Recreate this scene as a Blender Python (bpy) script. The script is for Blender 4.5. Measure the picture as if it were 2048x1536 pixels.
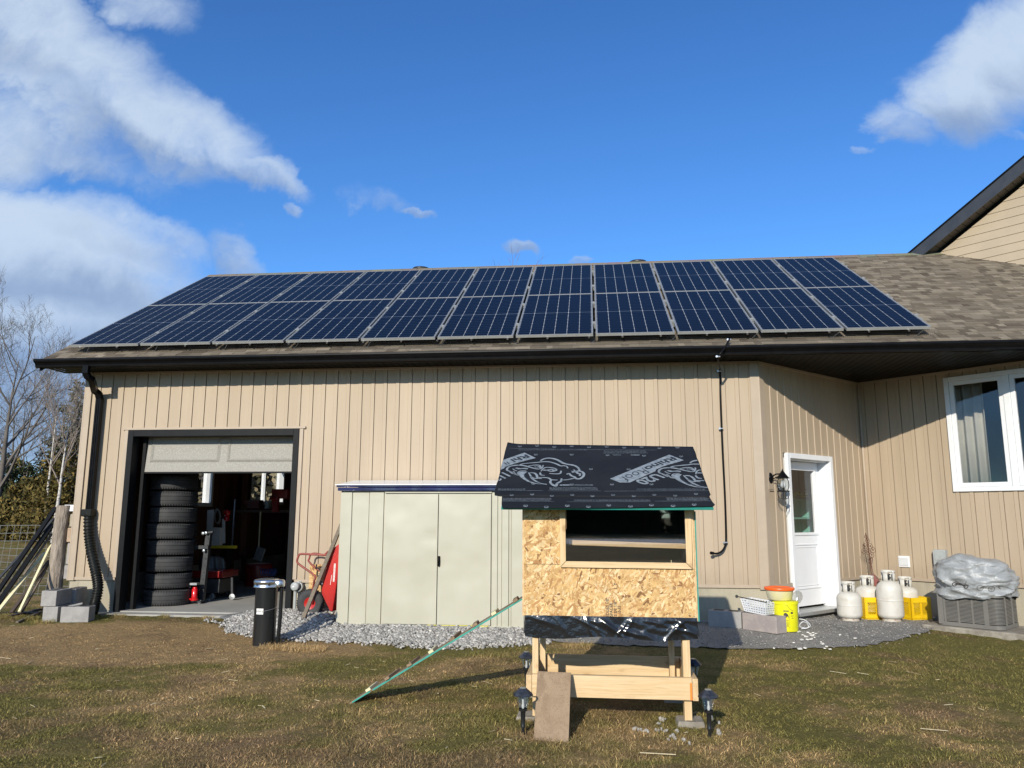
import bpy, bmesh, math, random
import numpy as np
from mathutils import Vector, Matrix
random.seed(7); rng = np.random.default_rng(7)
sc = bpy.context.scene
C = sc.collection
R = math.radians
for o in list(bpy.data.objects): bpy.data.objects.remove(o)

# ------------------------------------------------------------------ camera
F = 1540.0 / 2048.0 * 36.0
RT = Vector((0.99448, 0.1049, 0.00273)); UP = Vector((0.01488, -0.16675, 0.98589)); FW = Vector((-0.10387, 0.9804, 0.16739))
CAM = Vector((0, 0, 1.4))
cd = bpy.data.cameras.new('camera'); cam = bpy.data.objects.new('camera', cd); C.objects.link(cam)
cam.matrix_world = Matrix(((RT.x, UP.x, -FW.x, 0), (RT.y, UP.y, -FW.y, 0), (RT.z, UP.z, -FW.z, 1.4), (0, 0, 0, 1)))
cd.lens = F; cd.sensor_width = 36; cd.clip_start = .05; cd.clip_end = 2000
sc.camera = cam

# ------------------------------------------------------------------ world and sun
SUN_AZ, SUN_EL = 192.5, 22.3
w = bpy.data.worlds.new("World"); sc.world = w; w.use_nodes = True
nt = w.node_tree; nt.nodes.clear()
class NG:
    """tiny node-graph helper"""
    def __init__(s, nt): s.nt = nt
    def n(s, typ, **kw):
        nd = s.nt.nodes.new(typ)
        for k, v in kw.items():
            if k == 'ins':
                for kk, vv in v.items():
                    if isinstance(vv, bpy.types.NodeSocket): s.nt.links.new(vv, nd.inputs[kk])
                    else: nd.inputs[kk].default_value = vv
            else: setattr(nd, k, v)
        return nd
    def m(s, op, a, b=0.0, c=0.0, clamp=False):
        nd = s.nt.nodes.new('ShaderNodeMath'); nd.operation = op; nd.use_clamp = clamp
        for i, v in enumerate((a, b, c)):
            if isinstance(v, bpy.types.NodeSocket): s.nt.links.new(v, nd.inputs[i])
            else: nd.inputs[i].default_value = v
        return nd.outputs[0]
    def mix(s, f, a, b, mode='MIX'):
        nd = s.nt.nodes.new('ShaderNodeMix'); nd.data_type = 'RGBA'; nd.blend_type = mode
        for i, v in ((0, f), (6, a), (7, b)):
            if isinstance(v, bpy.types.NodeSocket): s.nt.links.new(v, nd.inputs[i])
            else:
                if i and not isinstance(v, (float, int)) and len(v) == 3: v = (*v, 1)
                nd.inputs[i].default_value = v
        return nd.outputs[2]
    def ramp(s, f, stops, interp='LINEAR'):
        nd = s.nt.nodes.new('ShaderNodeValToRGB'); cr = nd.color_ramp; cr.interpolation = interp
        while len(cr.elements) < len(stops): cr.elements.new(.5)
        for e, (p, c) in zip(cr.elements, stops):
            e.position = p; e.color = (*c, 1) if len(c) == 3 else c
        s.nt.links.new(f, nd.inputs[0]); return nd.outputs[0]
    def noise(s, vec, scale=5, detail=4, rough=.5, dist=0, dim='3D'):
        nd = s.nt.nodes.new('ShaderNodeTexNoise'); nd.noise_dimensions = dim
        if vec is not None: s.nt.links.new(vec, nd.inputs['Vector'])
        nd.inputs['Scale'].default_value = scale; nd.inputs['Detail'].default_value = detail
        nd.inputs['Roughness'].default_value = rough; nd.inputs['Distortion'].default_value = dist
        return nd.outputs[0]
    def smooth(s, v, lo, hi):
        nd = s.nt.nodes.new('ShaderNodeMapRange'); nd.interpolation_type = 'SMOOTHSTEP'
        s.nt.links.new(v, nd.inputs[0]); nd.inputs[1].default_value = lo; nd.inputs[2].default_value = hi
        return nd.outputs[0]
    def mapping(s, vec, scale=(1, 1, 1), rot=(0, 0, 0), loc=(0, 0, 0)):
        nd = s.nt.nodes.new('ShaderNodeMapping'); s.nt.links.new(vec, nd.inputs[0])
        nd.inputs['Scale'].default_value = scale; nd.inputs['Rotation'].default_value = rot; nd.inputs['Location'].default_value = loc
        return nd.outputs[0]
g = NG(nt)
sky = g.n('ShaderNodeTexSky', sky_type='NISHITA', sun_disc=False, sun_elevation=R(SUN_EL), sun_rotation=R(SUN_AZ), altitude=200, air_density=1.0, dust_density=.35, ozone_density=3.0)
tc = g.n('ShaderNodeTexCoord'); D = tc.outputs['Generated']
sep = g.n('ShaderNodeSeparateXYZ', ins={0: D})
dx, dy, dz = sep.outputs
ay = g.m('MAXIMUM', g.m('ABSOLUTE', dy), .05)
A_ = g.m('DIVIDE', dx, ay); B_ = g.m('DIVIDE', dz, ay)
vec = g.n('ShaderNodeCombineXYZ', ins={0: A_, 1: B_, 2: g.m('MULTIPLY', dy, .3)}).outputs[0]
front = g.m('GREATER_THAN', dy, 0.0)
# cloud banks: (centre azimuth tangent, centre elevation tangent, half width, half height, tilt deg, density)
BL = [(-.792, .658, .23, .10, -30, 1.35), (-.87, .76, .18, .085, -30, 1.3), (-.624, .568, .19, .075, -25, 1.4), (-.488, .490, .115, .032, -20, 1.2), (-.622, .53, .11, .062, -28, 1.1), (-.74, .530, .17, .045, -28, .75),
      (-.82, .400, .30, .085, -17, 1.6), (-.67, .405, .17, .045, -22, 1.1), (-.84, .29, .38, .14, -10, 1.8), (-.78, .17, .40, .13, -8, 1.6), (-.50, .36, .07, .035, -33, .9), (-.665, .755, .085, .05, -18, .85),
      (.55, .605, .17, .085, 42, 1.5), (.475, .535, .085, .06, -20, 1.35), (.405, .508, .05, .035, -26, 1.1), (-.089, .356, .035, .013, 5, .95), (.003, .340, .022, .006, -2, .7), (-.232, .408, .028, .008, -11, .8), (-.410, .430, .032, .009, -9, .65), (-.286, .436, .07, .02, -21, .45), (-.90, .573, .16, .09, -15, 1.1), (.54, .484, .024, .012, -12, .6), (.355, .479, .015, .008, -12, .6), (-1.3, .5, .28, .5, 0, 1.2)]
warp = g.noise(vec, 3.2, 6, .62, .35)
w2 = g.noise(vec, 9.0, 6, .62, .4)
acc = None; shade = None
wv = g.m('SUBTRACT', warp, .5); wv2 = g.m('SUBTRACT', w2, .5)
AA = g.m('ADD', A_, g.m('ADD', g.m('MULTIPLY', wv, .15), g.m('MULTIPLY', wv2, .08))); wb3 = g.m('SUBTRACT', g.noise(g.mapping(vec, (1, 1, 1), (0, 0, 0), (7, 3, 1)), 4.5, 7, .6, .3), .5); BB = g.m('ADD', B_, g.m('ADD', g.m('MULTIPLY', wb3, .09), g.m('MULTIPLY', wv2, .05)))
for (a0, b0, ra, rb, t, dn) in BL:
    ct, st = math.cos(R(t)), math.sin(R(t))
    u = g.m('SUBTRACT', AA, a0); v = g.m('SUBTRACT', BB, b0)
    p = g.m('DIVIDE', g.m('ADD', g.m('MULTIPLY', u, ct), g.m('MULTIPLY', v, st)), ra)
    q = g.m('DIVIDE', g.m('SUBTRACT', g.m('MULTIPLY', v, ct), g.m('MULTIPLY', u, st)), rb)
    r2 = g.m('ADD', g.m('MULTIPLY', p, p), g.m('MULTIPLY', q, q))
    d = g.m('MULTIPLY', g.m('SUBTRACT', 1.25, r2, clamp=True), dn)
    acc = d if acc is None else g.m('MAXIMUM', acc, d)
    s_ = g.m('MULTIPLY', d, q)
    shade = s_ if shade is None else g.m('ADD', shade, s_)
w3 = g.m('SUBTRACT', g.noise(g.mapping(vec, (1, 1.5, 1), (0, 0, .4)), 21, 6, .65, .5), .5)
dens = g.m('ADD', acc, g.m('ADD', g.m('MULTIPLY', w3, .7), g.m('ADD', g.m('MULTIPLY', wv, 1.4), g.m('MULTIPLY', wv2, 1.2))))
dens = g.m('MULTIPLY', g.smooth(dens, .0, 1.6), g.smooth(acc, .0, .6))
rear = g.smooth(g.noise(D, 2.2, 6, .6), .42, .62)  # unseen clouds behind the viewer, thickened to whiten the fill light
cov = g.m('ADD', g.m('MULTIPLY', dens, front), g.m('MULTIPLY', g.m('MULTIPLY', rear, g.m('SUBTRACT', 1.0, front)), .85))
up = g.m('MULTIPLY', cov, g.smooth(dz, -.02, .06))
up = g.m('MULTIPLY', up, .90)
bright = g.smooth(g.m('ADD', g.m('MULTIPLY', shade, .8), g.m('ADD', g.m('MULTIPLY', wb3, 2.2), g.m('MULTIPLY', g.m('SUBTRACT', B_, .42), 3.4))), -.9, .9)
CLO, CHI = (2.35, 3.2, 4.8), (5.1, 6.1, 7.4)
ccol = g.mix(bright, CLO, CHI)
hz = g.smooth(dz, .0, .75)
tint = g.mix(hz, (.47, .80, 1.13), (.36, .70, 1.08))
skyc = g.mix(1.0, sky.outputs[0], tint, 'MULTIPLY')
skyc = g.mix(1.0, skyc, g.mix(hz, (1.5, 1.5, 1.5), (1.4, 1.4, 1.4)), 'MULTIPLY')
col = g.mix(up, skyc, ccol)
bg = g.n('ShaderNodeBackground', ins={'Color': col, 'Strength': .12})
out = g.n('ShaderNodeOutputWorld', ins={'Surface': bg.outputs[0]})

sd = bpy.data.lights.new('sun', 'SUN'); sun = bpy.data.objects.new('sun', sd); C.objects.link(sun)
sd.energy = 5.0; sd.angle = R(.5); sd.color = (1, .925, .79)
sv = Vector((math.sin(R(SUN_AZ)) * math.cos(R(SUN_EL)), math.cos(R(SUN_AZ)) * math.cos(R(SUN_EL)), math.sin(R(SUN_EL))))
sun.rotation_euler = sv.to_track_quat('Z', 'Y').to_euler()
sc.view_settings.view_transform = 'Standard'; sc.view_settings.look = 'None'; sc.view_settings.gamma = 1; sc.view_settings.exposure = 0
try: sc.cycles.max_bounces = 6; sc.cycles.transparent_max_bounces = 16; sc.cycles.use_denoising = True
except Exception: pass

# ------------------------------------------------------------------ measuring helpers (photo ray -> point on a real plane)
def ray(u, v): return FW + RT * ((u - 1024) / 1540.0) - UP * ((v - 768) / 1540.0)
def onpl(u, v, n, p0):
    d = ray(u, v); n = Vector(n); t = (Vector(p0) - CAM).dot(n) / d.dot(n); return CAM + d * t
def wy(u, v, Y): return onpl(u, v, (0, 1, 0), (0, Y, 0))
def wx(u, v, X): return onpl(u, v, (1, 0, 0), (X, 0, 0))
def gz(u, v, z=0): return onpl(u, v, (0, 0, 1), (0, 0, z))

# ------------------------------------------------------------------ tagging
def tag(o, label=None, cat=None, group=None, kind=None):
    if label: o['label'] = label
    if cat: o['category'] = cat
    if group: o['group'] = group
    if kind: o['kind'] = kind
    return o
WM = {}
def thing(name, label, cat, loc=(0, 0, 0), group=None, rot=None):
    o = bpy.data.objects.new(name, None); C.objects.link(o); o.empty_display_size = .1
    M = Matrix.Translation(Vector(loc)) @ (rot.to_4x4() if rot is not None else Matrix.Identity(4))
    o.matrix_world = M; WM[o.name] = M
    tag(o, label, cat, group); return o
def copy_thing(src, loc, label, group=None, rotz=0):
    r = src.copy(); C.objects.link(r); r.location = loc
    if rotz: r.rotation_euler = (r.rotation_euler.x, r.rotation_euler.y, r.rotation_euler.z + rotz)
    r['label'] = label
    if group: r['group'] = group
    for ch in list(src.children):
        c = ch.copy(); C.objects.link(c); c.parent = r
        for gg in ch.children:
            d = gg.copy(); C.objects.link(d); d.parent = c
    return r

# ------------------------------------------------------------------ mesh builder
class MB:
    def __init__(s): s.v = []; s.f = []; s.sm = []; s.mi = []; s.col = []; s.uv = None; s.M = None
    def add(s, vs, fs, smooth=False, mi=0, col=None):
        b = len(s.v)
        if s.M is not None: vs = [s.M @ Vector(p) for p in vs]
        s.v += [tuple(p) for p in vs]
        for f in fs:
            s.f.append(tuple(b + i for i in f)); s.sm.append(smooth); s.mi.append(mi); s.col.append(col if col is not None else (1, 1, 1))
        return s
    def box(s, x0, y0, z0, x1, y1, z1, mi=0, col=None):
        vs = [(x, y, z) for z in (z0, z1) for y in (y0, y1) for x in (x0, x1)]
        return s.add(vs, [(0, 2, 3, 1), (4, 5, 7, 6), (0, 1, 5, 4), (2, 6, 7, 3), (0, 4, 6, 2), (1, 3, 7, 5)], mi=mi, col=col)
    def cbox(s, c, sx, sy, sz, rot=None, mi=0, col=None):
        vs = [Vector((x * sx / 2, y * sy / 2, z * sz / 2)) for z in (-1, 1) for y in (-1, 1) for x in (-1, 1)]
        if rot is not None: vs = [rot @ p for p in vs]
        c = Vector(c); vs = [p + c for p in vs]
        return s.add(vs, [(0, 2, 3, 1), (4, 5, 7, 6), (0, 1, 5, 4), (2, 6, 7, 3), (0, 4, 6, 2), (1, 3, 7, 5)], mi=mi, col=col)
    def beam(s, p0, p1, wd, ht, up=(0, 0, 1), mi=0, col=None):
        p0, p1 = Vector(p0), Vector(p1); d = (p1 - p0); L = d.length; d.normalize()
        sd = d.cross(Vector(up)); sd.normalize(); u = sd.cross(d)
        rot = Matrix((d, sd, u)).transposed()
        return s.cbox((p0 + p1) / 2, L, wd, ht, rot, mi, col)
    def quad(s, a, b, c, d, mi=0, col=None): return s.add([a, b, c, d], [(0, 1, 2, 3)], mi=mi, col=col)
    def poly(s, pts, mi=0, col=None): return s.add(pts, [tuple(range(len(pts)))], mi=mi, col=col)
    def slab(s, pts, thick, mi=0):
        """closed prism: polygon pts extruded along -normal by thick"""
        pts = [Vector(p) for p in pts]; n = Vector((0, 0, 0))
        for i in range(len(pts)): n += pts[i].cross(pts[(i + 1) % len(pts)])
        n.normalize(); k = len(pts)
        vs = pts + [p - n * thick for p in pts]
        fs = [tuple(range(k)), tuple(range(2 * k - 1, k - 1, -1))] + [(i, i + k, (i + 1) % k + k, (i + 1) % k) for i in range(k)]
        return s.add(vs, fs, mi=mi)
    def tube(s, pts, r, n=8, cap=True, smooth=True, mi=0, flat=None):
        pts = [Vector(p) for p in pts]; rs = r if isinstance(r, (list, tuple)) else [r] * len(pts)
        vs = []; ref = Vector((0.13, .29, 1))
        for i, p in enumerate(pts):
            d = (pts[min(i + 1, len(pts) - 1)] - pts[max(i - 1, 0)])
            if d.length < 1e-9: d = Vector((0, 0, 1))
            d.normalize()
            if i == 0:
                a = d.cross(ref if abs(d.dot(ref.normalized())) < .95 else Vector((1, 0, 0))); a.normalize()
            else:
                a = a - d * a.dot(d); a.normalize()
            b = d.cross(a)
            for k in range(n):
                t = 2 * math.pi * k / n
                vs.append(p + (a * math.cos(t) + b * math.sin(t)) * rs[i])
        fs = []
        for i in range(len(pts) - 1):
            for k in range(n):
                fs.append((i * n + k, i * n + (k + 1) % n, (i + 1) * n + (k + 1) % n, (i + 1) * n + k))
        s.add(vs, fs, smooth, mi)
        if cap:
            b = len(s.v) - len(vs)
            s.f += [tuple(b + k for k in range(n))[::-1], tuple(b + (len(pts) - 1) * n + k for k in range(n))]
            s.sm += [False] * 2; s.mi += [mi] * 2; s.col += [(1, 1, 1)] * 2
        return s
    def lathe(s, prof, c=(0, 0, 0), n=24, rot=None, smooth=True, mi=0, sx=1, sy=1):
        c = Vector(c); vs = []
        for (r_, z) in prof:
            for k in range(n):
                t = 2 * math.pi * k / n; p = Vector((r_ * math.cos(t) * sx, r_ * math.sin(t) * sy, z))
                if rot is not None: p = rot @ p
                vs.append(c + p)
        fs = [(i * n + k, i * n + (k + 1) % n, (i + 1) * n + (k + 1) % n, (i + 1) * n + k) for i in range(len(prof) - 1) for k in range(n)]
        return s.add(vs, fs, smooth, mi)
    def grid(s, P, smooth=True, mi=0):
        """P: 2-D list of points"""
        nr, nc = len(P), len(P[0]); vs = [p for row in P for p in row]
        return s.add(vs, [(i * nc + j, i * nc + j + 1, (i + 1) * nc + j + 1, (i + 1) * nc + j) for i in range(nr - 1) for j in range(nc - 1)], smooth, mi)
    def build(s, name, mat, parent=None, bevel=0, local=False, fixn=False, loc=None, solid=0):
        vs = s.v
        if parent is not None and not local:
            Mi = WM[parent.name].inverted(); vs = [tuple(Mi @ Vector(p)) for p in vs]
        elif loc is not None and not local:
            l = Vector(loc); vs = [tuple(Vector(p) - l) for p in vs]
        me = bpy.data.meshes.new(name); me.from_pydata(vs, [], s.f)
        me.polygons.foreach_set('use_smooth', s.sm); me.polygons.foreach_set('material_index', s.mi)
        mats = mat if isinstance(mat, (list, tuple)) else [mat]
        for m_ in mats: me.materials.append(m_)
        if any(c != (1, 1, 1) for c in s.col):
            at = me.color_attributes.new('Col', 'FLOAT_COLOR', 'CORNER'); arr = []
            for f, c in zip(s.f, s.col): arr += [c[0], c[1], c[2], 1] * len(f)
            at.data.foreach_set('color', arr)
        if s.uv:
            ul = me.uv_layers.new(name='UVMap'); ul.data.foreach_set('uv', [x for uv in s.uv for x in uv])
        if fixn:
            bm = bmesh.new(); bm.from_mesh(me); bmesh.ops.recalc_face_normals(bm, faces=bm.faces); bm.to_mesh(me); bm.free()
        me.update()
        if any(s.sm): me.set_sharp_from_angle(angle=R(52))
        o = bpy.data.objects.new(name, me); C.objects.link(o)
        if parent is not None: o.parent = parent; WM[o.name] = WM[parent.name]
        else:
            if loc is not None: o.location = loc
            WM[o.name] = Matrix.Translation(Vector(loc or (0, 0, 0)))
        if solid:
            sm = o.modifiers.new('thick', 'SOLIDIFY'); sm.thickness = solid; sm.offset = 0
        if bevel:
            b = o.modifiers.new('bevel', 'BEVEL'); b.width = bevel; b.segments = 2; b.limit_method = 'ANGLE'; b.angle_limit = R(40)
        return o
def raw_mesh(name, V, Fa, mat, col=None, smooth=False, parent=None):
    """V (n,3), Fa (m,k) numpy, col per face"""
    me = bpy.data.meshes.new(name); k = Fa.shape[1]; m_ = len(Fa)
    me.vertices.add(len(V)); me.vertices.foreach_set('co', V.astype(np.float32).ravel())
    me.loops.add(m_ * k); me.loops.foreach_set('vertex_index', Fa.astype(np.int32).ravel())
    me.polygons.add(m_); me.polygons.foreach_set('loop_start', np.arange(0, m_ * k, k, dtype=np.int32)); 
    if smooth: me.polygons.foreach_set('use_smooth', np.ones(m_, bool))
    me.update(calc_edges=True)
    if col is not None:
        at = me.color_attributes.new('Col', 'FLOAT_COLOR', 'CORNER')
        c4 = np.concatenate([np.repeat(col, k, 0), np.ones((m_ * k, 1))], 1); at.data.foreach_set('color', c4.astype(np.float32).ravel())
    me.materials.append(mat)
    o = bpy.data.objects.new(name, me); C.objects.link(o)
    if parent is not None:
        o.parent = parent; o.matrix_parent_inverse = WM[parent.name].inverted(); WM[o.name] = WM[parent.name]
    return o
def text_mesh(name, txt, size, M, mat, parent, bold=0.0, align='LEFT', sx=1.0):
    cu = bpy.data.curves.new(name, 'FONT'); cu.body = txt; cu.size = size; cu.align_x = align; cu.offset = bold; cu.resolution_u = 3
    to = bpy.data.objects.new(name, cu); C.objects.link(to); bpy.context.view_layer.update()
    dg = bpy.context.evaluated_depsgraph_get(); me = bpy.data.meshes.new_from_object(to.evaluated_get(dg)); bpy.data.objects.remove(to)
    me.transform(Matrix.Diagonal((sx, 1, 1, 1))); me.transform(M)
    if parent is not None: me.transform(WM[parent.name].inverted())
    me.materials.clear(); me.materials.append(mat); me.name = name
    o = bpy.data.objects.new(name, me); C.objects.link(o)
    if parent is not None: o.parent = parent; WM[o.name] = WM[parent.name]
    return o
def frame(o, ex, ey):
    """4x4 matrix with origin o and in-plane axes ex, ey"""
    ex = Vector(ex).normalized(); ez = ex.cross(Vector(ey)).normalized(); ey = ez.cross(ex)
    M = Matrix((ex, ey, ez)).transposed().to_4x4(); M.translation = Vector(o); return M

# ------------------------------------------------------------------ materials
def base_mat(name):
    m_ = bpy.data.materials.new(name); m_.use_nodes = True; m_.node_tree.nodes.clear(); g = NG(m_.node_tree)
    bs = g.n('ShaderNodeBsdfPrincipled'); ou = g.n('ShaderNodeOutputMaterial', ins={'Surface': bs.outputs[0]})
    return m_, g, bs
def setb(g, bs, **kw):
    for k, v in kw.items():
        k = {'color': 'Base Color', 'rough': 'Roughness', 'metal': 'Metallic', 'normal': 'Normal', 'coat': 'Coat Weight', 'spec': 'Specular IOR Level', 'coatr': 'Coat Roughness', 'trans': 'Transmission Weight', 'ior': 'IOR', 'alpha': 'Alpha', 'sub': 'Subsurface Weight'}.get(k, k)
        if isinstance(v, bpy.types.NodeSocket): g.nt.links.new(v, bs.inputs[k])
        else:
            if isinstance(v, tuple) and len(v) == 3 and k == 'Base Color': v = (*v, 1)
            bs.inputs[k].default_value = v
def bump(g, h, strength=.3, dist=.01):
    return g.n('ShaderNodeBump', ins={'Height': h, 'Strength': strength, 'Distance': dist}).outputs[0]
def pbr(name, color, rough=.5, metal=0., c2=None, ns=6, lo=.35, hi=.65, st=(1, 1, 1), bs_=None, bstr=.3, bd=.005, det=5, coat=0., spec=.5, fine=.0, fs=60):
    m_, g, b = base_mat(name); P = g.n('ShaderNodeTexCoord').outputs['Object']; c = None
    if c2 is not None:
        f = g.smooth(g.noise(g.mapping(P, st), ns, det, .6), lo, hi); c = g.mix(f, color, c2)
    else: c = None
    if fine:
        f2 = g.noise(g.mapping(P, st), fs, 3, .6); a = c if c is not None else (*color, 1)
        c = g.mix(fine, a, g.ramp(f2, [(.3, (.35, .35, .35)), (.7, (1, 1, 1))]), 'MULTIPLY')
    setb(g, b, color=c if c is not None else color, rough=rough, metal=metal, coat=coat, spec=spec)
    if bs_: setb(g, b, normal=bump(g, g.noise(g.mapping(P, st), bs_, det, .6), bstr, bd))
    return m_
def attr_mat(name, rough=.7, ns=40, amt=.3, bs_=None, bstr=.3, bd=.004, spec=.3, trans=0):
    m_, g, b = base_mat(name); P = g.n('ShaderNodeTexCoord').outputs['Object']
    a = g.n('ShaderNodeAttribute', attribute_name='Col').outputs['Color']
    c = g.mix(amt, a, g.ramp(g.noise(P, ns, 4, .6), [(.3, (.3, .3, .3)), (.7, (1.3, 1.3, 1.3))]), 'MULTIPLY')
    setb(g, b, color=c, rough=rough, spec=spec)
    if bs_: setb(g, b, normal=bump(g, g.noise(P, bs_, 4, .6), bstr, bd))
    return m_
def wood_mat(name, a, b, dark, axis=0, scale=18, rough=.7, knots=True, bstr=.15):
    m_, g, bs = base_mat(name); P = g.n('ShaderNodeTexCoord').outputs['Object']
    st = [scale * .78] * 3; st[axis] = scale * .05
    v = g.mapping(P, tuple(st)); n1 = g.noise(v, 1.6, 6, .62, 1.2); f = g.smooth(n1, .32, .68); c = g.mix(f, a, b)
    st2 = [60, 60, 60]; st2[axis] = 2.2
    n2 = g.noise(g.mapping(P, tuple(st2)), 2.0, 3, .6); c = g.mix(g.m('MULTIPLY', g.smooth(n2, .52, .75), .55), c, dark)
    if knots:
        vo = g.n('ShaderNodeTexVoronoi', feature='F1', ins={'Vector': g.mapping(P, (5, 5, 5) if axis != 0 else (3.2, 7, 7)), 'Scale': 1.0})
        k = g.m('SUBTRACT', 1.0, g.smooth(vo.outputs['Distance'], .06, .17), clamp=True); c = g.mix(g.m('MULTIPLY', k, .65), c, dark)
    setb(g, bs, color=c, rough=rough, spec=.25, normal=bump(g, n2, bstr, .003)); return m_
def glass_mat(name, tint=(.02, .03, .04), a=.35, rough=.02):
    """window pane: mirror-like coat over see-through"""
    m_ = bpy.data.materials.new(name); m_.use_nodes = True; m_.node_tree.nodes.clear(); g = NG(m_.node_tree)
    tr = g.n('ShaderNodeBsdfTransparent', ins={'Color': (*a, 1) if isinstance(a, tuple) else (a, a, a, 1)})
    gl = g.n('ShaderNodeBsdfGlossy', ins={'Color': (1, 1, 1, 1), 'Roughness': rough})
    fr = g.n('ShaderNodeFresnel', ins={'IOR': 1.52}); bf = g.n('ShaderNodeNewGeometry').outputs['Backfacing']; fa = g.m('MULTIPLY', g.m('ADD', fr.outputs[0], tint[0], clamp=True), g.m('SUBTRACT', 1.0, bf))
    mx = g.n('ShaderNodeMixShader', ins={0: fa, 1: tr.outputs[0], 2: gl.outputs[0]})
    g.n('ShaderNodeOutputMaterial', ins={'Surface': mx.outputs[0]}); return m_

SIDING = (.435, .350, .260)
M = {}
M['siding'] = pbr('siding', SIDING, .50, c2=(.40, .32, .237), ns=1.6, fine=.10, fs=3, bs_=7, bstr=.06, bd=.01, st=(1, 1, .25), spec=.3)
def siding_mat():
    m_, g, b = base_mat('siding'); P = g.n('ShaderNodeTexCoord').outputs['Object']
    c = g.mix(g.smooth(g.noise(g.mapping(P, (1, 1, .25)), 1.6, 5, .6), .35, .65), (.425, .338, .243), (.392, .310, .220))
    c = g.mix(.16, c, g.ramp(g.noise(g.mapping(P, (5.7, 5.7, .35)), 1.0, 3, .6), [(.3, (.55, .55, .55)), (.7, (1.1, 1.1, 1.1))]), 'MULTIPLY')
    z = g.n('ShaderNodeSeparateXYZ', ins={0: P}).outputs[2]; n_ = g.noise(g.mapping(P, (2.5, 2.5, 1.2)), 2.2, 6, .7)
    dirt = g.m('MULTIPLY', g.smooth(g.m('SUBTRACT', g.m('MULTIPLY', n_, .75), g.m('SUBTRACT', z, .45)), 0, .45), .38)
    c = g.mix(dirt, c, (.26, .20, .14))
    setb(g, b, color=c, rough=.5, spec=.3, normal=bump(g, g.noise(g.mapping(P, (1, 1, .25)), 5, 4, .6), .12, .012)); return m_
M['siding'] = siding_mat()
M['siding_h'] = pbr('siding_h', (.43, .35, .25), .6, c2=(.40, .325, .235), ns=2, spec=.3)
M['trim'] = pbr('trim', (.40, .322, .24), .5, c2=(.37, .295, .22), ns=3)
M['black'] = pbr('black_metal', (.005, .005, .006), .30, c2=(.007, .007, .008), ns=8, spec=.10)
M['navy'] = pbr('dark_metal', (.030, .034, .042), .35, c2=(.04, .043, .05), ns=5)
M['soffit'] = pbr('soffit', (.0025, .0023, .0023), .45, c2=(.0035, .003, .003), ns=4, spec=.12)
M['blackmat'] = pbr('black_jamb', (.006, .0065, .008), .5, c2=(.008, .009, .010), ns=12, spec=.15)
M['white'] = pbr('white_paint', (.72, .73, .75), .35, c2=(.76, .77, .78), ns=3)
M['vinylw'] = pbr('white_vinyl', (.70, .71, .72), .3, c2=(.73, .74, .75), ns=9)
def concrete(name, a, b, sc_=2.5, streak=False, bst=.35):
    m_, g, bs = base_mat(name); P = g.n('ShaderNodeTexCoord').outputs['Object']
    n1 = g.noise(g.mapping(P, (1, 1, .35) if streak else (1, 1, 1)), sc_, 7, .65); c = g.mix(g.smooth(n1, .35, .65), a, b)
    if streak:
        n3 = g.noise(g.mapping(P, (9, 9, .5)), 1.5, 4, .6); c = g.mix(g.m('MULTIPLY', g.smooth(n3, .55, .75), .5), c, tuple(x * .55 for x in a))
    n2 = g.noise(P, 90, 3, .7); c = g.mix(.35, c, g.ramp(n2, [(.3, (.5, .5, .5)), (.6, (1, 1, 1))]), 'MULTIPLY')
    setb(g, bs, color=c, rough=.85, spec=.2, normal=bump(g, g.m('ADD', n1, g.m('MULTIPLY', n2, .3)), bst, .006)); return m_
M['found'] = concrete('foundation_concrete', (.42, .38, .29), (.33, .30, .23), 2.2, True)
M['slab'] = concrete('slab_concrete', (.40, .385, .35), (.33, .32, .29), 1.6)
M['block'] = concrete('block_concrete', (.36, .345, .33), (.29, .28, .27), 6, False, .6)
M['blockpink'] = concrete('block_concrete_pink', (.40, .35, .32), (.31, .27, .26), 5, False, .5)
M['pad'] = concrete('pad_concrete', (.34, .31, .26), (.21, .185, .15), 6, False, .5)
M['shed'] = pbr('shed_steel', (.41, .395, .31), .38, c2=(.435, .42, .335), ns=2.2, bs_=1.6, bstr=.55, bd=.03, det=2)
M['shedtrim'] = pbr('shed_trim_navy', (.012, .013, .06), .15, c2=(.02, .02, .09), ns=4, coat=.6)
M['chrome'] = pbr('galv_bright', (.75, .76, .78), .28, 1.0, c2=(.6, .61, .63), ns=10)
M['galv'] = pbr('galvanised', (.42, .43, .44), .45, .9, c2=(.33, .34, .35), ns=14)
M['alu'] = pbr('anodised_aluminium', (.50, .51, .50), .42, .55, c2=(.44, .45, .44), ns=30)
M['rubber'] = pbr('tyre_rubber', (.030, .030, .031), .75, c2=(.045, .045, .046), ns=5, bs_=120, bstr=.35, bd=.003)
M['redpaint'] = pbr('red_enamel', (.47, .018, .012), .3, c2=(.36, .014, .012), ns=4, bs_=3, bstr=.1, bd=.02, coat=.3)
M['redtube'] = pbr('weathered_red_tube', (.30, .055, .04), .5, c2=(.20, .045, .035), ns=20)
M['darkred'] = pbr('dark_red_enamel', (.22, .010, .010), .3, c2=(.15, .008, .008), ns=5, coat=.2)
M['redgloss'] = pbr('red_gloss', (.60, .01, .015), .18, coat=.5, c2=(.5, .01, .012), ns=3)
M['darksteel'] = pbr('dark_steel', (.03, .032, .035), .42, .3, c2=(.05, .052, .056), ns=8)
M['drain'] = pbr('drain_pipe', (.007, .008, .007), .42, c2=(.011, .012, .011), ns=10, spec=.2)
M['abs'] = pbr('black_abs', (.010, .011, .012), .28, c2=(.022, .022, .022), ns=4, st=(1, 1, .15), bs_=2, bstr=.1, bd=.02, coat=.1, spec=.3)
M['greypvc'] = pbr('grey_pvc', (.36, .38, .37), .5, c2=(.31, .33, .33), ns=10)
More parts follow.
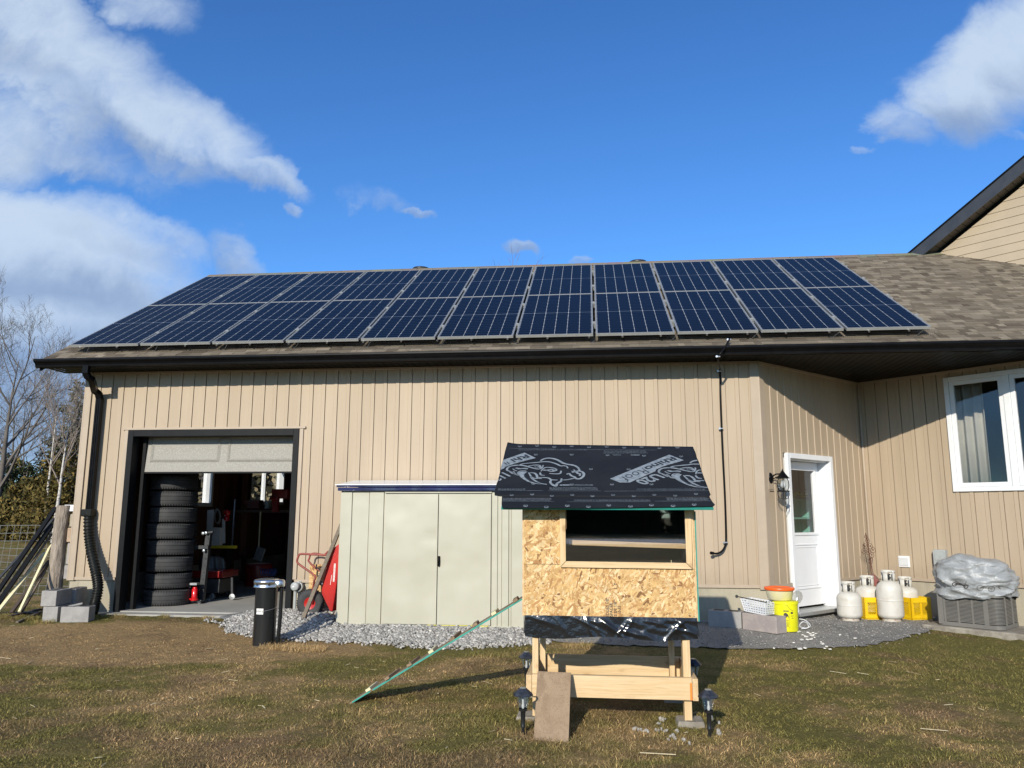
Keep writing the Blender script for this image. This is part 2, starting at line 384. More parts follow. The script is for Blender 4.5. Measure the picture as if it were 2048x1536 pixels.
M['pine'] = wood_mat('new_pine', (.66, .50, .30), (.58, .41, .22), (.34, .20, .09), 0)
M['pinez'] = wood_mat('new_pine_upright', (.66, .50, .30), (.58, .41, .22), (.34, .20, .09), 2)
M['piney'] = wood_mat('new_pine_depth', (.62, .46, .27), (.54, .38, .2), (.30, .18, .08), 1)
M['oldwood'] = wood_mat('old_plank', (.30, .215, .135), (.17, .115, .072), (.085, .055, .035), 1, bstr=.4)
M['greywood'] = wood_mat('grey_timber', (.20, .165, .125), (.15, .12, .09), (.07, .055, .04), 0, knots=False)
M['darkwood'] = wood_mat('brown_board', (.09, .065, .05), (.065, .047, .037), (.03, .022, .018), 0, knots=False)
M['palewood'] = wood_mat('pale_board', (.72, .66, .42), (.62, .56, .34), (.4, .33, .18), 0, knots=False)
M['bark'] = pbr('bark', (.36, .30, .245), .9, c2=(.20, .165, .13), ns=7, st=(3, 3, .6), bs_=9, bstr=1.0, bd=.03)
M['barkgrey'] = pbr('bark_grey', (.085, .072, .062), .9, c2=(.135, .118, .102), ns=4, st=(1, 1, .3))
M['barkbrown'] = pbr('bark_brown', (.17, .135, .11), .9, c2=(.24, .20, .17), ns=4)
M['birch'] = pbr('bark_birch', (.50, .47, .43), .8, c2=(.16, .14, .125), ns=6, lo=.5, hi=.62, st=(1, 1, 2.5))
M['logend'] = pbr('cut_log_end', (.50, .42, .32), .8, c2=(.38, .30, .22), ns=14)
M['teal'] = pbr('teal_edge_paint', (.02, .30, .24), .6, c2=(.03, .24, .19), ns=12)
M['plastic_black'] = pbr('poly_sheet', (.008, .008, .009), .16, c2=(.012, .012, .013), ns=6, coat=.35, bs_=9, bstr=.35, bd=.02, det=3)
M['membrane'] = pbr('roof_membrane', (.014, .015, .017), .6, c2=(.019, .020, .022), ns=3, bs_=40, bstr=.2, bd=.003, spec=.10)
M['ink'] = pbr('membrane_ink', (.25, .28, .30), .6, c2=(.15, .175, .195), ns=30)
M['inkdark'] = pbr('membrane_letter', (.018, .021, .026), .6)
M['inkblack'] = pbr('stencil_ink', (.05, .04, .035), .7)
M['yellow'] = pbr('yellow_pail', (.72, .70, .01), .38, c2=(.66, .64, .01), ns=3)
M['crate'] = pbr('yellow_crate', (.78, .52, .008), .42, c2=(.72, .46, .008), ns=5)
M['orange'] = pbr('orange_lid', (.85, .12, .012), .35)
M['orangepaint'] = pbr('orange_mark', (.80, .22, .03), .7)
M['propane'] = pbr('propane_enamel', (.56, .54, .49), .42, c2=(.46, .43, .37), ns=7, lo=.48, hi=.75)
M['footrust'] = pbr('scuffed_foot', (.45, .41, .35), .6, c2=(.22, .12, .07), ns=22, lo=.5, hi=.65)
M['tarp'] = pbr('grey_tarp', (.27, .283, .29), .38, c2=(.31, .323, .33), ns=5, coat=.1, bs_=16, bstr=.7, bd=.02, det=5)
M['acgrey'] = pbr('ac_paint', (.17, .16, .145), .42, c2=(.145, .137, .125), ns=5)
M['acdark'] = pbr('ac_core', (.012, .012, .012), .8)
M['rust'] = pbr('rusted_iron', (.085, .03, .018), .85, c2=(.12, .05, .03), ns=40)
M['clay'] = pbr('brown_bag', (.15, .09, .075), .8, c2=(.22, .06, .05), ns=8)
M['curtain'] = pbr('curtain_cloth', (.72, .70, .60), .85, c2=(.66, .64, .55), ns=4)
M['doorsec'] = pbr('overhead_door', (.25, .238, .21), .6, c2=(.32, .305, .27), ns=70, lo=.45, hi=.6, bs_=90, bstr=.6, bd=.004)
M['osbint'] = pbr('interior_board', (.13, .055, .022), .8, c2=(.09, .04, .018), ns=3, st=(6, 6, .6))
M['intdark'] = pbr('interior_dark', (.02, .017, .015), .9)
M['intgrey'] = pbr('interior_cream', (.62, .57, .44), .8)
M['tealshelf'] = pbr('teal_shelf', (.16, .42, .36), .6)
M['capblack'] = pbr('lamp_cap', (.012, .014, .019), .4, c2=(.03, .036, .05), ns=20)
M['solarcell'] = pbr('small_cell', (.16, .18, .18), .25)
M['lampglass'] = None
M['stonev'] = pbr('stone_veneer', (.42, .34, .27), .85, c2=(.28, .27, .27), ns=3.5, bs_=14, bstr=.6, bd=.02)
M['wire'] = pbr('fence_wire', (.34, .35, .33), .5, .5)
M['white_label'] = pbr('white_label', (.75, .74, .70), .5)
M['yellowbar'] = pbr('yellow_bar', (.55, .42, .02), .5)
M['basket'] = pbr('basket_plastic', (.66, .68, .71), .45, c2=(.58, .6, .63), ns=5)
M['umbrella'] = M['rust']
M['glass'] = glass_mat('window_glass', (.0, 0, 0), .92)
M['glass_dark'] = glass_mat('coop_glass', (.12, 0, 0), .95)
M['clear'] = glass_mat('clear_plastic', (.06, 0, 0), (.80, .80, .78), .25)
M['clearglass'] = glass_mat('lamp_glass', (.10, 0, 0), (.80, .82, .82), .08)
M['milky'] = pbr('milky_tote', (.62, .58, .42), .35, c2=(.70, .64, .30), ns=5)
M['bulb'] = pbr('white_bulb', (.75, .75, .75), .3)
M['shingle'] = attr_mat('asphalt_shingle', .95, 260, .55, 400, .6, .003, .1)
M['osb'] = attr_mat('strand_board', .65, 90, .18, 120, .12, .002, .25)
M['leaf'] = attr_mat('evergreen_leaf', .8, 3, .25, spec=.1)
M['stone'] = attr_mat('crushed_stone', .85, 60, .3, spec=.25)

# solar cell face: 6 x 24 half cells, drawn in UV metres
def cell_mat():
    m_, g, b = base_mat('solar_cells'); uv = g.n('ShaderNodeUVMap', uv_map='UVMap').outputs[0]
    s_ = g.n('ShaderNodeSeparateXYZ', ins={0: uv}); u, v = s_.outputs[0], s_.outputs[1]
    W, H_ = .988, 2.03
    cw = W / 6; ch = (H_ - .018) / 24
    fu = g.m('MODULO', u, cw); du = g.m('MINIMUM', fu, g.m('SUBTRACT', cw, fu))
    up_ = g.m('GREATER_THAN', v, H_ / 2); v2 = g.m('SUBTRACT', v, g.m('MULTIPLY', up_, .018))
    fv = g.m('MODULO', v2, ch); dv = g.m('MINIMUM', fv, g.m('SUBTRACT', ch, fv))
    lu = g.m('LESS_THAN', du, .0024); lv = g.m('LESS_THAN', dv, .0050)
    mid = g.m('LESS_THAN', g.m('ABSOLUTE', g.m('SUBTRACT', v, H_ / 2)), .0055)
    fv2 = g.m('MODULO', v2, ch * 2); dv2 = g.m('MINIMUM', fv2, g.m('SUBTRACT', ch * 2, fv2))
    dia = g.m('LESS_THAN', g.m('ADD', du, dv2), .011)
    ln = g.m('MAXIMUM', lu, dia)
    bus = g.m('MODULO', g.m('ADD', v2, ch / 2), ch); fing = g.m('LESS_THAN', g.m('ABSOLUTE', g.m('SUBTRACT', bus, ch / 2)), .008)
    n_ = g.noise(g.n('ShaderNodeTexCoord').outputs['Object'], 1.3, 3, .5)
    c = g.mix(n_, (.0022, .0036, .0085), (.0034, .0055, .0125))
    c = g.mix(g.m('MULTIPLY', lv, .8), c, (.030, .042, .070)); c = g.mix(g.m('MULTIPLY', fing, .12), c, (.02, .03, .055)); c = g.mix(g.m('MULTIPLY', mid, .9), c, (.13, .15, .18)); c = g.mix(ln, c, (.36, .38, .40))
    setb(g, b, color=c, rough=.35, spec=.10, coat=.07, coatr=.05); return m_
M['cells'] = cell_mat()

# lawn colours shared by ground sheet and blades
def lawn_color(g, P):
    n1 = g.noise(P, .55, 5, .6, .4); n2 = g.noise(P, 2.6, 5, .65); n3 = g.noise(P, 14, 4, .7)
    green = g.mix(n3, (.125, .113, .032), (.205, .174, .056)); tan = g.mix(n3, (.44, .30, .145), (.28, .19, .090)); dirt = g.mix(n3, (.155, .10, .056), (.235, .155, .088))
    s_ = g.n('ShaderNodeSeparateXYZ', ins={0: P})
    # worn, drier ground in front of the garage door
    ex = g.m('DIVIDE', g.m('SUBTRACT', s_.outputs[0], -5.0), 3.0); ey = g.m('DIVIDE', g.m('SUBTRACT', s_.outputs[1], 8.3), 1.35)
    worn = g.m('SUBTRACT', 1.0, g.m('ADD', g.m('MULTIPLY', ex, ex), g.m('MULTIPLY', ey, ey)), clamp=True)
    worn = g.smooth(worn, .0, .5)
    f = g.m('ADD', g.m('MULTIPLY', g.m('SUBTRACT', n1, .5), 1.5), g.m('MULTIPLY', g.m('SUBTRACT', n2, .5), 1.1))
    f = g.m('ADD', f, g.m('MULTIPLY', worn, .55))
    gr = g.m('SUBTRACT', s_.outputs[0], 1.0); f = g.m('SUBTRACT', g.m('SUBTRACT', f, .06), g.m('MULTIPLY', g.smooth(gr, 0, 3), .22))
    c = g.mix(g.smooth(f, -.22, .28), green, tan)
    fd = g.m('ADD', g.m('SUBTRACT', g.noise(P, 1.3, 5, .6, .6), .5), g.m('MULTIPLY', g.m('SUBTRACT', 5.6, s_.outputs[1], clamp=True), .07))
    return g.mix(g.m('MULTIPLY', g.smooth(fd, .02, .16), .6), c, dirt), n2, n3
def lawn_mat(name, blade):
    m_, g, b = base_mat(name); P = g.n('ShaderNodeNewGeometry').outputs['Position'] if True else None
    c, n2, n3 = lawn_color(g, P)
    if blade:
        a = g.n('ShaderNodeAttribute', attribute_name='Col').outputs['Color']; c = g.mix(1.0, c, a, 'MULTIPLY'); setb(g, b, color=c, rough=.75, spec=.15)
    else:
        hf = g.noise(P, 45, 5, .7); c = g.mix(.6, c, g.ramp(hf, [(.3, (.35, .35, .35)), (.65, (1.1, 1.1, 1.1))]), 'MULTIPLY')
        setb(g, b, color=c, rough=.95, spec=.1, normal=bump(g, g.m('ADD', hf, n3), .9, .03))
    return m_
M['lawn'] = lawn_mat('lawn_soil', False); M['blade'] = lawn_mat('grass_blade', True)
def path_mat():
    m_, g, b = base_mat('stone_dust'); P = g.n('ShaderNodeTexCoord').outputs['Object']
    n1 = g.noise(P, 1.6, 6, .6); n2 = g.noise(P, 70, 3, .8); n3 = g.noise(P, 200, 2, .8)
    c = g.mix(g.smooth(n1, .35, .65), (.31, .295, .27), (.24, .23, .21)); c = g.mix(.7, c, g.ramp(n2, [(.3, (.45, .45, .45)), (.65, (1.35, 1.35, 1.35))]), 'MULTIPLY')
    c = g.mix(g.smooth(n3, .66, .72), c, (.42, .41, .39))
    setb(g, b, color=c, rough=.95, spec=.15, normal=bump(g, g.m('ADD', n2, n3), .8, .012)); return m_
M['path'] = path_mat()
M['road'] = pbr('road_grey', (.20, .20, .21), .9, c2=(.24, .24, .25), ns=2)
M['gravelbase'] = pbr('gravel_base', (.24, .235, .23), .95, c2=(.15, .15, .15), ns=50, bs_=60, bstr=1, bd=.02)

# ================================================================== GROUND
def sstep(a, b, x):
    t = np.clip((x - a) / (b - a), 0, 1); return t * t * (3 - 2 * t)
def gh(x, y):
    x = np.asarray(x, float); y = np.asarray(y, float)
    z = .06 * sstep(8.3, 9.8, y) + .012 * np.sin(x * 1.7 + y * .6) * np.sin(y * 1.3 - x * .4) * sstep(4, 6, y)
    z = z + .35 * np.exp(-((x + 21.5) ** 2 / 14 + (y - 27) ** 2 / 3.5))
    return z
def H(x, y): return float(gh(x, y))
def axis(segs):
    out = []
    for a, b, st in segs: out += list(np.arange(a, b, st))
    return np.array(out + [segs[-1][1]])
xs = axis([(-400, -60, 40), (-60, -14, 2), (-14, 9, .09), (9, 60, 4), (60, 400, 40)])
ys = axis([(-400, -60, 40), (-60, 3, 4), (3, 12.5, .09), (12.5, 40, 1), (40, 400, 40)])
X, Y = np.meshgrid(xs, ys); Z = gh(X, Y) + .006 * rng.standard_normal(X.shape) * ((X > -14) & (X < 9) & (Y > 3) & (Y < 12))
inside = (X > -6.9) & (Y > 10.5) & (Y < 18) & (X < 9) & (X + Y > 14)
Z[inside] -= .3
V = np.stack([X.ravel(), Y.ravel(), Z.ravel()], 1); nc = len(xs); nr = len(ys)
I, J = np.meshgrid(np.arange(nr - 1), np.arange(nc - 1), indexing='ij'); a = (I * nc + J).ravel()
gr = raw_mesh('ground', V, np.stack([a, a + 1, a + nc + 1, a + nc], 1), M['lawn'], smooth=True); tag(gr, kind='structure')
# road beyond the lawn on the left, pale strip behind the viewer standing in for snow mirrored in the coop window
def strip(name, pts, mat, dz=.012):
    mb = MB(); mb.poly([(x, y, H(x, y) + dz) for x, y in pts]); o = mb.build(name, mat); tag(o, kind='structure'); return o
strip('road', [(-60, 23.6), (-14, 25.6), (-14, 27.0), (-60, 25.2)], M['road'], .02)
strip('pale_strip', [(-60, -34), (60, -36), (60, -28), (-60, -26)], pbr('pale_strip_white', (.80, .80, .80), .9), .02)
# stone-dust path by the side door
pp = []
edge = [(-.9, 9.0), (-.3, 8.72), (.4, 8.66), (1.0, 8.74), (1.6, 8.70), (2.2, 8.74), (2.8, 8.86), (3.3, 9.22), (3.8, 9.75), (4.05, 10.15), (4.35, 10.8), (4.6, 11.6)]
pe = []
for (p0, p1) in zip(edge[:-1], edge[1:]):
    for k in range(10):
        t = k / 10; pe.append((p0[0] * (1 - t) + p1[0] * t + rng.normal(0, .02), p0[1] * (1 - t) + p1[1] * t + rng.normal(0, .025)))
mb = MB()
for (x, y) in pe: pass
rows = []
for (x, y) in pe:
    top = (min(x, 4.2), 12.4); row = []
    for k in range(14):
        t = k / 13; px = x * (1 - t) + (x * .75 + .6) * t; py = y * (1 - t) + 12.4 * t
        row.append((px, py, H(px, py) + .012 + .012 * min(1, t * 6) + rng.normal(0, .0015)))
    rows.append(row)
mb.grid(rows); pth = mb.build('path', M['path']); tag(pth, kind='structure')
# crushed-stone bed around the steel shed
gx0, gx1 = -5.0, -.55
def grav_front(x):
    """near edge of the stone bed"""
    return float(np.interp(x, [-5.0, -4.7, -4.3, -3.9, -3.6, -3.3, -2.8, -2.2, -1.6, -1.0, -.5], [10.1, 9.75, 9.15, 8.98, 8.88, 8.72, 8.70, 8.62, 8.45, 8.62, 8.8]))
def grav_h(x, y):
    e = np.clip((y - np.vectorize(grav_front)(x)) / .7, 0, 1); s = np.clip((np.asarray(x) + 5.1) / .8, 0, 1)
    return gh(x, y) + .012 + .018 * e * s + .075 * np.clip((-3.05 - np.asarray(x)) / .35, 0, 1) * s * np.clip((np.asarray(y) - 9.15) / .5, 0, 1)
n = 46; rows = []
for i in range(n + 1):
    x = gx0 + (gx1 - gx0) * i / n; row = []
    for k in range(12):
        y = grav_front(x) + (10.24 - grav_front(x)) * k / 11
        row.append((x, y, float(grav_h(x, y)) - .006 - (.02 if k == 0 else 0)))
    rows.append(row)
mb = MB(); mb.grid(rows); o = mb.build('gravel_bed', M['gravelbase']); tag(o, kind='structure')
# individual crushed stones as one mass
def rocks(name, P, S, mat, cols, parent=None):
    ph = (1 + 5 ** .5) / 2; b = np.array([(-1, ph, 0), (1, ph, 0), (-1, -ph, 0), (1, -ph, 0), (0, -1, ph), (0, 1, ph), (0, -1, -ph), (0, 1, -ph), (ph, 0, -1), (ph, 0, 1), (-ph, 0, -1), (-ph, 0, 1)]) / 1.9
    fa = np.array([(0, 11, 5), (0, 5, 1), (0, 1, 7), (0, 7, 10), (0, 10, 11), (1, 5, 9), (5, 11, 4), (11, 10, 2), (10, 7, 6), (7, 1, 8), (3, 9, 4), (3, 4, 2), (3, 2, 6), (3, 6, 8), (3, 8, 9), (4, 9, 5), (2, 4, 11), (6, 2, 10), (8, 6, 7), (9, 8, 1)])
    N = len(P); v = b[None] * rng.uniform(.65, 1.25, (N, 12, 1)) * np.stack([rng.uniform(.7, 1.3, N), rng.uniform(.6, 1.1, N), rng.uniform(.4, .9, N)], 1)[:, None]
    th = rng.uniform(0, 6.28, N); c, s = np.cos(th), np.sin(th)
    x = v[..., 0] * c[:, None] - v[..., 1] * s[:, None]; y = v[..., 0] * s[:, None] + v[..., 1] * c[:, None]
    ti = rng.uniform(-.6, .6, N)[:, None]; z = v[..., 2] + ti * x * .6
    v = np.stack([x, y, z], -1) * S[:, None, None] + P[:, None]
    F_ = (fa[None] + (np.arange(N) * 12)[:, None, None]).reshape(-1, 3)
    return raw_mesh(name, v.reshape(-1, 3), F_, mat, np.repeat(cols, 20, 0), parent=parent)
N = 15000; x = rng.uniform(-4.9, -.5, N); fr = np.vectorize(grav_front)(x); y = fr - .24 + (9.65 - fr) * rng.beta(1.0, 1.2, N)
x = np.concatenate([x, rng.uniform(-4.6, -3.2, 3500)]); y = np.concatenate([y, rng.uniform(9.4, 10.2, 3500)])
gf_ = np.vectorize(grav_front)(x); keep = rng.random(len(x)) < np.clip((y - gf_ + .24) / .34, 0, 1) ** 1.8 + .02; x, y = x[keep], y[keep]
N = len(x); S = rng.uniform(.007, .022, N) * rng.choice([1, 1, 1, 1.35], N); z = grav_h(x, y) + S * .2
t = rng.random(N)[:, None]; cols = (np.array([[.20, .195, .185]]) * (1 - t) + np.array([[.58, .555, .51]]) * t) * rng.uniform(.7, 1.1, (N, 1))
o = rocks('crushed_stone', np.stack([x, y, z], 1), S, M['stone'], cols)
tag(o, 'pale grey crushed stone spread in front of the steel shed', 'gravel', kind='stuff')
# fine grit on the path
N = 7000; x = rng.uniform(-.7, 4.2, N); y = rng.uniform(8.7, 12.0, N); e = np.interp(x, [p[0] for p in edge], [p[1] for p in edge]); k = (y > e - .05 - np.abs(rng.normal(0, .09, N))) & (y < 10.15 + np.maximum(0, x - 2.15)); x, y = x[k], y[k]; N = len(x)
t = rng.random(N)[:, None]; cols = np.array([[.14, .135, .13]]) * (1 - t) + np.array([[.42, .40, .37]]) * t
o = rocks('grit', np.stack([x, y, gh(x, y) + .026], 1), rng.uniform(.004, .010, N), M['stone'], cols); tag(o, 'dark grey stone grit scattered over the path by the side door', 'grit', kind='stuff')

# grass blades -------------------------------------------------------
def blades(name, P, hgt, wid, cols, lean=1.0):
    N = len(P); th = rng.uniform(0, 6.28, N); ph = rng.uniform(0, 6.28, N); l = rng.uniform(.2, 1.3, N) * lean
    d = np.stack([np.cos(th), np.sin(th), 0 * th], 1) * wid[:, None]; tip = np.stack([np.cos(ph) * l, np.sin(ph) * l, np.ones(N)], 1); tip /= np.linalg.norm(tip, axis=1)[:, None]
    mid = P + tip * (hgt * .55)[:, None]; tp = P + (tip * .8 + np.stack([np.cos(ph), np.sin(ph), -.15 * np.ones(N)], 1) * .45 * l[:, None].clip(0, 1)) * hgt[:, None]
    tp[:, 2] = np.maximum(tp[:, 2], P[:, 2] + .004)
    V = np.stack([P - d, P + d, mid + d * .7, mid - d * .7, tp], 1).reshape(-1, 3); b = (np.arange(N) * 5)[:, None]
    F4 = np.concatenate([b + np.array([[0, 1, 2]]), b + np.array([[0, 2, 3]]), b + np.array([[3, 2, 4]])], 1).reshape(-1, 3)
    return raw_mesh(name, V, F4, M['blade'], np.repeat(cols, 3, 0))
def pathmask(x, y):
    e = np.interp(x, [p[0] for p in edge], [p[1] for p in edge]); return (x > -.75) & (y > e + .05 + .11 * rng.standard_normal(len(x))) & (x < 4.05)
def gravmask(x, y): return (x > -4.9) & (x < -.5) & (y > np.vectorize(grav_front)(x) + .05 + .10 * rng.standard_normal(len(x)))
NB = 460000
y = 4.2 + 7.3 * rng.beta(1.0, 1.7, NB); x = rng.uniform(-1.02, .74, NB) * (y + .4)
keep = (x > -9.5) & (x < 7.5) & ~pathmask(x, y) & ~gravmask(x, y) & ~((y > 9.95) & (x > -7.3) & (x < 2.3)) & ~((x > 4.05) & (x < 5.5) & (y > 10.1 - .5 * (x - 4.05) + .15))
keep &= ~((x > 4.1) & (y > 10.9))
x, y = x[keep], y[keep]; N = len(x)
cl = np.sin(x * 3.1 + np.sin(y * 2.3) * 2) * np.sin(y * 3.7 + np.sin(x * 1.9) * 2); rr = rng.random(N)
hgt = (.010 + .026 * rr ** 1.5) * (1 + .4 * cl) * np.where(((x + 5) / 3) ** 2 + ((y - 8.3) / 1.35) ** 2 < 1, .55, 1)
v = rng.uniform(.6, 1.55, (N, 1)); dry = rng.random((N, 1)) < .14
cols = v * np.where(dry, np.array([[1.9, 1.75, 1.8]]), np.array([[1, 1, 1]]))
o = blades('lawn_grass', np.stack([x, y, gh(x, y) - .002], 1), hgt * (1 + .5 * np.clip(np.sin(x * .9 + 2) * np.sin(y * 1.4), 0, 1)), rng.uniform(.0009, .0024, N), cols, 1.7)
tag(o, 'short patchy green and dry brown grass of the yard', 'grass', kind='stuff')
# taller tufts against blocks, post, pipe foot, slab edge
TP = []
def tuft(cx, cy, r, n):
    a = rng.uniform(0, 6.28, n); q = r * np.sqrt(rng.random(n)); TP.append(np.stack([cx + np.cos(a) * q * 1.6, cy + np.sin(a) * q], 1))
for (cx, cy, r, n) in [(-3.05, 8.12, .16, 900), (-3.35, 8.15, .12, 500), (-6.55, 9.75, .10, 500), (-6.25, 9.82, .10, 400), (-7.3, 9.55, .12, 700), (-6.9, 9.35, .10, 350), (-7.75, 9.6, .12, 500), (-.15, 8.55, .13, 500), (4.6, 9.95, .12, 500), (5.3, 9.85, .12, 500), (-5.6, 9.88, .05, 200), (-5.0, 9.88, .05, 200), (-1.1, 8.0, .15, 250)]: tuft(cx, cy, r, n)
T = np.concatenate(TP); N = len(T)
o = blades('tall_grass', np.stack([T[:, 0], T[:, 1], gh(T[:, 0], T[:, 1])], 1), rng.uniform(.03, .085, N), rng.uniform(.0012, .0024, N), rng.uniform(.7, 1.7, (N, 1)) * np.array([[1, 1, 1]]), .8)
tag(o, 'longer grass tufts round the pipe foot, blocks and slab edge', 'grass', kind='stuff')
# straw and chips lying about
mb = MB(); st_cols = [(.55, .45, .27), (.42, .33, .2), (.6, .52, .36), (.3, .22, .14)]
for _ in range(140):
    y = 4.3 + 5.3 * random.random() ** 1.3; x = random.uniform(-1.0, .72) * y
    if x < -8 or (x > -4.8 and x < -.5 and y > grav_front(x)) or (x > -.7 and x < 4.1 and y > np.interp(x, [p[0] for p in edge], [p[1] for p in edge])): continue
    L = random.choice([.03, .04, .05, .06, .09, .14]) * random.uniform(.6, 1.2); a = random.uniform(0, 3.14); z = H(x, y) + .014
    c = random.choice(st_cols); wd = random.uniform(.0012, .0035) if random.random() < .85 else random.uniform(.005, .010)
    mb.beam((x - math.cos(a) * L / 2, y - math.sin(a) * L / 2, z), (x + math.cos(a) * L / 2, y + math.sin(a) * L / 2, z + random.uniform(-.004, .012)), wd, .003, col=c)
mb.beam(gz(1280, 1505, .015), gz(1352, 1509, .02), .008, .004, col=(.6, .5, .32))
o = mb.build('straw_litter', attr_mat('straw', .8, 50, .3)); tag(o, 'pale straw stalks and wood chips strewn over the lawn', 'straw', kind='stuff')

# ================================================================== HOUSE
A2 = Vector((2.15, 10.2, 0)); B2 = Vector((4.02, 12.07, 0)); D2 = Vector((6.24, 9.85, 0))
G1 = Vector((-7.2, 10.2, 0))
TH = R(30.7); TT = math.tan(TH)
def roofz(y): return 3.586 + TT * (y - 9.9)
house = thing('house', 'tan clad garage wing and side porch with brown shingle roof under solar panels', 'house', (-7.2, 10.2, 0))
P_ = .1744
def siding(mb, A, B, z0, z1, openings=(), phase=0.0, rev=False, top=None):
    """vertical board-and-batten cladding from A to B; outward = right-hand side of A->B"""
    A, B = Vector(A), Vector(B); t = (B - A); L = t.length; t.normalize(); nrm = Vector((t.y, -t.x, 0))
    prof = [(0, -.018), (.0065, -.018), (.007, 0), (.119, 0), (.125, .008), (P_ - .0005, .008), (P_, -.020)]
    s0 = -phase
    k = 0; pts = []
    while s0 + k * P_ < L:
        for (s, o_) in prof: pts.append((s0 + k * P_ + s, o_))
        k += 1
    for (sa, oa), (sb, ob) in zip(pts[:-1], pts[1:]):
        if sb <= 0 or sa >= L or sb - sa > .2: continue
        sa2, sb2 = max(sa, 0), min(sb, L); mid = (sa + sb) / 2
        cuts = sorted([(o_[2], o_[3]) for o_ in openings if o_[0] < mid < o_[1]]); zz = z0; rng_ = []
        for (c0, c1) in cuts: rng_.append((zz, c0)); zz = c1
        rng_.append((zz, z1))
        for (za, zb) in rng_:
            if zb - za < .003: continue
            pa = A + t * sa2 + nrm * oa; pb = A + t * sb2 + nrm * ob
            zta = zb if top is None or zb != z1 else top(pa); ztb = zb if top is None or zb != z1 else top(pb)
            mb.quad((pa.x, pa.y, za), (pb.x, pb.y, za), (pb.x, pb.y, ztb), (pa.x, pa.y, zta))
def wallbox(mb, A, B, d0, d1, z0, z1, s0=0, s1=None, mi=0):
    A, B = Vector(A), Vector(B); t = (B - A); L = t.length; t.normalize(); nrm = Vector((t.y, -t.x, 0)); s1 = L if s1 is None else s1
    q = [A + t * s0 + nrm * d0, A + t * s1 + nrm * d0, A + t * s1 + nrm * d1, A + t * s0 + nrm * d1]
    vs = [(p.x, p.y, z0) for p in q] + [(p.x, p.y, z1) for p in q]
    mb.add(vs, [(0, 1, 2, 3), (4, 7, 6, 5), (0, 4, 5, 1), (1, 5, 6, 2), (2, 6, 7, 3), (3, 7, 4, 0)], mi=mi)
ZS, ZB = 3.40, .53
OX0, OX1, OZ = -6.50, -4.02, 2.53           # overhead door opening
mb = MB(); siding(mb, G1, A2, ZB, ZS, [(OX0 + 7.2, OX1 + 7.2, 0, OZ)], phase=(-.713 + 7.2) % P_ * -1 + P_)
mb.build('front_siding', M['siding'], house)
dS0, dS1, dZ0, dZ1 = .545, 1.70, .17, 2.225
mb = MB(); siding(mb, A2, B2, ZB, ZS, [(dS0, dS1, 0, dZ1)], phase=.04); mb.build('porch_siding', M['siding'], house)
wS0, wS1, wZ0, wZ1 = 1.237, 2.765, 1.725, 3.30
mb = MB(); siding(mb, B2, D2, ZB, ZS, [(wS0, wS1, wZ0, wZ1)], phase=.09); mb.build('side_siding', M['siding'], house)
mb = MB(); siding(mb, D2, (10.4, 9.85, 0), ZB, ZS - .0, (), phase=.03); mb.build('end_siding', M['siding'], house)
mb = MB(); wallbox(mb, D2, (10.4, 9.85, 0), -.014, -.17, -.3, ZB - .025); mb.box(10.25, 9.87, -.3, 10.38, 18.1, 3.38); mb.build('end_foundation', M['found'], house)
L1 = Vector((-7.2, 18.1, 0))
wins = [(4.55, 5.78), (1.05, 2.78)]          # left wall windows measured from the rear corner (y = 18.1 - s)
mb = MB(); siding(mb, L1, G1, ZB, 3.4, [(18.1 - 13.75, 18.1 - 12.55, 1.53, 2.6), (18.1 - 17.08, 18.1 - 15.3, 1.6, 2.6)], top=lambda p: roofz(min(p.y, 28.3 - p.y)) - .1)
mb.build('gable_siding', M['siding'], house)
# structural walls behind the cladding (also the garage interior)
mb = MB()
wallbox(mb, G1, A2, -.03, -.16, .1, 3.38, 0, OX0 + 7.2); wallbox(mb, G1, A2, -.03, -.16, .1, 3.38, OX1 + 7.2, None); wallbox(mb, G1, A2, -.03, -.16, OZ, 3.38, OX0 + 7.2, OX1 + 7.2)
ya = [10.36, 12.55, 13.75, 15.3, 17.08, 18.0]
for (y0, y1, zz) in [(10.36, 12.55, 0), (13.75, 15.3, 0), (17.08, 18.0, 0), (12.55, 13.75, 1.53), (15.3, 17.08, 1.60)]:
    if zz: mb.box(-7.17, y0, .1, -7.04, y1, zz); mb.box(-7.17, y0, 2.6, -7.04, y1, 3.38)
    else: mb.box(-7.17, y0, .1, -7.04, y1, 3.38)
mb.box(-7.17, 18.0, .1, 9, 18.1, 3.38); mb.box(2.0, 10.5, .1, 2.12, 18.0, 3.38)
for k in range(14):
    yy = 10.7 + k * .55
    if not any(a_ < yy < b_ for a_, b_ in ((12.5, 13.8), (15.25, 17.1))): mb.box(-7.03, yy, .1, -6.94, yy + .04, 3.36)
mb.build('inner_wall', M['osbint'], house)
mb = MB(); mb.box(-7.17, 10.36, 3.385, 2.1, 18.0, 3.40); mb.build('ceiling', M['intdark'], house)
mb = MB()
wallbox(mb, A2, B2, -.03, -.12, .1, 3.38, .12, dS0); wallbox(mb, A2, B2, -.03, -.12, .1, 3.38, dS1, 2.50); wallbox(mb, A2, B2, -.03, -.12, dZ1, 3.38, dS0, dS1)
wallbox(mb, B2, D2, -.03, -.12, .1, 3.38, .0, wS0); wallbox(mb, B2, D2, -.03, -.12, .1, 3.38, wS1); wallbox(mb, B2, D2, -.03, -.12, .1, wZ0, wS0, wS1); wallbox(mb, B2, D2, -.03, -.12, wZ1, 3.38, wS0, wS1)
mb.box(2.2, 16.5, .1, 12, 16.6, 3.38); mb.box(9, 9.81, .1, 9.1, 16.5, .9); mb.box(9, 9.81, 2.6, 9.1, 16.5, 3.38); mb.box(9, 9.81, .9, 9.1, 10.4, 2.6)  # unseen east wall, opening added at mid height to let sky light in
mb.build('room_wall', M['intgrey'], house)
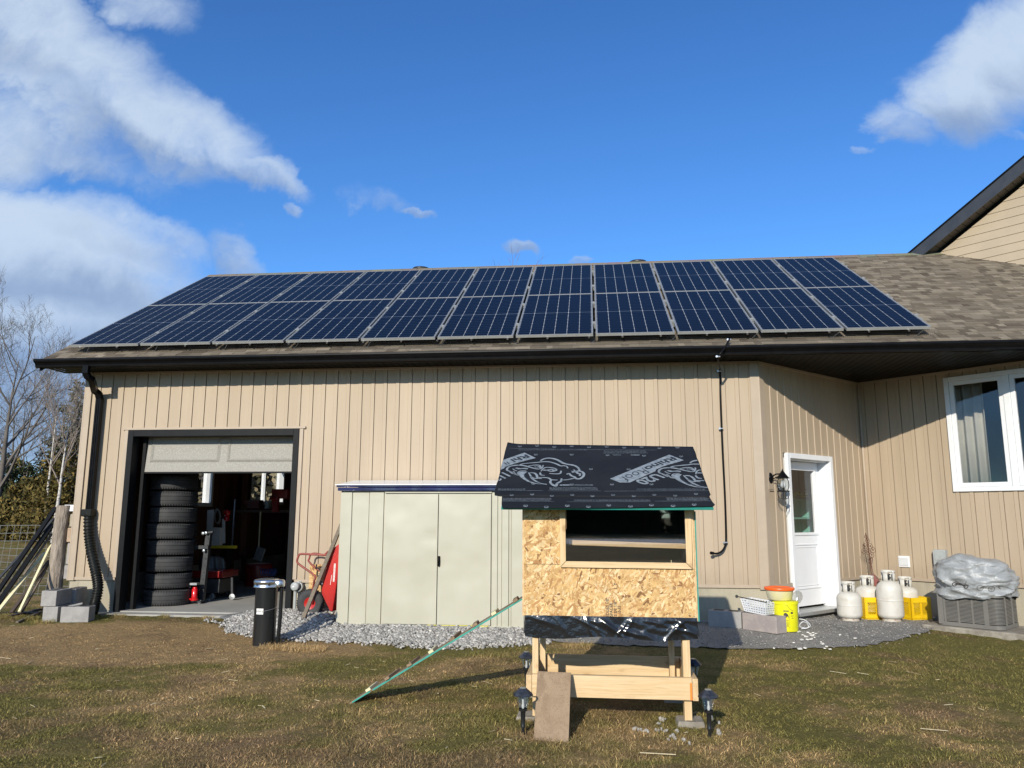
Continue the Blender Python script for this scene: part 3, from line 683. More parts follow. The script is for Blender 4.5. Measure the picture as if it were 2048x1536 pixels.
mb = MB(); mb.poly([(2.2, 10.4, .16), (4.02, 12.2, .16), (6.4, 9.9, .16), (9, 9.9, .16), (9, 16.5, .16), (2.2, 16.5, .16)]); mb.poly([(2.2, 10.4, 3.37), (4.02, 12.2, 3.37), (6.4, 9.9, 3.37), (9, 9.9, 3.37), (9, 16.5, 3.37), (2.2, 16.5, 3.37)]); mb.build('room_floor', M['intdark'], house)
# foundation
mb = MB()
wallbox(mb, G1, A2, -.012, -.17, -.3, ZB - .025, 0, OX0 + 7.2 - .02); wallbox(mb, G1, A2, -.012, -.17, -.3, ZB - .025, OX1 + 7.2 + .02, None)
wallbox(mb, A2, B2, -.014, -.17, -.3, ZB - .025, 0, dS0); wallbox(mb, A2, B2, -.014, -.17, -.3, ZB - .025, dS1, None); wallbox(mb, A2, B2, -.014, -.17, -.3, .13, dS0, dS1)
wallbox(mb, B2, D2, -.014, -.17, -.3, ZB - .025); wallbox(mb, L1, G1, -.014, -.17, -.3, ZB - .025, 0, 7.73)
mb.build('foundation', M['found'], house)
mb = MB()
mb.box(-7.17, 10.2, -.2, 2.0, 18.0, .10); mb.box(OX0 - .25, 10.0, -.2, OX1 + .03, 10.2, .085)
mb.build('garage_floor', M['slab'], house, bevel=.004)
# trims: base flashing, frieze, corner posts, door surround
mb = MB()
def tr(A, B, s0, s1, z0, z1, d=.018): wallbox(mb, A, B, d, -.012, z0, z1, s0, s1)
tr(G1, A2, 0, OX0 + 7.17, ZB - .03, ZB + .012, .014); tr(G1, A2, OX1 + 7.23, 9.30, ZB - .03, ZB + .012, .014)
tr(A2, B2, .05, dS0 - .01, ZB - .03, ZB + .012, .014); tr(A2, B2, dS1 + .01, 2.63, ZB - .03, ZB + .012, .014); tr(B2, D2, .02, None, ZB - .03, ZB + .012, .014)
tr(G1, A2, 0, 9.30, ZS - .03, ZS - .002, .016); tr(A2, B2, .05, 2.63, ZS - .035, ZS - .002, .02); tr(B2, D2, .02, None, ZS - .035, ZS - .002, .02)
tr(G1, A2, OX0 + 7.2 - .09, OX1 + 7.2 + .09, OZ + .032, OZ + .062, .03)
tr(G1, A2, OX1 + 7.2 + .008, OX1 + 7.2 + .06, ZB + .012, OZ + .030, .022); tr(G1, A2, OX0 + 7.2 - .06, OX0 + 7.2 - .008, ZB + .012, OZ + .030, .022)
mb.box(-7.222, 10.174, ZB - .035, -7.12, 10.19, ZS - .003); mb.box(-7.225, 10.172, ZB - .035, -7.206, 10.30, ZS - .003)
# outside corner post of the front wall and the porch wall, inside corner strip
mb.box(2.045, 10.172, ZB - .045, 2.168, 10.188, ZS - .004)
wallbox(mb, A2, B2, .024, .004, ZB - .045, ZS - .004, .012, .10); mb.tube([(2.158, 10.185, ZB - .045), (2.158, 10.185, ZS - .004)], .016, 8)
mb.tube([(4.02, 12.04, ZB - .02), (4.02, 12.04, ZS - .004)], .02, 8)
mb.build('corner_trim', M['trim'], house, bevel=.002)
# overhead door surround in black and the door leaf
jm = MB()
jm.box(OX0 - .006, 10.165, .09, OX0 + .075, 10.33, OZ + .03); jm.box(OX1 - .075, 10.165, .02, OX1 + .006, 10.33, OZ + .03); jm.box(OX0 + .075, 10.165, OZ - .06, OX1 - .075, 10.33, OZ + .03)
jm.box(OX0 + .11, 10.36, .10, OX0 + .16, 10.44, OZ - .05); jm.box(OX1 - .13, 10.36, .10, OX1 - .09, 10.44, OZ - .05)
jm.build('door_surround', M['blackmat'], house, bevel=.003)
leaf = MB(); lx0, lx1 = OX0 + .14, OX1 - .10; z0 = 1.985; yb, yt = 10.37, 10.52
def lf(x, z, d=0): # tilted leaf surface
    t = (z - z0) / .6; return (x, yb + (yt - yb) * t * .35 - d, z)
leaf.slab([lf(lx0, z0), lf(lx1, z0), lf(lx1, 2.62), lf(lx0, 2.62)], .045)
def raised(x0, x1, za, zb):
    o_ = .03
    a = [lf(x0, za, .001), lf(x1, za, .001), lf(x1, zb, .001), lf(x0, zb, .001)]; b = [lf(x0 + o_, za + o_, .016), lf(x1 - o_, za + o_, .016), lf(x1 - o_, zb - o_, .016), lf(x0 + o_, zb - o_, .016)]
    i_ = .05; c = [lf(x0 + i_, za + i_, .004), lf(x1 - i_, za + i_, .004), lf(x1 - i_, zb - i_, .004), lf(x0 + i_, zb - i_, .004)]
    leaf.add(a + b + c, [(0, 1, 5, 4), (1, 2, 6, 5), (2, 3, 7, 6), (3, 0, 4, 7), (4, 5, 9, 8), (5, 6, 10, 9), (6, 7, 11, 10), (7, 4, 8, 11), (8, 9, 10, 11)])
raised(lx0 + .08, lx0 + 1.12, 2.12, 2.50); raised(lx0 + 1.22, lx1 - .02, 2.12, 2.50)
lo = leaf.build('overhead_door', M['doorsec'], house)
sl = MB(); sl.box(lx0, yb - .004, z0 - .022, lx1, yb + .04, z0 - .001); sl.build('bottom_seal', M['blackmat'], lo)
# side door
def onw(A, B, s, d, z):
    t = (B - A).normalized(); nrm = Vector((t.y, -t.x, 0)); p = A + t * s + nrm * d; return Vector((p.x, p.y, z))
fr = MB()
def wb(mbx, A, B, s0, s1, d0, d1, z0, z1): wallbox(mbx, A, B, d0, d1, z0, z1, s0, s1)
wb(fr, A2, B2, dS0, dS0 + .07, .035, -.02, dZ0, dZ1); wb(fr, A2, B2, dS1 - .07, dS1, .035, -.02, dZ0, dZ1); wb(fr, A2, B2, dS0 + .07, dS1 - .07, .035, -.02, dZ1 - .07, dZ1)
wb(fr, A2, B2, dS0 + .055, dS0 + .085, -.02, -.20, dZ0, dZ1 - .06); wb(fr, A2, B2, dS1 - .085, dS1 - .055, -.02, -.20, dZ0, dZ1 - .06); wb(fr, A2, B2, dS0 + .085, dS1 - .085, -.02, -.20, dZ1 - .085, dZ1 - .055)
fr.build('door_frame', M['white'], house, bevel=.004)
e0, e1 = dS0 + .09, dS1 - .09; dl = MB()
W0, W1, WZ0, WZ1 = e0 + .10, e1 - .13, 1.17, 2.02
for (a, b, za, zb) in [(e0, W0, dZ0 + .03, dZ1 - .09), (W1, e1, dZ0 + .03, dZ1 - .09), (W0, W1, dZ0 + .03, WZ0), (W0, W1, WZ1, dZ1 - .09)]: wb(dl, A2, B2, a, b, -.15, -.195, za, zb)
def ringw(mbx, A, B, s0, s1, z0, z1, w_, d0, d1):
    wb(mbx, A, B, s0, s0 + w_, d0, d1, z0, z1); wb(mbx, A, B, s1 - w_, s1, d0, d1, z0, z1); wb(mbx, A, B, s0 + w_, s1 - w_, d0, d1, z0, z0 + w_); wb(mbx, A, B, s0 + w_, s1 - w_, d0, d1, z1 - w_, z1)
ringw(dl, A2, B2, W0 - .035, W1 + .035, WZ0 - .035, WZ1 + .035, .035, -.135, -.152)
ringw(dl, A2, B2, W0 - .02, W1 + .02, .42, 1.02, .02, -.140, -.152); ringw(dl, A2, B2, W0 + .02, W1 - .02, .46, .98, .012, -.143, -.152)
do = dl.build('side_door', M['white'], house, bevel=.003)
gm = MB(); q = [onw(A2, B2, s, -.17, z) for s, z in ((W0, WZ0), (W1, WZ0), (W1, WZ1), (W0, WZ1))]; gm.slab(q, .005); gm.build('door_glass', M['glass'], do)
for z in (1.02 + .02, .96 + .005): hh = MB(); hh.cbox(onw(A2, B2, e0 + .045, -.145, z), .025, .02, .02, Matrix.Rotation(R(45), 3, 'Z')); hh.build('lock_bore', M['darksteel'], do)
th = MB(); wb(th, A2, B2, dS0 - .02, dS1 + .02, .10, -.2, dZ0 - .045, dZ0); th.build('door_sill', M['alu'], house, bevel=.004)
# living-room window
wf = MB(); ringw(wf, B2, D2, wS0, wS1, wZ0, wZ1, .06, .035, -.03); wb(wf, B2, D2, 1.961, 2.041, .03, -.03, wZ0 + .06, wZ1 - .06)
for (a, b) in ((wS0 + .062, 1.959), (2.043, wS1 - .062)): ringw(wf, B2, D2, a, b, wZ0 + .062, wZ1 - .062, .055, .018, -.03)
wo = wf.build('window_frame', M['vinylw'], house, bevel=.004)
for (a, b) in ((wS0 + .115, 1.908), (2.094, wS1 - .115)):
    gm = MB(); gm.slab([onw(B2, D2, s, -.01, z) for s, z in ((a, wZ0 + .115), (b, wZ0 + .115), (b, wZ1 - .115), (a, wZ1 - .115))], .005); gm.build('pane', glass_mat('room_glass', (.05, 0, 0), .80), wo)
# garage windows in the left wall
for (y0, y1, zz) in ((12.55, 13.75, 1.53), (15.3, 17.08, 1.60)):
    f = MB()
    for (a, b, c, d) in [(y0, y0 + .07, zz, 2.6), (y1 - .07, y1, zz, 2.6), (y0 + .07, y1 - .07, zz, zz + .07), (y0 + .07, y1 - .07, 2.53, 2.6)]: f.box(-7.19, a, c, -7.02, b, d)
    ym = (y0 + y1) / 2; f.box(-7.17, ym - .03, zz + .07, -7.08, ym + .03, 2.53)
    wo = f.build('garage_window', M['vinylw'], house); gm = MB(); gm.box(-7.13, y0 + .07, zz + .07, -7.126, y1 - .07, 2.53); gm.build('pane', M['glass'], wo)
# roof deck, fascia, soffit
RX0, RX1, YE, YR = -7.62, 10.5, 9.75, 14.15
zr = roofz(YR)
mb = MB()
mb.slab([(RX0, YE, roofz(YE) - .012), (RX1, YE, roofz(YE) - .012), (RX1, YR, zr - .012), (RX0, YR, zr - .012)], .02)
mb.slab([(RX1, 2 * YR - YE, roofz(YE) - .012), (RX0, 2 * YR - YE, roofz(YE) - .012), (RX0, YR, zr - .012), (RX1, YR, zr - .012)], .02)
mb.build('roof_deck', M['intdark'], house)
mb = MB(); ct, st = math.cos(TH), math.sin(TH); ex = .108; nrow = int((YR - YE) / ct / ex) + 1
base = [(.225, .190, .145), (.200, .167, .126), (.170, .141, .107), (.245, .208, .160), (.140, .115, .088)]
for r_ in range(nrow):
    s0 = -.02 + r_ * ex; s1 = min(s0 + ex + .03, (YR - YE) / ct); x = RX0 - .01 - random.random() * .2
    zoff = 0
    while x < RX1:
        wd = random.uniform(.07, .21); c = random.choice(base); f = random.uniform(.72, 1.16); c = tuple(v * f for v in c)
        thk = .0095 if random.random() < .55 else .004
        xa, xb = max(x, RX0 - .012), min(x + wd, RX1)
        def pt(xx, s, h): return (xx, YE + s * ct - h * st, roofz(YE) + s * st + h * ct)
        if xb > xa and s1 > s0:
            vs = [pt(xa, s0, -.004), pt(xb, s0, -.004), pt(xa, s0, thk), pt(xb, s0, thk), pt(xb, s1, .0005), pt(xa, s1, .0005)]
            mb.add(vs, [(0, 1, 3, 2), (2, 3, 4, 5)], col=c)
        x += wd
for k in range(60):
    x = RX0 + k * .305; c = tuple(v * random.uniform(.85, 1.1) for v in base[0])
    mb.add([(x, YR - .13, zr - .066), (x + .30, YR - .13, zr - .066), (x + .30, YR, zr + .022), (x, YR, zr + .022), (x + .30, YR + .13, zr - .066), (x, YR + .13, zr - .066)], [(0, 1, 2, 3), (3, 2, 4, 5)], col=c)
mb.slab([(RX1, 2 * YR - YE, roofz(YE)), (RX0, 2 * YR - YE, roofz(YE)), (RX0, YR - .01, zr), (RX1, YR - .01, zr)], .008)
mb.build('roof_shingles', M['shingle'], house)
mb = MB()
mb.box(RX0, YE, ZS - .02, RX1, YE + .02, roofz(YE) - .035)                    # eave fascia
for sgn in (0, 1):
    ya, yb_ = (YE, YR) if sgn == 0 else (2 * YR - YE, YR)
    for (xa, xb) in ((RX0 - .003, RX0 + .02),):
        vs = [(xx, yy, roofz(min(yy, 2 * YR - yy)) + dz_) for xx in (xa, xb) for yy, dz_ in ((ya, -.035), (yb_, -.035), (yb_, -.20), (ya, -.15))]
        mb.add(vs, [(0, 1, 2, 3), (4, 7, 6, 5), (0, 4, 5, 1), (1, 5, 6, 2), (2, 6, 7, 3), (3, 7, 4, 0)])
mb.build('fascia', M['black'], house)
mb = MB(); y = YE + .02
# grooved soffit, boards running front to back
def soffit_poly_y(x):
    if x < 2.15: return 10.2
    if x < 4.02: return 10.2 + (x - 2.15)
    if x < 6.22: return 12.07 - (x - 4.02)
    return 9.87
x = RX0 + .02; P2 = .10; k = 0
while x < 10.3:
    x1 = x + P2; m_ = k % 4
    for (a, b, z, zb_) in ((x, x + .008, ZS + .008, ZS + .008), (x + .008, x1, ZS, ZS)):
        if x < -7.2: ye0 = ye1 = 10.24
        else: ye0, ye1 = soffit_poly_y(a) + .02, soffit_poly_y(b) + .02
        mb.quad((a, YE + .02, z), (a, ye0, z), (b, ye1, z), (b, YE + .02, z))
    mb.quad((x + .008, YE + .02, ZS + .008), (x + .008, YE + .02, ZS), (x + .008, soffit_poly_y(x), ZS), (x + .008, soffit_poly_y(x), ZS + .008))
    x = x1; k += 1
mb.slab([(RX0 + .02, 10.24, roofz(10.24) - .16), (-7.2, 10.24, roofz(10.24) - .16), (-7.2, YR, zr - .18), (RX0 + .02, YR, zr - .18)], .01)
mb.quad((RX0 + .02, 10.24, ZS), (-7.2, 10.24, ZS), (-7.2, 10.24, roofz(10.24) - .1), (RX0 + .02, 10.24, roofz(10.24) - .1))
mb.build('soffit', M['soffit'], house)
# eaves gutter and downspout
prof = [(9.748, 3.50), (9.748, 3.385), (9.70, 3.383), (9.683, 3.390), (9.680, 3.412), (9.664, 3.437), (9.640, 3.452), (9.630, 3.470), (9.630, 3.490), (9.636, 3.497), (9.644, 3.496), (9.644, 3.484), (9.640, 3.470), (9.692, 3.40), (9.74, 3.395), (9.74, 3.50)]
mb = MB(); GX0, GX1 = -7.64, 10.5
vs = [(GX0, y, z) for y, z in prof] + [(GX1, y, z) for y, z in prof]; k = len(prof)
mb.add(vs, [(i, (i + 1) % k, (i + 1) % k + k, i + k) for i in range(k)]); mb.add([(GX0, y, z) for y, z in prof[:11]], [tuple(range(11))])
mb.build('gutter', M['black'], house, fixn=False)
def rect_tube(mb, pts, a, b, side):
    """rectangular section swept along pts; side = width direction"""
    side = Vector(side).normalized(); pts = [Vector(p) for p in pts]; vs = []
    for i, p in enumerate(pts):
        d = (pts[min(i + 1, len(pts) - 1)] - pts[max(i - 1, 0)]).normalized(); n_ = d.cross(side).normalized()
        for (u, v) in ((-a, -b), (a, -b), (a, b), (-a, b)): vs.append(p + side * u + n_ * v)
    fs = [(i * 4 + k, i * 4 + (k + 1) % 4, (i + 1) * 4 + (k + 1) % 4, (i + 1) * 4 + k) for i in range(len(pts) - 1) for k in range(4)] + [(3, 2, 1, 0), tuple(len(pts) * 4 - 4 + k for k in range(4))]
    mb.add(vs, fs)
dx_ = wy(178, 1033, 10.13).x; dt = wy(173, 738, 9.70)
mb = MB(); rect_tube(mb, [(dt.x, 9.70, 3.40), (dt.x, 9.70, 3.30), (dt.x + .01, 9.73, 3.25), (dt.x + .03, 9.79, 3.22), (dx_ - .03, 10.04, 3.11), (dx_ - .005, 10.10, 3.07), (dx_, 10.125, 3.0), (dx_, 10.125, 1.42)], .042, .033, (1, 0, 0))
for k in (-.014, .014): mb.box(dx_ + k - .004, 10.083, 1.45, dx_ + k + .004, 10.0925, 3.0)
mb.build('downspout', M['black'], house, bevel=.006)
hz_ = MB()
def catmull(P, n):
    P = [Vector(p) for p in P]; out = []
    for i in range(len(P) - 1):
        p0, p1, p2, p3 = P[max(i - 1, 0)], P[i], P[i + 1], P[min(i + 2, len(P) - 1)]
        for k in range(n):
            t = k / n; out.append(.5 * ((2 * p1) + (p2 - p0) * t + (2 * p0 - 5 * p1 + 4 * p2 - p3) * t * t + (3 * p1 - p0 - 3 * p2 + p3) * t ** 3))
    out.append(P[-1]); return out
hp = catmull([(dx_, 10.12, 1.40), wy(178, 1068, 10.10), wy(183, 1105, 10.06), wy(192, 1145, 9.98), wy(196, 1175, 9.94), (wy(190, 1205, 9.90).x, 9.90, .22), (wy(184, 1225, 9.82).x, 9.82, .10)], 26)
rad = [(.068 if (i % 4) < 2 else .056) for i in range(len(hp))]
hose = thing('drain_hose', 'black corrugated drain hose hanging from the downspout beside the garage door', 'hose', (dx_, 10.12, 0.05))
hz_.tube(hp, rad, 16); hz_.build('corrugated_pipe', M['drain'], hose); hc = MB(); rect_tube(hc, [(dx_, 10.12, 1.46), (dx_, 10.12, 1.36)], .072, .062, (1, 0, 0)); hc.build('adapter', M['drain'], hose, bevel=.01)
# stone quoins on the gable side with a white cap
mb = MB(); z = .50
for k, (h_, w_) in enumerate([(.20, .15), (.30, .13), (.21, .16), (.19, .13)]):
    mb.box(-7.205 - w_ * .7, 10.22, z + .006, -7.205, 10.5, z + h_ - .006, col=[(.33, .31, .30), (.34, .31, .29), (.42, .31, .22), (.38, .33, .26)][k]); z += h_
mb.build('stone_veneer', attr_mat('veneer', .85, 14, .3, 18, .6, .02), house, bevel=.012)
mb = MB(); mb.box(-7.39, 10.21, 1.43, -7.20, 10.5, 1.52); mb.build('ledge_cap', M['white'], house, bevel=.006)
# taller main house: gable set at 45 degrees
def gp(t, off, z):
    """point on the vertical plane x+y = 19.99+off, t along it"""
    s = (19.99 + off) / 2; return Vector((s + t / math.sqrt(2), s - t / math.sqrt(2), z))
t0, zf, m_ = -5.958, 6.14, .583; tp_, zp = 1.2, 6.14 + .583 * (1.2 + 5.958)
mb = MB(); OFF = .40
zc = 5.2
while zc < zp:
    za, zb_ = zc, zc + .152
    tl = max(-6.4, t0 + .18 + (za - zf + .20) / m_); tr_ = 2 * tp_ - tl
    tl2 = max(-6.4, t0 + .18 + (zb_ - zf + .20) / m_); tr2 = 2 * tp_ - tl2
    if tl2 < tr2:
        mb.quad(gp(tl, OFF - .016, za), gp(tr_, OFF - .016, za), gp(tr2, OFF, zb_), gp(tl2, OFF, zb_)); mb.quad(gp(tl, OFF, za), gp(tr_, OFF, za), gp(tr_, OFF - .016, za), gp(tl, OFF - .016, za))
    zc += .152
mb.build('gable_lap_siding', M['siding_h'], house)
mb = MB()
for sg in (1, -1):
    ta, tb = (t0 - .05, tp_) if sg == 1 else (2 * tp_ - t0, tp_); za = zf - .03 if sg == 1 else zf
    vs = [gp(ta, 0, za), gp(tb, 0, zp), gp(tb, 0, zp - .25), gp(ta, 0, za - .25), gp(ta, .03, za), gp(tb, .03, zp), gp(tb, .03, zp - .25), gp(ta, .03, za - .25)]
    mb.add(vs, [(0, 3, 2, 1), (4, 5, 6, 7), (0, 1, 5, 4), (3, 7, 6, 2), (0, 4, 7, 3)])
mb.build('rake_fascia', M['navy'], house)
mb = MB()
n_ = 60
for k in range(n_):
    ta = t0 + .10 + (tp_ - t0 - .1) * k / n_; tb = t0 + .10 + (tp_ - t0 - .1) * (k + .94) / n_; za = zf + m_ * (ta - t0) - .215; zb_ = zf + m_ * (tb - t0) - .215
    mb.quad(gp(ta, .03, za), gp(tb, .03, zb_), gp(tb, OFF + .02, zb_), gp(ta, OFF + .02, za))
mb.build('rake_soffit', pbr('rake_soffit', (.085, .07, .055), .6), house)
mb = MB()
for sg in (1, -1):
    te = t0 - .10 if sg == 1 else 2 * tp_ - t0 + .1
    pts = [gp(te, -.03, zf - .055), gp(te, 22, zf - .055), gp(tp_, 22, zp + .01), gp(tp_, -.03, zp + .01)]
    if sg == -1: pts = pts[::-1]
    mb.slab(pts, -.022)
mb.build('main_roof', M['black'], house)
mb = MB(); mb.quad(gp(-5.6, OFF + .1, 3.4), gp(-5.6, 22, 3.4), gp(-5.6, 22, 6.1), gp(-5.6, OFF + .1, 6.1)); mb.build('main_wall', M['siding_h'], house)

# ================================================================== SOLAR ARRAY
rotP = Matrix.Rotation(TH, 3, 'X'); PO = Vector((-7.33, 9.903, 3.746)); ey = Vector((0, ct, st))
def make_panel(loc, label):
    t = thing('solar_panel', label, 'solar panel', loc, 'solar panels in two rows on the garage roof', rotP)
    f = MB(); W, L = 1.018, 2.09; d = .036; w_ = .012
    for (a, b, c, e) in ((0, 0, W, w_), (0, L - w_, W, L), (0, w_, w_, L - w_), (W - w_, w_, W, L - w_)): f.box(a, b, -d, c, e, 0)
    f.build('panel_frame', M['alu'], t, local=True)
    b = MB(); b.box(w_, w_, -.010, W - w_, L - w_, -.004); b.build('backsheet', pbr('backsheet', (.12, .13, .15), .35, spec=.2), t, local=True)
    c = MB(); x0, y0 = (W - .978) / 2, (L - 2.03) / 2; c.quad((x0, y0, -.0015), (x0 + .978, y0, -.0015), (x0 + .978, y0 + 2.03, -.0015), (x0, y0 + 2.03, -.0015)); c.uv = [(0, 0), (.988, 0), (.988, 2.03), (0, 2.03)]
    c.build('cells', M['cells'], t, local=True)
    for yy in (.52, 1.57):
        k = MB(); k.box(W - .006, yy - .022, -.03, W + .043, yy + .022, .004); k.lathe([(.0, .012), (.008, .012), (.008, .004)], (W + .018, yy, 0), 8); k.build('clamp', M['alu'], t, local=True)
    return t
ordn = ['first', 'second', 'third', 'fourth', 'fifth', 'middle (sixth)', 'fifth', 'fourth', 'third', 'second', 'first']
pan0 = None
for r_ in range(2):
    for i in range(11):
        side = 'from the left end' if i < 5 else ('of the row' if i == 5 else 'from the right end')
        lab = f"dark blue solar panel, {ordn[i]} {side}, in the {'lower row above the gutter' if r_ == 0 else 'upper row along the ridge'}"
        loc = PO + Vector((1.055 * i, 0, 0)) + ey * (2.102 * r_)
        if pan0 is None: pan0 = make_panel(loc, lab)
        else: copy_thing(pan0, loc, lab)
# rails and brackets beneath
rl = thing('mounting_rack', 'metal rails and brackets carrying the solar panels above the shingles', 'rack', (PO.x, PO.y, roofz(PO.y)))
nrm_ = Vector((0, -st, ct))
def onroof(x, s, h): return PO + Vector((x, 0, 0)) + ey * s + nrm_ * h
for s in (.5, 1.57, 2.62, 3.67): mb = MB(); mb.beam(onroof(-.06, s, -.06), onroof(11.66, s, -.06), .03, .04, nrm_); mb.build('rail', M['alu'], rl)
for i in range(12):
    mb = MB(); x = .25 + i * 1.02; a = onroof(x - .05, .04, -.135); b = onroof(x + .03, .015, -.04); mb.beam(a, b, .012, .006, nrm_); mb.cbox(onroof(x - .05, .06, -.133), .05, .06, .006, rotP); mb.build('bracket', M['galv'], rl)
for i in range(23):
    x = .18 + i * .505 + random.uniform(-.06, .06); mb = MB(); mb.tube([onroof(x, -.004, -.045), onroof(x, -.016, -.045)], .014, 10); mb.tube([onroof(x, -.01, -.045), onroof(x + .004, .012, -.06)], .004, 6); mb.build('clip', M['chrome'], rl)
gmesh = MB()
for i in range(520): x = i * .0224; gmesh.beam(onroof(x, .012, -.036), onroof(x, .02, -.132), .0016, .0016, (1, 0, 0))
for h in (-.05, -.07, -.09, -.11): gmesh.beam(onroof(0, .012, h), onroof(11.63, .012, h), .0016, .0016, nrm_)
gmesh.build('guard_mesh', M['darksteel'], rl)
gm2 = MB()
for i in range(460): x = 3.9 + i * .0168; gm2.beam(onroof(x, -.085, -.128), onroof(x, .01, -.128), .002, .002, nrm_)
for s in (-.085, -.06, -.035): gm2.beam(onroof(3.9, s, -.127), onroof(11.6, s, -.127), .002, .002, nrm_)
gm2.build('mesh_hem', pbr('mesh_hem', (.10, .085, .07), .7), rl)
# black backing of dark underside just inside the array (junction-box trough)
mb = MB()
for (u, wname) in ((845, 'left'), (1275, 'right')):
    x = wy(u, 530, 14.5).x
    t = thing('roof_vent', 'low dark roof vent peeking over the ridge ' + ('above the fourth panel gap, left of centre' if wname == 'left' else 'right of centre'), 'roof vent', (x, 14.5, roofz(2 * YR - 14.5)), 'roof vents behind the ridge')
    v = MB(); v.lathe([(.0, .16), (.12, .16), (.165, .145), (.175, .12), (.17, .105), (.10, .10)], (x, 14.38, zr - .055), 20); v.build('hood', M['darksteel'], t); v = MB(); v.lathe([(.11, -.06), (.11, .11)], (x, 14.38, zr - .055), 16); v.build('collar', M['darksteel'], t)
# ================================================================== WALL FIXTURES
# black conduit running from the array down the wall
t = thing('wall_conduit', 'thin black conduit clipped down the wall and curled at its lower end', 'conduit', (1.62, 10.15, 1.0))
p = [wy(1459, 678, 9.80), wy(1450, 695, 9.63), wy(1437, 714, 9.61), wy(1438, 733, 9.85), wy(1440, 742, 10.16), wy(1441, 800, 10.165), wy(1445, 900, 10.165), wy(1450, 1000, 10.165), wy(1452, 1078, 10.165), wy(1450, 1092, 10.15), wy(1444, 1102, 10.13), wy(1434, 1107, 10.12), wy(1424, 1106, 10.08)]
mb = MB(); mb.tube(catmull(p, 6), .0125, 10); mb.build('pipe', M['black'], t)
mb = MB(); mb.tube([wy(1426, 1106.5, 10.09), wy(1422, 1106, 10.06)], .02, 12); mb.build('pipe_end', M['black'], t)
for (u, v, yy) in ((1459, 679, 9.79), (1437, 713, 9.60), (1439, 742, 10.15), (1443, 857, 10.15), (1452, 1085, 10.15)):
    c = wy(u, v, yy); mb = MB(); mb.tube([c - Vector((.024, 0, 0)), c + Vector((.020, 0, 0))], .010, 8); mb.tube([c - Vector((.024, .012, 0)), c + Vector((-.024, .01, 0))], .013, 8); mb.build('pipe_clip', M['chrome'], t)
# carriage lantern beside the side door
tA = (B2 - A2).normalized(); nA = Vector((tA.y, -tA.x, 0)); LC = onpl(1566, 965, nA, A2 + nA * .20)
t = thing('wall_lantern', 'black carriage lantern with clear glass mounted left of the white side door', 'lantern', (LC.x, LC.y, LC.z))
zc = LC.z
mp = Vector((LC.x, LC.y, 0)) - nA * .185
mb = MB(); rz = Matrix((tA, nA, Vector((0, 0, 1)))).transposed(); mb.cbox((mp.x, mp.y, zc + .02) , .15, .012, .24, rz); mb.cbox((mp.x + nA.x * .008, mp.y + nA.y * .008, zc + .02), .11, .012, .20, rz); mb.build('mounting_block', M['trim'], t, bevel=.002)
mb = MB(); rn = nA.to_track_quat('Z', 'Y').to_matrix()
mb.lathe([(0, .035), (.03, .035), (.045, .02), (.05, 0)], (mp.x, mp.y, zc + .06), 20, rn, sy=1.5)
q0 = Vector((mp.x, mp.y, zc + .06)) + nA * .02; top = Vector((LC.x, LC.y, zc + .12))
mb.tube(catmull([q0, q0 + nA * .06 + Vector((0, 0, .045)), q0 + nA * .12 + Vector((0, 0, .05)), top], 6), .009, 8); mb.tube(catmull([q0 - Vector((0, 0, .02)), q0 + nA * .08 + Vector((0, 0, .01)), top - Vector((0, 0, .03))], 6), .007, 8); mb.build('arm', M['black'], t)
mb = MB(); mb.lathe([(.0, .175), (.006, .172), (.008, .155), (.012, .15), (.03, .12), (.075, .062), (.082, .058), (.082, .05), (.0, .05)], (LC.x, LC.y, zc), 16); mb.build('cap', M['black'], t)
gp_ = [(.055, .05), (.072, .02), (.076, -.03), (.070, -.075), (.055, -.105)]
mb = MB(); mb.lathe(gp_, (LC.x, LC.y, zc), 16); mb.build('glass_shade', M['clearglass'], t)
mb = MB()
for k in range(6):
    a = k * math.pi / 3 + .3; mb.tube([(LC.x + (r_ + .003) * math.cos(a), LC.y + (r_ + .003) * math.sin(a), zc + z) for r_, z in gp_], .0045, 6)
mb.lathe([(.05, -.10), (.078, -.104), (.078, -.116), (.05, -.118), (0, -.118)], (LC.x, LC.y, zc), 16)
for k in range(6):
    a = k * math.pi / 3 + .3; mb.tube([(LC.x + r_ * math.cos(a), LC.y + r_ * math.sin(a), zc + z) for r_, z in [(.074, -.115), (.078, -.16), (.06, -.195), (.02, -.21)]], .004, 6)
mb.build('cage', M['black'], t)
mb = MB(); mb.lathe([(0, .035), (.018, .03), (.022, .01), (.034, -.02), (.036, -.04), (.026, -.065), (0, -.075)], (LC.x, LC.y, zc), 16); mb.build('bulb', M['bulb'], t)
# dryer vent, disconnect box
tB = (D2 - B2).normalized(); nB = Vector((tB.y, -tB.x, 0)); rB = Matrix((tB, nB, Vector((0, 0, 1)))).transposed()
c = onw(B2, D2, .495, .012, .761); t = thing('dryer_vent', 'square white louvred vent low on the tan wall left of the grey box', 'wall vent', c)
mb = MB(); mb.cbox(c, .155, .02, .155, rB); mb.build('vent_frame', M['vinylw'], t, bevel=.004)
mb = MB()
for k in range(4): mb.cbox(c + nB * .016 + Vector((0, 0, .042 - k * .029)), .118, .012, .024, rB @ Matrix.Rotation(R(-22), 3, 'X'))
mb.build('louvre', M['vinylw'], t)
c = onw(B2, D2, 1.01, .05, .82); t = thing('electrical_box', 'grey electrical disconnect box on the wall above the covered air conditioner', 'electrical box', c)
mb = MB(); mb.cbox(c, .155, .085, .25, rB); mb.build('box_body', M['greypvc'], t, bevel=.006)
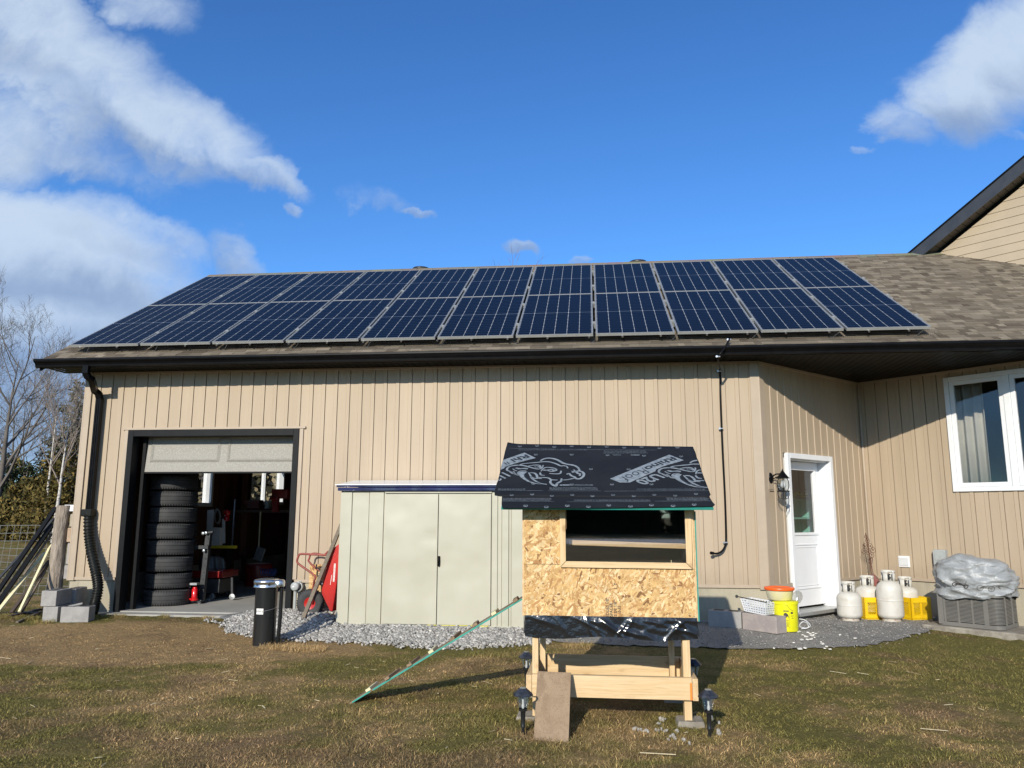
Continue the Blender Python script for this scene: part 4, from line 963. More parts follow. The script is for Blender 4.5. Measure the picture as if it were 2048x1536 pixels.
mb = MB(); mb.cbox(c + nB * .048 + Vector((0, 0, .012)), .16, .012, .20, rB); mb.cbox(c + nB * .056 + Vector((0, 0, .03)), .11, .012, .09, rB); mb.build('cover', M['greypvc'], t, bevel=.004)
# curtain inside
t = thing('curtain', 'cream curtain gathered at the left side of the living room window', 'curtain', onw(B2, D2, 1.55, -.16, 1.7))
P3 = []
for j in range(2):
    row = []
    for k in range(61):
        s = 1.25 + k / 60 * .40; row.append(onw(B2, D2, s, -.19 + .035 * math.sin(k / 60 * 2 * math.pi * 3.2), 1.70 + j * 1.55))
    P3.append(row)
mb = MB(); mb.grid(P3); mb.build('curtain_cloth', M['curtain'], t, solid=.004)
# teal shelf seen through the door glass
cS = onpl(1612, 1040, nA, A2 - nA * .9) - tA * .40; t = thing('shelf_unit', 'teal shelf unit seen through the side door glass', 'shelf', (cS.x, cS.y, .17)); rA = Matrix((tA, nA, Vector((0, 0, 1)))).transposed()
mb = MB(); mb.cbox((cS.x - nA.x * .17, cS.y - nA.y * .17, .92), .9, .012, 1.46, Matrix((tA, nA, Vector((0, 0, 1)))).transposed()); mb.build('back_panel', M['tealshelf'], t)
for zz in (.5, .80, 1.08, 1.36, 1.65): mb = MB(); mb.cbox((cS.x, cS.y, zz), .9, .35, .025, rA); mb.build('shelf_board', M['tealshelf'], t)
for s in (-.45, .45): mb = MB(); pq = cS + tA * s; mb.cbox((pq.x, pq.y, .92), .04, .35, 1.5, rA); mb.build('side_panel', M['tealshelf'], t)
mb = MB(); pq = cS + tA * .2 + nA * .05; mb.tube(catmull([Vector((pq.x - .12, pq.y + .02, 1.69)), Vector((pq.x - .05, pq.y, 1.74)), Vector((pq.x + .04, pq.y, 1.70)), Vector((pq.x + .12, pq.y, 1.75))], 5), .03, 8); o = mb.build('yellow_cloth', M['yellow'], None, loc=(pq.x, pq.y, 1.68)); tag(o, 'yellow cloth on the top of the teal shelf behind the door glass', 'cloth')

# ================================================================== STEEL SHED
SX0, SX1, SY, SZ0, SZ1 = -3.150, -.835, 9.45, .068, 1.70
shed = thing('storage_shed', 'low pale grey-green steel storage shed with dented double doors against the garage wall', 'shed', (-2.0, 9.8, .06))
def sx(u): return wy(u, 1120, SY).x
mb = MB(); mb.box(SX0, SY + .02, SZ0, SX1, 10.14, SZ1)
for (a, b, pr_) in [(676.5, 699.5, .018), (701, 734, .010), (736, 764, .018), (983.5, 994.5, .016), (996, 1003, .010), (1004, 1017, .02), (1019, 1022, .010), (1023, 1047.5, .018)]:
    xa, xb = max(sx(a), SX0), min(sx(b), SX1); mb.box(xa, SY + .02 - pr_, SZ0 + .015, xb, SY + .021, SZ1 - .03)
mb.box(SX0 - .004, SY - .012, SZ0 - .006, SX1 + .004, SY + .02, SZ0 + .022)
mb.box(sx(766), SY - .008, SZ1 - .04, sx(983), SY + .02, SZ1 - .012)
mb.build('wall_panel', M['shed'], shed, bevel=.003)
for (a, b, nm) in ((767.5, 874.3, 0), (876.2, 981.5, 1)):
    xa, xb = sx(a), sx(b); n1, n2 = 16, 24; P3 = []
    for j in range(n2 + 1):
        row = []
        for i in range(n1 + 1):
            x = xa + (xb - xa) * i / n1; z = SZ0 + .03 + (SZ1 - .05 - SZ0 - .03) * j / n2
            e = min(i, n1 - i) / n1 * 2; f = min(j, n2 - j) / n2 * 2
            d = .007 * math.sin(x * 5.1 + z * 3.3 + nm) * math.cos(z * 4.3 - x * 2.2 + nm * 2) * min(1, e * 3) * min(1, f * 3)
            if nm == 0: d -= .010 * math.exp(-((x - xb + .02) ** 2 / .02 + (z - 1.12) ** 2 / .003)) 
            d += .004 * math.exp(-((x - (xa + xb) / 2) ** 2 / .05 + (z - .9) ** 2 / .02))
            row.append((x, SY - .010 - d, z))
        P3.append(row)
    mb = MB(); mb.grid(P3); mb.box(xa, SY - .009, SZ0 + .03, xa + .012, SY + .02, SZ1 - .05); mb.box(xb - .012, SY - .009, SZ0 + .03, xb, SY + .02, SZ1 - .05)
    dd = mb.build('door', M['shed'], shed)
    if nm == 1:
        hx, hz2 = sx(878.5), wy(878, 1122, SY).z; mb = MB(); mb.cbox((hx, SY - .022, hz2), .026, .016, .12); mb.tube(catmull([(hx, SY - .025, hz2 + .055), (hx, SY - .05, hz2 + .03), (hx, SY - .05, hz2 - .03), (hx, SY - .025, hz2 - .06)], 5), .010, 8)
        mb.build('door_handle', M['black'], dd, bevel=.003)
mb = MB(); mb.box(SX0 - .03, SY - .045, SZ1 - .012, SX1 + .03, SY + .03, SZ1 + .028); mb.box(SX0 - .045, SY - .055, SZ1 + .033, SX1 + .04, SY + .03, SZ1 + .058); mb.build('roof_edge', M['shedtrim'], shed, bevel=.006)
mb = MB(); mb.slab([(SX0 - .055, SY - .06, SZ1 + .064), (SX1 + .05, SY - .06, SZ1 + .064), (SX1 + .05, 10.15, SZ1 + .15), (SX0 - .055, 10.15, SZ1 + .15)], .004); mb.box(SX0 - .06, SY - .063, SZ1 + .058, SX1 + .05, SY - .05, SZ1 + .068); mb.build('roof_sheet', M['vinylw'], shed)
# yellow strap under the doors
t = thing('yellow_strap', 'yellow strap caught under the shed doors', 'strap', (sx(868), SY - .03, SZ0))
mb = MB(); mb.box(sx(858), SY - .016, SZ0 + .022, sx(978), SY - .0125, SZ0 + .027); mb.box(sx(862), SY - .020, SZ0 + .004, sx(872), SY - .015, SZ0 + .024); mb.box(sx(945), SY - .020, SZ0 + .006, sx(975), SY - .015, SZ0 + .018); mb.build('strap_band', pbr('strap_yellow', (.75, .68, .03), .5), t)

# ================================================================== WHEELBARROW CORNER
def wz(X, Y_, yy): return wy(570 + X / 6.985, 1040 + Y_ / 6.985, yy)
wb_ = thing('wheelbarrow', 'red steel wheelbarrow tipped up on its wheel beside the shed', 'wheelbarrow', (-3.6, 9.85, .14))
wc = wz(357, 1160, 9.83)
ry = Matrix.Rotation(R(90), 3, 'X')
mb = MB(); tp = [(.075, -.035), (.10, -.045), (.14, -.046), (.165, -.032), (.176, -.012), (.176, .012), (.165, .032), (.14, .046), (.10, .045), (.075, .035)]
mb.lathe(tp, wc, 40, ry); 
for k in range(36):
    a = k * math.pi / 18; mb.cbox(wc + Vector((.172 * math.cos(a), 0, .172 * math.sin(a))), .010, .07, .012, Matrix.Rotation(-a, 3, 'Y'))
wh = mb.build('tyre', M['rubber'], wb_)
mb = MB(); mb.lathe([(.0, -.03), (.02, -.03), (.02, -.012), (.055, -.010), (.07, -.032), (.084, -.036), (.084, .036), (.07, .032), (0, .012)], wc, 30, ry); mb.tube([wc + Vector((0, -.07, 0)), wc + Vector((0, .07, 0))], .01, 10); mb.build('rim', M['redpaint'], wb_)
for k in range(3):
    a = k * 2.094 + .5; mb = MB(); mb.lathe([(0, -.001), (.010, -.001), (.010, .004)], wc + Vector((.042 * math.cos(a), -.016, .042 * math.sin(a))), 8, ry); mb.build('rim_bolt', M['galv'], wb_)
out = [(765, 330), (640, 430), (600, 580), (545, 830), (515, 960), (520, 1030), (635, 1275), (655, 1280)]
inn = [(655, 1280), (700, 1000), (745, 690), (775, 480), (770, 335)]
yf, yk = 9.62, 10.10
mb = MB(); a = [wz(x, y, yf) for x, y in out]; b = [wz(x, y, yk) + Vector((.0, 0, 0)) for x, y in out]
off = a[0] - b[0]
b = [Vector((p.x, yk, p.z)) for p in a]; mid = sum((p for p in a), Vector()) / len(a)
mb.grid([[p for p in a], [Vector((p.x - .01, yk, p.z)) for p in a]], smooth=False)
side = [wz(x, y, yf) for x, y in out + inn[1:-1]]; mb.poly(side); mb.poly([Vector((p.x - .01, yk, p.z)) for p in side][::-1])
mb.build('tray', M['redpaint'], wb_, solid=.006)
mb = MB(); rimp = [wz(x, y, yf - .004) for x, y in inn]; mb.tube(rimp, .009, 8); mb.tube([Vector((p.x, yk, p.z)) for p in rimp], .009, 8); mb.build('tray_rim', M['redpaint'], wb_)
lm = MB()
def glyph(strokes, yy=yf - .0055):
    for s in strokes: lm.poly([wz(x, y, yy) for x, y in s])
y_ = 610; k = 0
while y_ < 850:
    h_ = random.uniform(11, 17); sl_ = random.uniform(-2, 2); x0 = 684 - (y_ - 610) * .07; glyph([[(x0, y_), (x0 + 26, y_ - 2 + sl_), (x0 + 25, y_ - 2 + h_ * .55), (x0 - 1, y_ + h_ * .55)], [(x0 + 4, y_ + h_ * .55), (x0 + 10, y_ + h_ * .55), (x0 + 9, y_ + h_), (x0 + 3, y_ + h_)], [(x0 + 17, y_ + h_ * .55), (x0 + 23, y_ + h_ * .5), (x0 + 22, y_ + h_), (x0 + 16, y_ + h_)]]); y_ += h_ + 2
for y_ in range(770, 900, 14): x0 = 650 - (y_ - 770) * .17; glyph([[(x0, y_), (x0 + 9, y_ - 1), (x0 + 8, y_ + 8), (x0 - 1, y_ + 9)]])
lm.build('lettering', M['white_label'], wb_)
mb = MB(); mb.tube(catmull([wz(x, y, 9.64) for x, y in [(575, 490), (470, 484), (360, 480), (240, 474), (200, 484), (182, 520), (168, 570), (182, 605), (240, 650), (330, 712), (400, 765), (424, 790), (424, 815), (410, 842)]], 4), .0135, 10); mb.tube([wz(410, 842, 9.64), wz(360, 1160, 9.76)], .0135, 10); mb.build('handle_frame', M['redtube'], wb_)
mb = MB(); mb.tube(catmull([wz(x, y, 10.06) for x, y in [(600, 440), (570, 470), (540, 492), (450, 470), (385, 470), (352, 495), (338, 540), (330, 575), (400, 650), (480, 705), (520, 740)]], 4), .0125, 10); mb.build('handle_frame', M['redtube'], wb_)
mb = MB(); mb.tube([wz(440, 620, 10.05), wz(445, 660, 10.03), wz(510, 720, 9.95)], .009, 8); mb.tube([wz(470, 860, 9.8), wz(540, 900, 9.8)], .03, 8); mb.build('leg_brace', M['darksteel'], wb_)
t = thing('leaning_timber', 'long weathered grey timber leaning on the wheelbarrow and shed corner', 'timber', wz(262, 1372, 9.5))
mb = MB(); mb.beam(wz(262, 1358, 9.50), wz(790, 60, 9.62), .045, .045, (0, 1, 0)); mb.build('board', M['greywood'], t, bevel=.002)
# gray round inlet on its pipe
c = wz(150, 925, 10.12); t = thing('round_conduit_box', 'round grey conduit box on a short upright pipe right of the garage door', 'conduit box', (c.x, 10.12, .15))
mb = MB(); mb.tube([c, (c.x - .005, 10.13, .10)], .020, 12); mb.build('pipe', M['greypvc'], t)
mb = MB(); mb.lathe([(0, .05), (.045, .05), (.056, .04), (.056, -.03), (0, -.03)], c + Vector((.0, -.0, .0)), 24, ry); mb.build('round_box', M['greypvc'], t)
mb = MB(); mb.lathe([(.052, .03), (.066, .025), (.066, -.03), (0, -.03)], c + Vector((.025, .03, -.006)), 24, ry); mb.tube([c + Vector((.045, 0, .045)), c + Vector((.075, 0, .07))], .006, 6); mb.build('flange', M['greypvc'], t)
mb = MB(); mb.cbox(c + Vector((-.012, -.052, .0)), .024, .002, .018, Matrix.Rotation(R(-35), 3, 'Y')); mb.build('sticker', M['white_label'], t)

# strand-board flake painter -----------------------------------------
def clip_poly(pts, x0, x1, y0, y1):
    def cl(P, ax, v, s):
        o_ = []
        for i in range(len(P)):
            a, b = P[i], P[(i + 1) % len(P)]; ia, ib = (a[ax] - v) * s >= 0, (b[ax] - v) * s >= 0
            if ia: o_.append(a)
            if ia != ib:
                t = (v - a[ax]) / (b[ax] - a[ax]); q = [a[0] + (b[0] - a[0]) * t, a[1] + (b[1] - a[1]) * t]; o_.append(q)
        return o_
    for ax, v, s in ((0, x0, 1), (0, x1, -1), (1, y0, 1), (1, y1, -1)):
        pts = cl(pts, ax, v, s)
        if len(pts) < 3: return None
    return pts
OSBC = [(.60, .40, .18), (.66, .46, .23), (.54, .35, .16), (.70, .53, .31), (.50, .31, .14), (.60, .42, .21), (.72, .57, .36), (.42, .24, .105)]
def flakes(mb, x0, x1, y0, y1, to3, nf, off=.0006, big=1.0):
    mb.poly([to3(x0, y0, 0), to3(x1, y0, 0), to3(x1, y1, 0), to3(x0, y1, 0)], col=(.58, .38, .18))
    for k in range(nf):
        cx, cy = random.uniform(x0, x1), random.uniform(y0, y1); L = random.uniform(.012, .055) * big; w_ = random.uniform(.003, .014) * big; a = random.gauss(1.0, .8)
        ca, sa = math.cos(a), math.sin(a); sk = [random.uniform(.6, 1.1) for _ in range(4)]
        q = [(-L * sk[0], -w_ * .5), (L * sk[1] * .5, -w_ * sk[2]), (L * sk[1], w_ * .1), (L * .3, w_ * sk[3]), (-L * .7, w_ * .6)]
        q = [[cx + u * ca - v * sa, cy + u * sa + v * ca] for u, v in q]; q = clip_poly(q, x0, x1, y0, y1)
        if not q: continue
        c = random.choice(OSBC); f = random.uniform(.8, 1.1); c = (c[0], c[1] * .95, c[2] * .85)
        if random.random() < .05: c = (.24, .12, .05); 
        h_ = off + .0018 * (k / nf); mb.poly([to3(u, v, h_ + random.uniform(0, .0004)) for u, v in q], col=tuple(x * f for x in c))
t = thing('board_offcut', 'strand board offcut standing behind the wheelbarrow', 'board', wz(420, 1000, 10.1))
mb = MB(); a, b = wz(328, 1010, 10.1), wz(515, 622, 10.1); mb.box(a.x, 10.105, .14, b.x, 10.12, b.z, col=(.6, .4, .2)); flakes(mb, a.x, b.x, .14, b.z, lambda u, v, h: (u, 10.104 - h, v), 260); mb.build('panel', M['osb'], t)

# ================================================================== BLACK PIPE BOLLARD (well head)
t = thing('capped_pipe', 'thick black standpipe with a silver cap standing in front of the garage door', 'standpipe', (-3.57, 8.31, 0))
px_, py_ = -3.585, 8.37; r0 = .118
mb = MB(); mb.lathe([(r0, -.1), (r0, .28), (r0, .299), (r0 + .002, .3), (r0 + .002, .306), (r0, .307), (r0, .32), (r0 * .99, .64), (0, .64)], (px_, py_, 0), 40); mb.build('casing', M['abs'], t)
mb = MB(); mb.lathe([(r0 + .002, .612), (r0 + .022, .612), (r0 + .024, .622), (r0 + .018, .63), (r0 + .018, .66), (r0 + .022, .664), (r0 + .022, .676), (r0 + .012, .692), (r0 - .02, .70), (0, .703)], (px_, py_, 0), 40)
mb.lathe([(.06, .622), (.062, .63), (.062, .675), (.05, .69), (0, .695)], (px_ + .145, py_ - .01, 0), 24)
mb.build('cap', M['chrome'], t)
mb = MB()
for a in (-2.0, -1.0): mb.lathe([(0, 0), (.014, 0), (.014, .012), (0, .012)], (px_ + (r0 + .012) * math.cos(a), py_ + (r0 + .012) * math.sin(a), .648), 8, Matrix.Rotation(a, 3, 'Z') @ Matrix.Rotation(R(90), 3, 'Y'))
mb.build('cap_bolt', M['darksteel'], t)
mb = MB(); mb.tube([(px_ + .175, py_ - .005, .63), (px_ + .172, py_ - .005, .3), (px_ + .155, py_ + .0, -.05)], .021, 14); mb.build('side_pipe', M['abs'], t)
mb = MB(); P3 = [[(px_ + (r0 + .0015) * math.cos(a), py_ + (r0 + .0015) * math.sin(a), z) for a in [R(-118 + k * 5) for k in range(9)]] for z in (.335, .395)]; mb.grid(P3); lb = mb.build('label_plate', M['white_label'], t)
mb = MB()
for (z, n_) in ((.362, 6), (.372, 5)):
    for k in range(n_): a = R(-108 + k * 4.2); mb.cbox((px_ + (r0 + .003) * math.cos(a), py_ + (r0 + .003) * math.sin(a), z), .006, .001, .005, Matrix.Rotation(a + math.pi / 2, 3, 'Z'))
for a in (R(-114), R(-82)): mb.cbox((px_ + (r0 + .003) * math.cos(a), py_ + (r0 + .003) * math.sin(a), .365), .004, .001, .022, Matrix.Rotation(a + math.pi / 2, 3, 'Z'))
mb.build('label_print', M['inkblack'], t)
mb = MB(); mb.tube([(px_ + (r0 + .004) * math.cos(R(a)), py_ + (r0 + .004) * math.sin(R(a)), .368 + .0004 * (a + 76)) for a in range(-76, 6, 8)], .004, 6); mb.build('cable_tie', M['galv'], t)

# ================================================================== CHICKEN COOP
CX0, CX1, CY, CB, CT = -.506, .690, 5.62, .697, 1.437
RN = Vector((0, -.446, .895)); RN.normalize()
coop = thing('chicken_coop', 'small strand board chicken coop on pine legs under a black membrane roof', 'coop', (.09, 6.0, 0))
def rp(u, v, h=0): return onpl(u, v, RN, Vector((0, 5.45, 1.452)) + RN * h)
def Z4(X, Y_, h=0): return rp(980 + X / 4.0413, 860 + Y_ / 4.0413, h)
def ZA(X, Y_, h=0): return rp(980 + X / 8.533, 870 + Y_ / 8.533, h)
def ZBp(X, Y_, h=0): return rp(1200 + X / 8.533, 870 + Y_ / 8.533, h)
# walls
mb = MB(); fx = lambda u, v, h: (u, CY - h, v)
mb.box(CX0, CY + .0005, CB, CX1, CY + .012, 1.053 - .002, col=(.55, .35, .17)); mb.box(CX0, CY + .0005, 1.055, -.245, CY + .012, CT, col=(.55, .35, .17)); mb.box(-.245, CY + .0005, 1.3, -.2, CY + .012, CT, col=(.5, .3, .15))
flakes(mb, CX0, CX1, CB, 1.0515, fx, 5200); flakes(mb, CX0, -.215, 1.0545, CT, fx, 1400)
wfr = mb.build('front_wall', M['osb'], coop)
mb = MB()
for (x, z) in [(-.49, 1.04), (-.47, 1.065), (-.49, 1.075), (-.49, .715), (.675, .71), (-.41, 1.40), (.66, .99), (-.30, 1.09), (-.44, 1.00)]: mb.lathe([(0, .0), (.0035, 0), (.0035, -.002)], (x, CY - .003, z), 8, ry)
mb.build('screw_heads', M['inkblack'], coop)
mb = MB(); mb.box(CX1 + .0005, CY + .004, CB - .02, CX1 + .012, 6.42, CT); mb.box(CX0 - .012, CY + .004, CB, CX0 - .0005, 6.42, CT); mb.box(CX0, 6.408, CB, CX1, 6.42, CT + .2); mb.add([(CX1 + .012, CY, CT), (CX1 + .012, 6.42, CT), (CX1 + .012, 6.42, CT + .40), (CX1, CY, CT), (CX1, 6.42, CT), (CX1, 6.42, CT + .40)], [(0, 1, 2), (3, 5, 4), (0, 2, 5, 3)]); mb.add([(CX0 - .012, CY, CT), (CX0 - .012, 6.42, CT), (CX0 - .012, 6.42, CT + .40), (CX0, CY, CT), (CX0, 6.42, CT), (CX0, 6.42, CT + .40)], [(0, 2, 1), (3, 4, 5), (0, 3, 5, 2)])
mb.build('side_wall', pbr('osb_side', (.52, .34, .17), .7, c2=(.66, .47, .26), ns=25), coop)
mb = MB(); mb.box(CX1 + .013, CY - .002, CB - .02, CX1 + .021, 6.42, CT - .01); mb.build('edge_strip', M['teal'], coop)
mb = MB(); mb.box(CX0 + .012, 5.66, CB + .005, CX1 - .012, 6.40, CB + .02); mb.box(CX0 + .004, 6.39, CB, CX1 - .004, 6.402, CT + .2); mb.box(CX0 + .004, 5.64, CB, CX0 + .010, 6.39, CT); mb.box(CX1 - .010, 5.64, CB, CX1 - .004, 6.39, CT); mb.build('shade_lining', M['intdark'], coop)  # near-black sheets added to keep the inside dark behind the glass
# window: boards, glass, roost
mb = MB(); mb.slab([(-.248, CY - .022, 1.435), (-.246, CY - .022, 1.036), (-.206, CY - .022, 1.078), (-.207, CY - .022, 1.435)], .019); mb.build('window_trim_board', M['pinez'], coop, bevel=.0015)
mb = MB(); mb.slab([(-.244, CY - .0225, 1.034), (.672, CY - .0225, 1.030), (.632, CY - .0225, 1.071), (-.204, CY - .0225, 1.076)], .0195); mb.build('window_trim_board', M['pine'], coop, bevel=.0015)
mb = MB(); mb.slab([(.674, CY - .022, 1.032), (.678, CY - .022, 1.435), (.634, CY - .022, 1.435), (.634, CY - .022, 1.073)], .019); mb.box(.6785, CY - .012, 1.03, .6895, CY + .004, 1.436); mb.build('window_trim_board', M['pinez'], coop, bevel=.0015)
mb = MB(); mb.box(-.215, CY - .006, 1.066, .64, CY - .001, 1.436); mb.build('window_glass', M['glass_dark'], coop)
mb = MB(); mb.beam((-.19, 5.80, 1.200), (.67, 5.80, 1.178), .03, .036); mb.build('roost_bar', M['pine'], coop, bevel=.002)
mb = MB(); mb.box(-.14, CY - .009, 1.066, .55, CY - .0065, 1.072); mb.box(.529, CY - .009, 1.07, .532, CY - .0065, 1.09); mb.build('glazing_shim', M['palewood'], coop)
# stencilled grading marks, turned on their side
def stencil(txt, X, Y0, size, name='stencil_text'):
    o_ = wy(980 + X / 4.0413, 860 + Y0 / 4.0413, CY - .0035); text_mesh(name, txt, size, frame(o_, (0, 0, 1), (-1, 0, 0)), M['inkblack'], coop, bold=.0006, sx=.9)
stencil('EDGES 1/8"', 962, 1512, .030); stencil('SPACER', 992, 1540 - 30, .030); stencil("S DE 1/8\"", 1026, 1505, .030); stencil('15.32', 1056, 1488, .028); stencil('L.Y', 1028, 1285, .036)
# legs, boards
def leg(x0, x1, y0, y1, z1, nm='leg'):
    mb = MB(); mb.box(x0, y0, .026, x1, y1, z1); mb.build(nm, M['pinez'], coop, bevel=.002)
leg(-.447, -.405, 5.622, 5.711, .70); leg(.590, .640, 5.622, 5.711, .70); leg(-.440, -.398, 6.30, 6.36, .70); leg(.556, .596, 6.27, 6.36, .70)
mb = MB(); mb.box(-.447, 5.582, .166, .641, 5.620, .310); mb.build('front_rail', M['pine'], coop, bevel=.002)
mb = MB(); mb.box(-.43, 6.362, .166, .641, 6.40, .310); mb.build('rear_rail', M['pine'], coop, bevel=.002)
mb = MB(); mb.box(-.488, 5.582, .166, -.449, 6.42, .306); mb.build('side_rail', M['piney'], coop, bevel=.002)
mb = MB(); mb.box(.643, 5.582, .163, .681, 6.42, .306); mb.build('side_rail', M['piney'], coop, bevel=.002)
mb = MB(); mb.box(.626, 5.5800, .168, .6405, 5.5812, .278); mb.build('orange_mark', M['orangepaint'], coop)
mb = MB(); mb.box(CX0 + .03, 5.64, .60, CX1 - .03, 6.40, .69); mb.build('floor_deck', M['oldwood'], coop)
# wrinkled poly sheet skirt
def sheet(x0, x1, z0, z1, nx, nz, yb_):
    rs = np.random.default_rng(5); P3 = []; cr = [(rs.uniform(x0, x1), rs.uniform(z0, z1), rs.uniform(-1.3, 1.3), rs.uniform(.010, .028), rs.uniform(.25, 1.0)) for _ in range(26)]
    for j in range(nz + 1):
        row = []
        for i in range(nx + 1):
            x = x0 + (x1 - x0) * i / nx; z = z0 + (z1 - z0) * j / nz; d = 0
            for (cx, cz, an, w_, am) in cr:
                u = (x - cx) * math.cos(an) + (z - cz) * math.sin(an); v = -(x - cx) * math.sin(an) + (z - cz) * math.cos(an)
                d += am * .010 * max(0, 1 - abs(v) / w_) * math.exp(-(u / .14) ** 2)
            t_ = (z1 - z) / (z1 - z0); sag = .010 * math.sin(x * 9 + 1) * t_
            row.append((x + .006 * t_ * math.sin(z * 50), yb_ - d * min(1, t_ * 4) - .012 * t_, z + (sag if j == 0 else sag * t_)))
        P3.append(row)
    return P3
mb = MB(); mb.grid(sheet(CX0 + .008, CX1 + .004, .556, CB + .004, 110, 18, CY - .004))
P3 = sheet(0, .80, .556, CB + .004, 50, 12, 0); mb.grid([[(CX1 + .006 - p[1] + .0, CY + p[0], p[2]) for p in row] for row in P3]); mb.grid([[(CX0 + .006 + p[1], CY + p[0], p[2]) for p in row] for row in P3])
P3 = [[(CX0 + .01 + (CX1 - CX0) * i / 60, CY - .018 + .05 * j, .556 + .010 * math.sin((CX0 + .01 + (CX1 - CX0) * i / 60) * 9 + 1) + .006 * math.sin(i * .7) * j) for i in range(61)] for j in range(3)]; mb.grid(P3)
sk = mb.build('plastic_skirt', M['plastic_black'], coop)
# roof: deck with teal edge, two lapped membrane sheets
E0, E1, RB, RT_ = -.652, .812, 5.45, 6.48
def rz_(y): return 1.452 + (y - 5.45) * .446 / .895
mb = MB(); mb.slab([(E0, RB, rz_(RB) - .006), (E1, RB, rz_(RB) - .006), (.80, RT_, rz_(RT_) - .006), (-.70, RT_, rz_(RT_) - .006)], .012); mb.build('roof_board', M['teal'], coop)
def edge_pts(P): return [Z4(x, y, h) for x, y, h in P]
low = [(100, 632), (93, 600), (98, 535), (110, 480), (1740, 480), (1776, 546), (1795, 580), (1818, 606), (1806, 618), (1600, 622), (1200, 628), (700, 632), (300, 634)]
mb = MB(); mb.slab([Z4(x, y, .004) for x, y in low][::-1], -.003) if False else mb.slab([Z4(x, y, .004) for x, y in low], .003); mb.build('lower_membrane', M['membrane'], coop, fixn=True)
upL = [(38, 528), (36, 505), (52, 440), (62, 415), (80, 345), (92, 290), (108, 232), (122, 170), (142, 100)]
upR = [(1640, 136), (1662, 185), (1672, 225), (1690, 262), (1712, 335), (1735, 400), (1755, 450), (1783, 522), (1772, 540)]
npx = 40; rowsP = []
def li(P, t):
    k = t * (len(P) - 1); i = min(int(k), len(P) - 2); f = k - i; return (P[i][0] * (1 - f) + P[i + 1][0] * f, P[i][1] * (1 - f) + P[i + 1][1] * f)
upRr = upR[::-1]
for j in range(25):
    t_ = j / 24; a = li(upL, t_); b = li(upRr, t_); row = []
    for i in range(npx + 1):
        s = i / npx; X_ = a[0] * (1 - s) + b[0] * s; Yb = a[1] * (1 - s) + b[1] * s
        if t_ < 1e-6: Yb = (536 + 6 * s) if 0.02 < s < .98 else Yb
        if j == 24: Yb = 100 + (136 - 100) * s + (12 * math.sin(min(1, s * 14) * math.pi / 2)) * (1 - s)
        lift = .0075 + .0015 * math.sin(i * .8) * math.sin(j * .5)
        row.append(Z4(X_, Yb, lift))
    rowsP.append(row)
mb = MB(); mb.grid(rowsP); mb.build('upper_membrane', M['membrane'], coop, solid=.003)
UP_OUT = [(x, y) for x, y in upL] + [(x, y) for x, y in upR]
def inside4(p, poly=UP_OUT, pad=0):
    x, y = p; c = False; n_ = len(poly)
    for i in range(n_):
        (x1, y1), (x2, y2) = poly[i], poly[(i + 1) % n_]
        if (y1 > y) != (y2 > y) and x < (x2 - x1) * (y - y1) / (y2 - y1) + x1: c = not c
    return c
HI = .0122
ink = MB(); dark = MB()
def ribbon(mbx, pts, w_, to, clip=None, h=HI):
    """printed line: pts in tracing units, w_ width in metres"""
    P = catmull([(x, y, 0) for x, y in pts], 5) if len(pts) > 2 else [Vector((*pts[0], 0)), Vector((*pts[1], 0))]
    Q = []
    n_ = len(P)
    for i, p in enumerate(P):
        q = to(p.x, p.y, h)
        if clip is not None and not clip(q): Q.append(None); continue
        Q.append(q)
    for i in range(n_ - 1):
        if Q[i] is None or Q[i + 1] is None: continue
        def nn(k):
            a = Q[max(k - 1, 0)] or Q[k]; b = Q[min(k + 1, n_ - 1)] or Q[k]; d = (b - a); 
            if d.length < 1e-7: d = Q[i + 1] - Q[i]
            return RN.cross(d.normalized())
        tp = lambda k: w_ / 2 * (.45 + .55 * math.sin(math.pi * min(1, max(0, (k + .5) / n_)))**.5)
        na, nb = nn(i) * tp(i), nn(i + 1) * tp(i + 1); mbx.poly([Q[i] - na, Q[i + 1] - nb, Q[i + 1] + nb, Q[i] + na])
def to4(q):
    """roof point back to tracing units of the whole roof"""
    d = q - CAM; z = d.dot(FW); u = 1024 + 1540 * d.dot(RT) / z; v = 768 - 1540 * d.dot(UP) / z; return ((u - 980) * 4.0413, (v - 860) * 4.0413)
clipf = lambda q: inside4(to4(q))
shift = ZBp(1180, 335) - ZA(600, 300)
toA = lambda x, y, h: ZA(x, y, h); toA2 = lambda x, y, h: ZA(x, y, h) + shift; toB = lambda x, y, h: ZBp(x, y, h); toB2 = lambda x, y, h: ZBp(x, y, h) - shift
